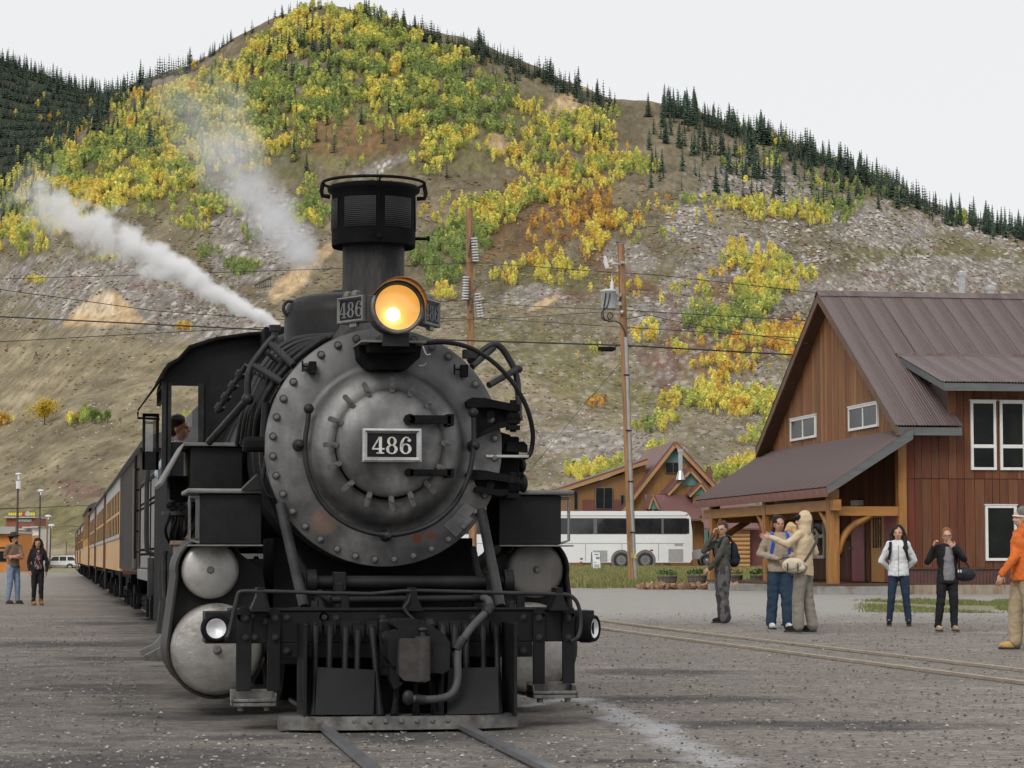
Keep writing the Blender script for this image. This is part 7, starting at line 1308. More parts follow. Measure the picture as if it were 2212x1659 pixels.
    bm2.cur = 3; bm2.ell(Hd((0, -.0845, .052)), tuple(x * k_ for x in (.019, .008, .0045)), 10, 6, hr)
    root = bm2.build("person", [SK[skin], M["eye"], hair[1], M["lip"]], None, loc=root_loc); tag(root, label, "person")
    def part(nm, mb, mt, vox=.014, it=4, remesh_=True):
        if remesh_:
            V, Fc = remesh(mb, vox * k_, it); q_ = MB(); am = .016 if nm in ('jacket', 'trousers', 'shirt', 'hood') else .022 if nm == 'hair' else 0
            if am:
                from mathutils import noise as mn
                V = [v + mn.noise_vector(Vector((v.x * 9, v.y * 9, v.z * 14)) + root_loc) * am * .6 + mn.noise_vector(Vector((v.x * 22, v.y * 22, v.z * 30))) * am * .35 for v in V]
            q_.add(V, Fc, True)
        else: q_ = mb
        return q_.build(nm, mt, root)
    # --- clothes
    if not upper:
        b = MB(); el(B((0, .005, .90)), (.158, .118, .12), h0, b); 
        for h, kk, a in zip(hips, kn, ank):
            end = a if short_to is None else kk.lerp(a, short_to); limb(b, [h + B((0, .005, .03)), kk, end + Vector((0, 0, .0 if short_to is None else 0))], [.096 * k_ * legw, .073 * k_ * legw * (1 + (flare - 1) * .4), .058 * k_ * legw * flare])
        part("trousers", b, pants)
        for a, f in zip(ank, ft):
            b = MB(); c = B((f[0], f[1] - .055, .045)); rr = h0
            b.ell(c, (.047 * k_, .135 * k_, .052 * k_), 16, 10, rr); b.ell(B((f[0], f[1] + .03, .075)), (.045 * k_, .055 * k_, .06 * k_), 12, 8, rr)
            if shoes[1] > .13: limb(b, [B((f[0], f[1] + .03, .08)), B((f[0] * .97, f[1] + .025, shoes[1]))], [.052 * k_, .066 * k_])
            so_ = part("shoe", b, shoes[0]); b = MB(); b.box(c + Vector((0, 0, -.036 * k_)), (.088 * k_, .265 * k_, .026 * k_), rr); b.build("sole", shoes[2] if len(shoes) > 2 else M["tyre"], so_, .01)
    def levels(bb, L_, yo=0):
        n = 24; V = []
        for z, rx, ry in L_:
            V += [B((rx * math.cos(6.2832 * i / n), yo + ry * math.sin(6.2832 * i / n), z)) for i in range(n)]
        m = len(L_); bb.add(V, [(j * n + i, j * n + (i + 1) % n, (j + 1) * n + (i + 1) % n, (j + 1) * n + i) for j in range(m - 1) for i in range(n)], True); bb.add(V[:n], [tuple(range(n))]); bb.add(V[-n:], [tuple(range(n))])
    q5 = bulk ** .7; wst = .148 if fem else .162
    b = MB(); levels(b, [(hem, .168 * q5, .132 * q5), (hem + .03, .172 * q5, .134 * q5), (.98, .166 * q5, .126 * q5), (1.10, wst * q5, .116 * q5), (1.22, .170 * q5, .124 * q5), (1.32, .180 * q5, .124 * q5), (1.40, .165 * q5, .105 * q5), (1.445, .11, .085), (1.49, .068, .066)]); limb(b, [sh[0] + B((0, 0, -.005)), B((0, .0, 1.43)), sh[1] + B((0, 0, -.005))], [.060 * k_ * bulk ** .5, .085 * k_, .060 * k_ * bulk ** .5])
    for s_, (e, w_, *_r) in zip(sh, EW):
        end = w_.lerp(e, .04) if sleeves is True else s_.lerp(e, sleeves); limb(b, [s_, e, end] if sleeves is True else [s_, end], [.062 * k_ * bulk ** .6, .053 * k_ * bulk ** .6, .041 * k_ * bulk ** .6] if sleeves is True else [.070 * k_ * bulk, .062 * k_ * bulk])
    el(B((0, .01, 1.475)), (.072, .07, .03), h0, b); jk = part("jacket" if bulk > 1.0 else "shirt", b, top)
    # --- hair
    st = hair[0]
    if st:
        b = MB()
        if st != 'hood':
            el(Hd((0, .034, .180)), (.095, .106, .096), hr, b); el(Hd((0, .055, .13)), (.085, .072, .095), hr, b)
            if st in ('long', 'bob', 'curly'):
                el(Hd((0, .06, .10)), (.082, .06, .11), hr, b); L_ = {'bob': .02, 'long': -.28, 'curly': -.22}[st]
                for s_ in (-1, 1): limb(b, [Hd((.072 * s_, .02, .19)), Hd((.106 * s_, .045, .08)), Hd((.118 * s_, .015, -.04)), Hd((.125 * s_, -.05 if st != 'bob' else .02, L_ * .7)), Hd((.12 * s_, -.06 if st != 'bob' else .02, L_))], [.040 * k_, .044 * k_, .055 * k_ if st == 'curly' else .048 * k_, .055 * k_ if st == 'curly' else .042 * k_, .025 * k_], 8)
                if st != 'bob': limb(b, [Hd((0, .10, .1)), Hd((0, .12, -.1)), Hd((0, .12, L_))], [.07 * k_, .08 * k_, .05 * k_], 10)
            part("hair", b, hair[1], .013, 2)
    return root, dict(A=A, B=B, Hd=Hd, hr=hr, h0=h0, k=k_, lev=levels, part=part, sh=sh, EW=EW, el=el, loc=root_loc, cr=cam_r)
HB = [cloth("dark_hair", (.014, .010, .008), (.026, .017, .012), 20, .6, .6), cloth("brown_hair", (.045, .028, .02), (.06, .038, .026), 22, .5, .7), cloth("auburn_hair", (.26, .10, .04), (.2, .075, .03), 22, .55, .7), cloth("grey_hair", (.20, .19, .185), (.12, .115, .11), 24, .6, .7), cloth("blond_hair", (.55, .42, .20), (.45, .33, .14), 20, .5, .6)]
C_ = dict(blk=cloth("black_cloth", (.012, .012, .014), (.02, .02, .023)), jean=cloth("blue_jeans", (.034, .060, .095), (.022, .040, .068), 5), djean=cloth("dark_jeans", (.020, .032, .060), (.026, .042, .074), 5), ljean=cloth("light_jeans", (.20, .27, .37), (.15, .21, .30), 5), tan=cloth("khaki", (.40, .32, .21), (.33, .26, .17), 5), grey=cloth("grey_trousers", (.24, .22, .185), (.19, .175, .15), 5),
          beige=cloth("beige_jacket", (.60, .48, .32), (.52, .41, .27), 5), fleece=cloth("beige_fleece", (.34, .285, .22), (.29, .24, .185), 9), hood=cloth("grey_hoodie", (.085, .082, .072), (.07, .067, .058), 6), white=cloth("white_jacket", (.68, .69, .70), (.58, .60, .62), 5), orange=cloth("orange_jacket", (.66, .165, .035), (.56, .13, .028), 5), brown=cloth("brown_shirt", (.19, .135, .095), (.16, .11, .078), 8), camo=cloth("camo_trousers", (.13, .12, .125), (.10, .095, .10), 6, pat=((.045, .042, .045), 11)), gsh=cloth("grey_top", (.22, .22, .235), (.19, .19, .2), 8), flor=cloth("floral_top", (.02, .018, .02), (.03, .025, .028), 8, pat=((.30, .17, .19), 26)))
SH = dict(blk=(cloth("black_shoe", (.015, .014, .014)), .1), brn=(cloth("brown_shoe", (.06, .035, .022)), .1), wht=(cloth("white_shoe", (.62, .62, .6)), .1), tanb=(cloth("tan_boot", (.30, .135, .045), (.24, .10, .035)), .34, M["wooddark"]), yel=(cloth("ochre_boot", (.62, .40, .13)), .16), tan=(cloth("tan_shoe", (.42, .31, .2)), .1))
def strip(pts, w_, th, up, b=None):
    """flat strap along pts"""
    b = b or MB(); V = []
    for i, p in enumerate(pts):
        d = (Vector(pts[min(i + 1, len(pts) - 1)]) - Vector(pts[max(i - 1, 0)])).normalized(); s_ = d.cross(Vector(up[i] if isinstance(up, list) else up)).normalized() * w_ / 2; n_ = s_.cross(d).normalized() * th / 2; V += [Vector(p) + s_ + n_, Vector(p) - s_ + n_, Vector(p) - s_ - n_, Vector(p) + s_ - n_]
    m = len(pts); b.add(V, [(i * 4 + k, (i + 1) * 4 + k, (i + 1) * 4 + (k + 1) % 4, i * 4 + (k + 1) % 4) for i in range(m - 1) for k in range(4)] + [(0, 1, 2, 3), (4 * m - 4, 4 * m - 3, 4 * m - 2, 4 * m - 1)], False); return b
# left couple
p, d = person("man in brown cowboy hat, brown shirt and pale jeans with crossed arms", 28, 1304, 1.70, 50, 78, [((-.20, -.10, 1.17), (.10, -.22, 1.20), (1, -.1, .15), (0, -1, .3), .3), ((.24, -.12, 1.15), (.02, -.27, 1.16), (-1, .1, .3), (0, -1, .2), .4)], C_["brown"], C_["ljean"], SH["brn"], ('short', HB[0]), 1, [(-.13, .02), (.12, -.05)], sleeves=.85, hem=.93, legw=1.05)
b = MB(); Hd, k_ = d["Hd"], d["k"]; rot = d["hr"]
for i in range(1): b.lathe([(.0, .10), (.05, .115), (.078, .10), (.086, .04), (.092, .005), (.13, .0), (.165, .012), (.168, .02), (.13, .012), (.09, .012)], Hd((0, .015, .185)), rot @ Vector((0, .12, 1)), 36)
h_ = b.build("hat", cloth("hat_felt", (.065, .042, .028), (.05, .032, .02), 9), p); b = MB(); b.lathe([(.092, .008), (.094, .03), (.09, .032)], Hd((0, .015, .185)), rot @ Vector((0, .12, 1)), 30); b.build("hat_band", M["wooddark"], h_)
b = MB(); b.ell(Hd((0, -.078, .07)), (.03, .015, .01), 8, 6, rot); b.ell(Hd((0, -.06, .03)), (.04, .03, .03), 8, 6, rot); b.build("beard", HB[0], p)
b = MB(); b.lathe([(.150, -.02), (.156, -.02), (.156, .02), (.150, .02)], d["B"]((0, 0, .945)), (0, 0, 1), 24); o = b.build("belt", M["wooddark"], p)
p, d = person("woman in black top, black leggings and tan boots with long black hair", 80, 1307, 1.58, 22, 12, [((-.24, .02, 1.14), (-.19, -.08, .90), (.3, -.2, -1), (0, -1, 0), .4), ((.25, .04, 1.14), (.24, -.02, .88), (0, -.1, -1), (-1, 0, 0), .4)], C_["blk"], C_["blk"], SH["tanb"], ('long', HB[0]), 1, [(-.09, .0), (.10, -.04)], hem=.92, fem=True, legw=1.02, bulk=1.0, flare=.9)
b = MB(); d["lev"](b, [(.93, .12, .10), (1.1, .105, .095), (1.25, .11, .105), (1.34, .09, .09), (1.40, .05, .05)], -.05); d["part"]("blouse", b, C_["flor"])
b = MB(); d["el"](d["B"]((0, -.055, 1.405)), (.05, .06, .05), d["h0"], b); d["part"]("neckline", b, SK[1], .01)
# woman in grey hoodie, turning round
p, d = person("woman in grey hoodie and camouflage trousers holding a hand to her head", 1562, 1345, 1.70, -72, -32, [((-.33, -.02, 1.25), (-.17, -.05, 1.54), (.3, -.1, 1), (1, 0, 0), .9), ((-.10, -.16, 1.12), (-.24, -.10, .93), (-.9, -.2, -.5), (0, -1, 0), .5)], C_["hood"], C_["camo"], SH["blk"], ('short', HB[1]), 2, [(-.09, .05), (.09, -.06)], hem=.88, bulk=1.12, legw=1.28, flare=1.45, fem=True)
b = MB(); d["el"](d["B"]((0, .09, 1.46)), (.11, .07, .06), d["h0"], b); limb(b, [d["B"]((-.07, .03, 1.49)), d["B"]((-.06, -.10, 1.42)), d["B"]((.06, -.10, 1.42)), d["B"]((.07, .03, 1.49))], [.03] * 4, 8); d["part"]("hood", b, C_["hood"])
def glasses(d, p, mt="eye"):
    b = MB(); Hd = d["Hd"]
    for s_ in (-1, 1): c = Hd((.033 * s_, -.097, .120)); b.tube([c + d["hr"] @ Vector((.024 * math.cos(t), 0, .018 * math.sin(t))) for t in [6.283 * i / 14 for i in range(14)]], .0028, 5, True); b.tube([Hd((.057 * s_, -.095, .124)), Hd((.078 * s_, -.03, .124)), Hd((.078 * s_, .02, .115))], .0028, 5)
    b.tube([Hd((-.01, -.1, .124)), Hd((.01, -.1, .124))], .0028, 5); b.build("glasses", M[mt], p)
glasses(d, p, "vgrey")
def pack(d, lb, mt, strapm, scale=1.0):
    b = MB(); el = d["el"]; Bf = d["B"]; el(Bf((0, .20, 1.20)), (.135 * scale, .085 * scale, .21 * scale), d["h0"], b); el(Bf((0, .21, 1.06)), (.14 * scale, .095 * scale, .10 * scale), d["h0"], b); V, Fc = remesh(b, .014, 4); q = MB(); q.add(V, Fc, True); o = q.build("backpack", mt, None, loc=d["loc"]); tag(o, lb, "backpack")
    for s_ in (-1, 1):
        n_ = strip([Bf((.10 * s_, .15, 1.40)), Bf((.115 * s_, .06, 1.505)), Bf((.12 * s_, -.06, 1.475)), Bf((.125 * s_, -.135, 1.33)), Bf((.15 * s_, -.10, 1.17)), Bf((.14 * s_, .10, 1.05))], .05, .012, [d["h0"] @ Vector(v) for v in ((0, 1, 1), (0, 0, 1), (0, -1, 1), (0, -1, 0), (s_, -1, 0), (s_, 0, 0))]); n_.build("strap", strapm, o)
    q = MB(); el(Bf((0, .285, 1.12)), (.09 * scale, .03, .09 * scale), d["h0"], q); q.build("pocket", mt, o); return o
pack(d, "dark navy backpack worn by the woman in the grey hoodie", cloth("navy_pack", (.012, .015, .024), (.02, .022, .03), 9), C_["blk"])
# man in beige fleece
p, d = person("man in beige fleece and blue jeans holding a small camera at his waist", 1684, 1358, 1.77, 8, 10, [((-.30, .0, 1.16), (-.04, -.24, 1.08), (1, -.2, .1), (0, 0, 1), .6), ((.29, .0, 1.16), (.14, -.26, 1.10), (-1, -.2, .1), (0, 0, 1), .6)], C_["fleece"], C_["jean"], SH["wht"], ('short', HB[0]), 1, [(-.13, .0), (.12, -.05)], hem=.88, bulk=1.16, legw=1.12, flare=1.25)
pack(d, "blue backpack on the back of the man in beige fleece", cloth("blue_pack", (.03, .09, .42), (.02, .06, .3), 9), cloth("blue_strap", (.03, .10, .5), None, 9), .9)
b = MB(); c = d["A"]((.06, -.33, 1.13)); b.box(c, (.11, .035, .065), d["cr"]); b.cyl(c, c + d["cr"] @ Vector((0, -.04, 0)), .024, n=14); o = b.build("camera", M["vgrey"], None, .006, loc=d["loc"]); tag(o, "small dark camera in the hands of the man in beige fleece", "camera")
# hooded man pointing
p, d = person("man in hooded beige jacket and grey trousers pointing left with his back turned", 1737, 1365, 1.80, -118, -82, [((-.26, -.22, 1.27), (-.50, -.22, 1.38), (-1, 0, .12), (0, -1, 0), .15), ((.20, .18, 1.16), (.06, .30, 1.05), (-.6, .4, 0), (0, 0, 1), .5)], C_["beige"], C_["grey"], SH["blk"], ('hood', HB[1]), 0, [(-.12, .06), (.12, -.07)], hem=.82, bulk=1.10, legw=1.12, flare=1.3)
b = MB(); el, Hd, Bf = d["el"], d["Hd"], d["B"]; el(Hd((0, .03, .135)), (.105, .118, .135), d["hr"], b); el(Hd((0, .035, .22)), (.07, .085, .06), d["hr"], b); limb(b, [Hd((0, .03, .06)), Bf((0, .02, 1.46))], [.10 * d["k"], .10 * d["k"]]); d["part"]("hood", b, C_["beige"])
b = MB(); b.ell(Hd((0, -.12, .165)), (.06, .07, .008), 14, 6, d["hr"]); d["el"](Hd((0, -.05, .17)), (.075, .07, .05), d["hr"], b); b.build("cap", C_["blk"], p)
sb_ = MB(); A = d["A"]; el(A((-.17, -.20, .97)), (.17, .085, .115), d["cr"], sb_); el(A((-.16, -.21, .93)), (.17, .09, .075), d["cr"], sb_); V, Fc = remesh(sb_, .012, 3); q = MB(); q.add(V, Fc, True); bag = q.build("shoulder_bag", cloth("cream_canvas", (.62, .55, .42), (.54, .47, .35), 6), None, loc=d["loc"]); tag(bag, "cream canvas shoulder bag hanging at the hip of the hooded man", "bag")
q = MB(); el(A((-.20, -.285, .99)), (.13, .035, .085), d["cr"], q); q.build("flap", bag.data.materials[0], bag)
for x_ in (-.27, -.12): q = MB(); strip([A((x_, -.315, 1.0)), A((x_, -.325, .95)), A((x_, -.305, .88))], .02, .01, d["cr"] @ Vector((0, -1, 0)), q); q.build("buckle_strap", M["wooddark"], bag)
q = strip([A((-.02, -.27, 1.02)), A((.08, -.235, 1.16)), A((.16, -.20, 1.30)), A((.19, -.14, 1.42)), A((.16, -.02, 1.50)), A((.05, .08, 1.48))], .042, .012, [d["cr"] @ Vector(v) for v in ((0, -1, 0), (0, -1, 0), (.3, -1, .2), (.3, -1, .5), (0, -.2, 1), (0, .3, 1))]); q.build("strap", M["wooddark"], bag)
# woman half hidden behind them
p, d = person("blonde person in blue knee shorts half hidden behind the hooded man", 1707, 1351, 1.66, 160, -60, [((-.16, .0, 1.15), (-.15, -.05, .9), (0, 0, -1), (0, -1, 0), .4), ((.22, .0, 1.15), (.2, -.05, .9), (0, 0, -1), (0, -1, 0), .4)], C_["djean"], C_["jean"], SH["wht"], ('long', HB[4]), 2, short_to=.15, fem=True)
# woman in white jacket
p, d = person("young woman in white jacket and dark jeans with long dark curly hair", 1942, 1351, 1.63, -8, -14, [((-.29, .06, 1.13), (-.13, .17, .98), (1, .2, -.3), (0, 1, 0), .5), ((.29, .06, 1.13), (.13, .17, .98), (-1, .2, -.3), (0, 1, 0), .5)], C_["white"], C_["djean"], SH["blk"], ('curly', HB[0]), 0, [(-.17, .0), (.17, -.02)], hem=.86, bulk=1.10, fem=True, legw=.98)
q = MB()
for s_ in (-1, 1): strip([d["B"]((.13 * s_, .06, 1.50)), d["B"]((.135 * s_, -.09, 1.45)), d["B"]((.14 * s_, -.155, 1.30)), d["B"]((.17 * s_, -.12, 1.15))], .045, .012, [d["h0"] @ Vector(v) for v in ((0, 0, 1), (0, -1, 1), (0, -1, 0), (s_, -1, 0))], q)
o = q.build("backpack_straps", C_["blk"], None, loc=d["loc"]); o.name = "backpack"; tag(o, "black backpack straps over the white jacket of the young woman", "backpack")
q = MB(); d["el"](d["B"]((0, .2, 1.22)), (.12, .07, .18), d["h0"], q); q.build("pouch", C_["blk"], o)
q = MB(); q.tube([d["B"]((0, -.137, 1.42)), d["B"]((0, -.145, 1.25)), d["B"]((0, -.142, 1.0)), d["B"]((0, -.145, .85))], .004, 5); q.build("zip", M["edge"], p)
# woman in black jacket
p, d = person("auburn haired woman in open black jacket covering her mouth with one hand", 2048, 1363, 1.56, 5, -4, [((-.34, -.03, 1.18), (-.255, -.12, 1.44), (.25, -.15, 1), (1, -.3, 0), .9), ((.27, -.12, 1.22), (.08, -.22, 1.42), (-.7, -.05, .8), (0, 1, .2), .35)], C_["blk"], C_["blk"], SH["tan"], ('short', HB[2]), 0, [(-.17, .0), (.10, -.06)], hem=.80, bulk=1.14, fem=True, legw=1.04, flare=1.05)
glasses(d, p)
b = MB(); d["lev"](b, [(.86, .115, .10), (.95, .12, .105), (1.12, .105, .10), (1.26, .105, .105), (1.36, .08, .09), (1.44, .06, .05)], -.062); d["part"]("shirt", b, C_["gsh"])
q = MB(); A = d["A"]; q_ = MB(); d["el"](A((.30, -.02, .97)), (.19, .10, .13), d["cr"], q_); V, Fc = remesh(q_, .014, 3); q.add(V, Fc, True); o = q.build("handbag", cloth("black_leather", (.016, .017, .02), (.028, .03, .034), 8, .5), None, loc=d["loc"]); tag(o, "large black handbag hanging beside the woman in the black jacket", "bag")
q = MB(); q.tube(smooth([A((.20, -.02, 1.07)), A((.20, -.05, 1.3)), A((.20, -.02, 1.44)), A((.24, .03, 1.3)), A((.38, -.02, 1.07))], 2), .012, 7); q.build("strap", C_["blk"], o); q = MB()
for x_ in (.17, .21): q.box(A((x_, -.11, 1.02)), (.018, .02, .04))
q.build("clasp", M["white"], o)
# man in orange jacket
p, d = person("grey haired man in orange jacket and khaki trousers walking past the depot", 2212, 1402, 1.72, -82, -84, [((-.13, -.16, 1.14), (-.30, -.16, .92), (-.3, 0, -1), (0, 1, 0), .5), ((.10, .16, 1.14), (.0, .18, .92), (0, 0, -1), (0, -1, 0), .5)], C_["orange"], C_["tan"], SH["yel"], ('short', HB[3]), 0, [(-.10, -.10), (.10, .16)], hem=.84, bulk=1.22, legw=1.18, flare=1.3)
b = MB(); limb(b, [d["B"]((-.05, .03, 1.50)), d["B"]((.05, .03, 1.50))], [.075, .075]); d["el"](d["B"]((0, .06, 1.47)), (.10, .08, .06), d["h0"], b); d["part"]("collar", b, C_["orange"])
b = MB(); Hd = d["Hd"]; b.tube([Hd((-.07, -.07, .145)), Hd((0, -.105, .15)), Hd((.07, -.07, .145)), Hd((.08, .02, .14))], .011, 8); b.build("sunglasses", M["white"], p)
# engineer leaning in the cab
p, d = person("engineer with dark hair and pale shirt sitting in the locomotive cab", 384, 1268, 1.72, 72, 80, [((-.2, 0, 1.15), (.1, -.1, 1.1), (1, 0, 0), (0, 0, 1), .5), ((.2, 0, 1.15), (.3, -.1, 1.1), (1, 0, 0), (0, 0, 1), .5)], cloth("pale_blue_shirt", (.42, .52, .60), (.36, .45, .52), 8), C_["djean"], SH["blk"], ('short', HB[0]), 1, depth=25.1, hem=.95, upper=True)
# ================================================================== poles and wires
M["pole"] = pm("weathered_pole", (0.40, 0.225, 0.105), (0.25, 0.135, 0.062), 1.3, .8, bump=.4, stretch=(5, 5, .35), dirt=(.14, .085, .055), dscale=2)
M["poled"] = pm("dark_pole", (0.075, 0.055, 0.048), (0.11, 0.08, 0.065), 2, .85, stretch=(4, 4, .5))
M["insul"] = pm("porcelain", (.72, .72, .73), (.62, .62, .63), 6, .25, spec=.6); M["wire"] = pm("wire_black", (.02, .02, .022), None, 5, .6); M["wireg"] = pm("wire_grey", (.16, .16, .16), None, 5, .6); M["galv"] = pm("galvanised", (.46, .47, .47), (.38, .39, .39), 4, .45, .4); M["tank"] = pm("grey_tank", (.48, .50, .50), (.42, .44, .44), 2, .4)
def pole(nm, lb, top, base, dep_, r0, r1, mt="pole"):
    A, B_ = pt(*top, dep_), pt(*base, dep_); e = empty(nm, B_, 0, label=lb, cat="utility pole"); b = MB(); d = A - B_; b.tube([Vector((0, 0, -.4)), d * .0, d * .35, d * .7, d], [r0, r0, r0 * .65 + r1 * .35, r0 * .3 + r1 * .7, r1], 16); b.build("shaft", M[mt], e); return e, B_
pe, PB = pole("utility_pole", "tall brown wooden pole carrying a grey transformer and grey conduit", (1341, 527), (1367, 1266), 88, .155, .125)
def Q(px, py, d=88, base=None): return pt(px, py, d) - (PB if base is None else base)
b = MB(); b.tube([Q(1351.5, 728, 87.8), Q(1358, 900, 87.8), Q(1365, 1100, 87.8), Q(1374, 1266, 87.8)], .055, 10); o = b.build("conduit", M["galv"], pe)
b = MB()
for y in (810, 930, 1040, 1150): f = (y - 728) / 538; b.cyl(Q(1351.5 + 22 * f - 8, y, 87.75), Q(1351.5 + 22 * f + 5, y, 87.75), .03, n=8)
b.build("strap", M["iron"], o)
b = MB(); c0, c1 = Q(1315.5, 668, 87.7), Q(1315.5, 628, 87.7); b.lathe([(0, 0), (.27, 0), (.285, .03), (.285, (c1 - c0).z - .05), (.305, (c1 - c0).z - .04), (.305, (c1 - c0).z), (.2, (c1 - c0).z + .05), (0, (c1 - c0).z + .07)], c0, (0, 0, 1), 32); tk = b.build("transformer", M["tank"], pe)
b = MB(); b.lathe([(.05, 0), (.09, .05), (.05, .1), (.085, .15), (.045, .2), (.07, .26), (.02, .36), (.012, .55)], Q(1322, 627, 87.7), (0, 0, 1), 14); b.build("bushing", M["insul"], tk)
b = MB(); b.box(Q(1334, 637, 87.8), (.25, .12, .12)); b.box(Q(1334, 656, 87.8), (.25, .12, .12)); b.box(Q(1301, 640, 87.6), (.06, .1, .12)); b.box(Q(1301, 658, 87.6), (.06, .1, .12)); b.cyl(Q(1333, 620, 87.6), Q(1333, 636, 87.6), .06, n=10); b.build("bracket", M["galv"], pe)
b = MB(); b.tube(smooth([Q(1309, 632, 87.4), Q(1304, 665, 87.4), Q(1302, 685, 87.4), Q(1312, 695, 87.5), Q(1325, 693, 87.6), Q(1340, 697, 87.8), Q(1350, 715, 87.8), Q(1351, 728, 87.8)], 3), .022, 6); b.tube(smooth([Q(1318, 633, 87.4), Q(1312, 665, 87.4), Q(1300, 672, 87.4), Q(1299, 685, 87.4), Q(1306, 694, 87.5), Q(1318, 690, 87.6), Q(1326, 682, 87.6), Q(1318, 674, 87.6), Q(1311, 680, 87.5), Q(1316, 692, 87.5)], 3), .018, 6); b.build("drop_cable", M["wire"], pe)
b = MB(); b.cyl(Q(1341, 572, 88), Q(1325, 569, 87.5), .035, n=8); b.lathe([(.05, 0), (.07, .1), (.05, .2), (.07, .3), (.05, .45)], Q(1313, 580, 87.5), Vector((-.25, 0, 1)), 12); b.cyl(Q(1304, 562, 87.5), Q(1309, 580, 87.5), .025, n=8); b.cyl(Q(1304, 562, 87.5), Q(1311, 559, 87.5), .02, n=8); b.build("fuse_cutout", M["insul"], pe)
b = MB(); b.cyl(Q(1340, 674, 87.8), Q(1346, 675, 87.8), .08, n=10); b.box(Q(1345, 567, 87.8), (.12, .12, .08)); b.build("clamp", M["galv"], pe)
b = MB(); b.box(Q(1367, 1200, 87.8), (.1, .08, .18)); b.build("tag_box", M["galv"], pe); b = MB(); b.box(Q(1371.5, 1201, 87.65), (.09, .03, .16)); b.build("yellow_tag", M["yelpaint"], pe)
p2, P2B = pole("utility_pole", "slender brown pole with three strings of white insulators behind the smokebox", (1013.5, 450), (1022, 1235), 105, .17, .145)
def insul(px0, py0, px1, py1, n=9):
    A, B_ = pt(px0, py0, 104.7) - P2B, pt(px1, py1, 104.7) - P2B; d = (B_ - A); ax = d.normalized(); b = MB()
    b.cyl(A, B_, .045, n=8); o = b.build("insulator_string", M["iron"], p2); q = MB(); q.lathe([(.05, -.03), (.14, -.02), (.15, .012), (.07, .045), (.04, .05)], (0, 0, 0), (0, 0, -1), 16); dm2 = q.mesh("insulator_disc", M["insul"])
    rot = ax.to_track_quat('-Z', 'Y').to_euler()
    for i in range(n): link("insulator_disc", dm2, o, A + d * ((i + .5) / n), rot)
insul(1024, 512, 1028, 566); insul(1006.5, 596, 1005.5, 648); insul(1031, 632, 1038, 686)
for a in ([(1012, 552), (1013, 530), (1018, 512), (1023, 500)], [(1016, 672), (1017, 648), (1024, 628), (1031, 618)]): b = MB(); b.tube(smooth([pt(x, y, 104.8) - P2B for x, y in a], 2), .055, 8); b.build("bracket_arm", M["rust"], p2)
for px, yt, yb, dp, r_, lb, tr_ in ((37, 1024, 1238, 130, .062, "dark pole with white transformer and lamp behind the hatted man", 1), (85, 1060, 1232, 170, .07, "dark lamp pole just left above the black haired woman", 0), (101, 1115, 1228, 230, .09, "thin brown lamp pole right of the black haired woman", 0), (108, 1135, 1226, 255, .085, "thinnest grey lamp pole nearest the train", 0), (142, 1170, 1222, 300, .06, "short bare pole beside the white sport utility vehicle", 2)):
    e, B0 = pole("lamp_pole", lb, (px + 2, yt), (px - 1, yb), dp, r_, r_ * .8, "poled" if px != 101 else "pole")
    if tr_ != 2: b = MB(); q = pt(px + 3, yt, dp) - B0; b.ell(q, (.17 * dp / 130, .1, .07 * dp / 130), 12, 8); b.cyl(q - Vector((0, 0, .3)), q, .06, n=8); b.build("lamp_head", M["insul"], e)
    if tr_ == 1: b = MB(); q = pt(40, 1047, dp - .2) - B0; b.cyl(q - Vector((0, 0, .21)), q + Vector((0, 0, .2)), .13, n=20); b.build("transformer", M["insul"], e)
def wire(lb, pts, r_=.014, mt="wire", sag=0):
    P_ = [pt(*p) for p in pts]; b = MB(); Q_ = []
    for a, c in zip(P_[:-1], P_[1:]):
        for i in range(10): f = i / 10; q = a.lerp(c, f); q.z -= sag * 4 * f * (1 - f); Q_.append(q)
    b.tube(Q_ + [P_[-1]], r_, 6); o = b.build("power_line", M[mt], None); tag(o, lb, "wire", "overhead wires"); return o
wire("thickest black cable crossing below the headlamp with a splice case", [(-160, 676, 100), (560, 712, 95), (930, 733, 91), (1347, 746, 88), (1705, 766, 92), (2300, 800, 98)], .030)
b = MB(); c = pt(1311, 753, 87.9); b.box(c, (.62, .16, .12), Rz(-PSI)); b.box(c + Vector((0, 0, -.07)), (.45, .13, .06), Rz(-PSI)); b.tube([pt(1290, 745.5, 87.9), pt(1294, 752, 87.9)], .02, 6); b.tube([pt(1333, 746, 87.9), pt(1328, 752, 87.9)], .02, 6); o = b.build("splice_case", M["blackd"], None, .02); tag(o, "black cable splice case hanging on the cable beside the transformer pole", "cable box")
wire("wire sloping down to the right above the left pale dump", [(-100, 612, 96), (160, 647, 100), (330, 671, 103), (560, 688, 105), (700, 694, 108)], .016)
wire("wire rising to the right beneath the left pale dump", [(-120, 745, 100), (288, 722, 103), (560, 708, 106), (740, 700, 108)], .016)
wire("thin wire passing high behind the stack", [(-120, 606, 110), (307, 594, 108), (740, 580, 106), (1028, 567, 104.7), (1336, 589, 88), (1420, 594, 88.5), (1780, 634, 92), (2330, 668, 96)], .014)
wire("middle wire hung from the left insulator string", [(880, 655, 106), (1006, 649, 104.7), (1119, 660, 98), (1343, 670, 88), (1735, 692, 92), (2300, 715, 96)], .014)
wire("lower wire hung from the right insulator string", [(860, 689, 107), (1038, 687, 104.7), (1197, 697, 96), (1345, 707, 88), (1416, 711, 89), (1735, 731, 92), (2300, 760, 96)], .014)
wire("grey wire running to the transformer from the insulator pole", [(870, 700, 107), (1017, 690, 104.7), (1130, 685, 97), (1300, 674, 87.7)], .013)
wire("pale thin wire to the transformer bushing", [(880, 604, 107), (1019, 604, 104.7), (1200, 606, 95), (1322, 606, 87.7)], .009, "wireg")
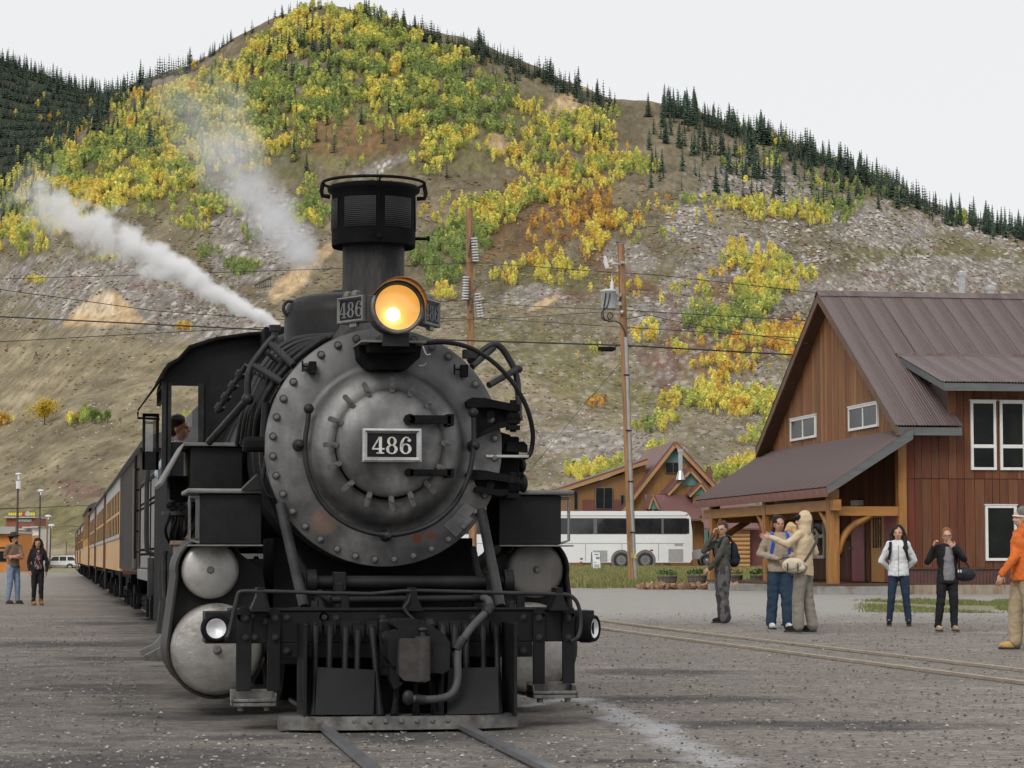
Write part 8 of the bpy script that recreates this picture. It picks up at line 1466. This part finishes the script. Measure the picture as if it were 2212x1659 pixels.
wire("service wire sagging from the transformer pole to the depot", [(1352, 690, 88), (1400, 680, 87), (1440, 690, 86), (1560, 713, 84), (1745, 742, 78)], .014)
wire("guy wire slanting down left of the transformer pole", [(1350, 772, 88), (1240, 900, 92), (1150, 1010, 96), (1085, 1080, 99)], .008)
wire("low wire crossing above the far shops", [(-40, 1101, 125), (37, 1098, 130), (86, 1096, 170), (203, 1091, 230), (260, 1089, 240)], .03)
wire("faint wire between the far lamp poles", [(83, 1139, 170), (101, 1139, 230), (200, 1136, 250), (280, 1134, 260)], .022)
# ================================================================== planters, stones, signboard
M["barrelw"] = pm("weathered_staves", (.17, .135, .11), (.12, .092, .075), 3, .85, stretch=(4, 4, .5), bump=.3); M["leafg"] = pm("planter_leaf", (.045, .10, .025), (.07, .14, .035), 9, .7); M["hoop"] = pm("hoop_iron", (.07, .06, .055), None, 6, .6)
FLW = [pm("flower_orange", (.65, .28, .03), None, 5, .7), pm("flower_green", (.06, .13, .03), None, 5, .7)]
def barrel(px, py, dp, lb, flowers):
    q = pt(px, py, dp); e = empty("barrel_planter", q, 0, label=lb, cat="planter", group="half barrel planters along the grass"); H, r0, r1 = .27, .27, .32
    for i in range(20): a0, a1 = 6.283 * i / 20, 6.283 * (i + .9) / 20; b = MB(); b.add([(r * math.cos(a), r * math.sin(a), z) for r, z in ((r0, 0), (r1, H), (r1 - .03, H), (r0 - .03, .02)) for a in (a0, a1)], [(0, 1, 3, 2), (2, 3, 5, 4), (4, 5, 7, 6), (0, 2, 4, 6), (1, 7, 5, 3), (0, 6, 7, 1)]); b.build("stave", M["barrelw"], e)
    for z in (.06, .20): b = MB(); r = r0 + (r1 - r0) * z / H + .004; b.lathe([(r, z), (r + .003, z + .03)], (0, 0, 0), (0, 0, 1), 28, False); b.build("hoop", M["hoop"], e)
    b = MB(); n = 240
    for i in range(n):
        a = random.random() * 6.283; rr = .33 * math.sqrt(random.random()); z = H + .02 + (.17 - .9 * rr * rr) * random.random() + .02; c = Vector((rr * math.cos(a), rr * math.sin(a), z)); u = Vector((random.gauss(0, 1), random.gauss(0, 1), random.gauss(0, 1))).normalized() * random.uniform(.025, .045); v_ = u.cross(Vector((random.gauss(0, 1), random.gauss(0, 1), random.gauss(0, 1)))).normalized() * u.length * .7
        b.cur = 1 if (flowers and random.random() < .45 and z > H + .08) else 0; b.quad(c - u, c - v_, c + u, c + v_)
    b.lathe([(0, H - .02), (r1 - .03, H - .03)], (0, 0, 0), (0, 0, 1), 20); b.build("plant", [M["leafg"], FLW[0]], e)
for px, py, dp, lb, fl_ in ((1441.5, 1263, 78, "half barrel planter nearest the transformer pole with low green plants", 0), (1506, 1261, 79, "half barrel planter with tall green plants, second from the transformer pole", 0), (1583, 1261, 79, "half barrel planter with orange flowers beside the hoodie woman", 1), (1642, 1261, 80, "half barrel planter with green plants behind the man in beige fleece", 0)): barrel(px, py, dp, lb, fl_)
rb = empty("rock_border", pt(1450, 1268, 76), 0, label="low border of orange brown rocks along the grass edge", cat="rock border")
M["rockb"] = pm("orange_rock", (.34, .20, .115), (.24, .15, .10), 5, .9, bump=.5, bscale=8, rnd=.7)
rms = []
for s_ in range(6):
    bm = bmesh.new(); bmesh.ops.create_icosphere(bm, subdivisions=1, radius=1); g = np.random.default_rng(s_)
    for v in bm.verts: v.co *= g.uniform(.7, 1.2); v.co.z *= .7
    me = bpy.data.meshes.new("rock"); bm.to_mesh(me); bm.free(); me.materials.append(M["rockb"]); rms.append(me)
for i in range(95):
    px = random.uniform(1380, 1528) if i < 72 else random.uniform(1575, 1662); q = pt(px, 1269.5 - random.random() * 7 * (1 - abs(px - 1450) / 160 if i < 72 else .6), 76 + random.uniform(-.6, 1.2)); s_ = random.uniform(.055, .16); o = link("rock", rms[i % 6], rb, q - rb.location, (random.random() * 3, random.random() * 3, random.random() * 3)); o.scale = (s_ * 1.2, s_, s_ * .9)
b = MB(); A, B_ = pt(1530, 1268, 74), pt(1790, 1268, 74); rt = Rz(-PSI); L_ = (B_ - A).length; b.box((A + B_) / 2 + Vector((0, 0, -.05)), (L_, .5, .28), rt); o = b.build("curb", M["conc"], None, .02); tag(o, kind="structure")
sbd = empty("sandwich_board", pt(1287, 1229, 134), -PSI + R(10), label="small white folding sign standing in the grass before the bus", cat="sign")
for s_ in (-1, 1): b = MB(); b.box((0, s_ * .14, .45), (.42, .03, .88), Matrix.Rotation(R(12 * s_), 3, 'X')); o = b.build("panel", M["white"], sbd, .005); q = MB(); q.box((.225, s_ * .14, .45), (.03, .04, .92), Matrix.Rotation(R(12 * s_), 3, 'X')); q.box((-.225, s_ * .14, .45), (.03, .04, .92), Matrix.Rotation(R(12 * s_), 3, 'X')); q.build("frame", M["vgrey"], o)
b = MB()
for z, w0, w1 in ((.78, -.1, .12), (.62, -.02, .17), (.56, -.02, .17), (.36, -.16, .0), (.22, -.15, .15), (.15, -.13, .13)): b.box(((w0 + w1) / 2, -.155 - (.45 - z) * .21 - .02, z), (w1 - w0, .01, .045 if z > .5 else .025), Matrix.Rotation(R(-12), 3, 'X'))
b.build("print", pm("blue_print", (.12, .22, .42), None, 4, .6), sbd)["kind"] = "stuff"
# ================================================================== grass
def grass(nm, lb, n, u0, u1, d0, d1, h0, h1, cols):
    dd = np.sqrt(rng.uniform(d0 ** 2, d1 ** 2, n)); uu = rng.uniform(u0, u1, n); wv_ = vnoise(uu / 38.0, uu * 0 + d0) - .5; mid = (d0 + d1) / 2; dd = mid + (dd - mid) * (1 + .5 * wv_) + (d1 - d0) * .22 * wv_; ok_ = rng.random(n) < np.clip((uu - u0) / 70, .0, 1); uu, dd = uu[ok_], dd[ok_]; n = len(uu); P_ = np.array([pt(u, 1207, d_) for u, d_ in zip(uu, dd)]); P_[:, 2] = gz(P_[:, 0], P_[:, 1]) - .02
    keep = np.array([vnoise(np.array(p[0] * .7), np.array(p[1] * .25)) > .22 for p in P_]); P_ = P_[keep]; n = len(P_); a = rng.random(n) * 6.283; h = rng.uniform(h0, h1, n); w_ = h * .06 + .012; ln = rng.normal(size=(n, 2)) * h[:, None] * .3
    V = np.stack([P_ + np.stack([np.cos(a) * w_, np.sin(a) * w_, a * 0], 1), P_ - np.stack([np.cos(a) * w_, np.sin(a) * w_, a * 0], 1), P_ + np.stack([ln[:, 0], ln[:, 1], h], 1)], 1).reshape(-1, 3)
    c = np.array(cols)[rng.integers(0, len(cols), n)] * rng.uniform(.7, 1.25, (n, 1)); C = np.concatenate([np.repeat(c, 3, 0), np.ones((3 * n, 1))], 1)
    o = link(nm, arr_mesh(nm, V, np.arange(3 * n).reshape(-1, 3), M["leaf"], False, [("tint", 'FLOAT_COLOR', C)])); tag(o, lb, "grass", kind="stuff")
grass("grass", "tall dry grass between the yard and the bus", 60000, 1175, 1665, 78, 156, .08, .28, [(.22, .245, .085), (.27, .26, .11), (.40, .35, .18), (.17, .19, .06)])
grass("lawn_grass", "thin strip of short lawn before the depot", 15000, 1840, 2330, 49.5, 61, .03, .08, [(.20, .23, .08), (.26, .26, .11), (.17, .20, .07)])
grass("hill_grass", "green scrub at the foot of the mountain on the left", 20000, -60, 420, 330, 390, .4, 1.2, [(.17, .17, .07), (.2, .18, .09), (.14, .15, .06)])
# yellow tree on the low bench
def big_tree(nm, lb, px, py, hpx, wpx, col, n=900, seed=1):
    h = hill_at(px, py); 
    if h is None: return
    s_ = h[1] / F; H = hpx * s_; Wd = wpx * s_; e = empty(nm, h[0], 0, label=lb, cat="tree"); g = np.random.default_rng(seed); V = []; Fq = []; C = []
    lob = [(g.normal(0, .28, 3) * (Wd / 2, Wd / 2, H * .3) + (0, 0, H * .55), g.uniform(.22, .38)) for _ in range(11)]
    for i in range(n):
        c, r_ = lob[g.integers(len(lob))]; d_ = g.normal(size=3); d_ /= np.linalg.norm(d_); p = c + d_ * g.random() ** .4 * r_ * np.array((Wd * .8, Wd * .8, H * .75)); p[2] = max(p[2], H * .06); u = g.normal(size=3); u /= np.linalg.norm(u); v_ = np.cross(u, g.normal(size=3)); v_ /= np.linalg.norm(v_); s2 = H * .032 * g.uniform(.6, 1.3); b0 = len(V); V += [p - u * s2, p - v_ * s2 * .8, p + u * s2, p + v_ * s2 * .8]; Fq.append((b0, b0 + 1, b0 + 2, b0 + 3)); q = g.uniform(.65, 1.2); C += [(col[0] * q, col[1] * q, col[2] * q, 1)] * 4
    link("crown", arr_mesh("crown", np.array(V), np.array(Fq), M["leaf"], False, [("tint", 'FLOAT_COLOR', np.array(C))]), e)
    b = MB(); b.tube([(0, 0, -.3), (0, 0, H * .3), (H * .02, 0, H * .6)], [H * .018, H * .013, H * .005], 8)
    for k in range(5): a = k * 1.3; b.tube([(0, 0, H * (.12 + .06 * k)), (math.cos(a) * Wd * .25, math.sin(a) * Wd * .25, H * (.45 + .06 * k))], [H * .009, H * .003], 6)
    b.build("trunk", M["poled"], e)
for a in ((96, 918, 70, 66, (.62, .46, .06), 1500, 3), (165, 917, 32, 22, (.60, .42, .06), 300, 4), (205, 916, 46, 44, (.17, .25, .06), 700, 5), (232, 915, 38, 26, (.16, .24, .06), 400, 6), (260, 915, 18, 14, (.19, .26, .06), 200, 7), (8, 920, 44, 40, (.60, .36, .05), 600, 8), (58, 920, 18, 26, (.5, .33, .06), 250, 9)):
    big_tree("roadside_tree", {3: "large round golden tree alone on the low bench", 4: "thin golden sapling right of the large golden tree", 5: "broad green bush right of the golden trees on the bench", 6: "narrower green bush at the right end of the bench row", 7: "smallest green bush at the end of the bench row", 8: "orange tree at the far left end of the bench", 9: "low golden bush left beneath the large golden tree"}[a[6]], a[0], a[1], a[2], a[3], a[4], a[5], a[6])
# timber wreck of the old mine
e_ = hill_at(566, 622)
if e_ is not None:
    mw = empty("mine_trestle", e_[0], 0, label="collapsed dark timber trestle on the slope above the steam", cat="ruin"); s_ = e_[1] / F
    for i in range(9): b = MB(); x_ = (-14 + i * 4) * s_; b.bx(x_, x_ + 1.2 * s_, -.5, .2, 0, (4 + i * 2.2) * s_); b.build("timber", M["wooddark"], mw)
    b = MB(); b.prism([(-16 * s_, 3 * s_), (20 * s_, 22 * s_), (20 * s_, 26 * s_), (-16 * s_, 7 * s_)], 'y', -.3, .6); b.build("deck_beam", M["wooddark"], mw)
e_ = hill_at(77, 775)
if e_ is not None:
    mt_ = empty("tripod_frame", e_[0], 0, label="small dark timber tripod at the edge of the grassy bench", cat="ruin"); s_ = e_[1] / F; b = MB()
    for dx in (-4, 1, 5): b.cyl((dx * s_, 0, 0), (.5 * s_, 0, 16 * s_), .7 * s_, n=6)
    b.build("frame", M["wooddark"], mt_)
# ================================================================== steam
def steam(nm, lb, p0, p1, dep0, dep1, r0, r1, dens, scale, wob, seed, col=(1, 1, 1)):
    A, B_ = pt(*p0, dep0), pt(*p1, dep1); L = (B_ - A).length; ax = (B_ - A).normalized()
    q = ax.to_track_quat('X', 'Z'); b = MB(); rm_ = r1 * 1.7 + .05; b.tube([(-.02, 0, 0), (L * .35, 0, 0), (L, 0, 0)], [r0 * 2.2, (r0 + (r1 - r0) * .45) * 2.0, rm_], 16); o = b.build(nm, None or _tmpm, None, loc=A); o.rotation_euler = q.to_euler(); o.visible_shadow = True
    k = NT(nm + "_volume"); k.n.remove(k.b); v = k.new("PrincipledVolume") if False else k.n.new("ShaderNodeVolumePrincipled"); tc = k.new("TexCoord").outputs["Object"]; sx = k.new("SeparateXYZ"); k.ln(tc, sx.inputs[0]); t = k.math('DIVIDE', sx.outputs[0], L)
    mp = k.new("Mapping"); mp.inputs["Location"].default_value = (seed * 3.1, seed, 0); k.ln(tc, mp.inputs[0]); tcs = mp.outputs[0]
    wv = k.new("TexNoise"); wv.inputs["Scale"].default_value = scale * .35; wv.inputs["Detail"].default_value = 2; k.ln(tcs, wv.inputs["Vector"]); ws = k.new("SeparateColor"); k.ln(wv.outputs["Color"], ws.inputs[0])
    yy = k.math('ADD', sx.outputs[1], k.math('MULTIPLY', k.math('SUBTRACT', ws.outputs[0], .5), k.math('MULTIPLY', t, wob))); zz = k.math('ADD', sx.outputs[2], k.math('MULTIPLY', k.math('SUBTRACT', ws.outputs[1], .5), k.math('MULTIPLY', t, wob)))
    rad = k.math('SQRT', k.math('ADD', k.math('MULTIPLY', yy, yy), k.math('MULTIPLY', zz, zz))); R_ = k.math('ADD', r0, k.math('MULTIPLY', k.math('POWER', k.math('MAXIMUM', t, .0001), .75), r1 - r0))
    core = k.math('SUBTRACT', 1.0, k.math('DIVIDE', rad, R_)); n2 = k.noise(tcs, scale, 3, .62)
    d_ = k.math('ADD', core, k.math('MULTIPLY', k.math('SUBTRACT', n2, .52), k.math('ADD', 2.0, k.math('MULTIPLY', t, 2.6)))); d_ = k.math('MULTIPLY', k.math('MAXIMUM', d_, 0.0), k.math('GREATER_THAN', core, -.65))
    fade = k.math('POWER', k.math('MAXIMUM', k.math('SUBTRACT', 1.0, t), 0.0), 1.1); d_ = k.math('MULTIPLY', k.math('MULTIPLY', d_, fade), dens); d_ = k.math('MULTIPLY', d_, k.math('ADD', .35, k.math('DIVIDE', r0 * 1.6, R_)))
    v.inputs["Color"].default_value = (*col, 1); v.inputs["Anisotropy"].default_value = .2; k.ln(d_, v.inputs["Density"]); k.ln(v.outputs[0], k.out.inputs["Volume"])
    k.m.cycles.volume_step_rate = .35; o.data.materials.clear(); o.data.materials.append(k.m); tag(o, lb, "steam", kind="stuff"); return o
steam("steam", "white steam blowing left from the safety valve", (606, 706), (20, 395), 21.2, 22.5, .035, .25, 80, 6.0, .5, 2)
steam("steam", "thin grey smoke drifting up left from behind the stack", (668, 560), (360, 170), 30, 34, .20, .75, 2.6, 2.2, .6, 5, (.93, .94, .96))
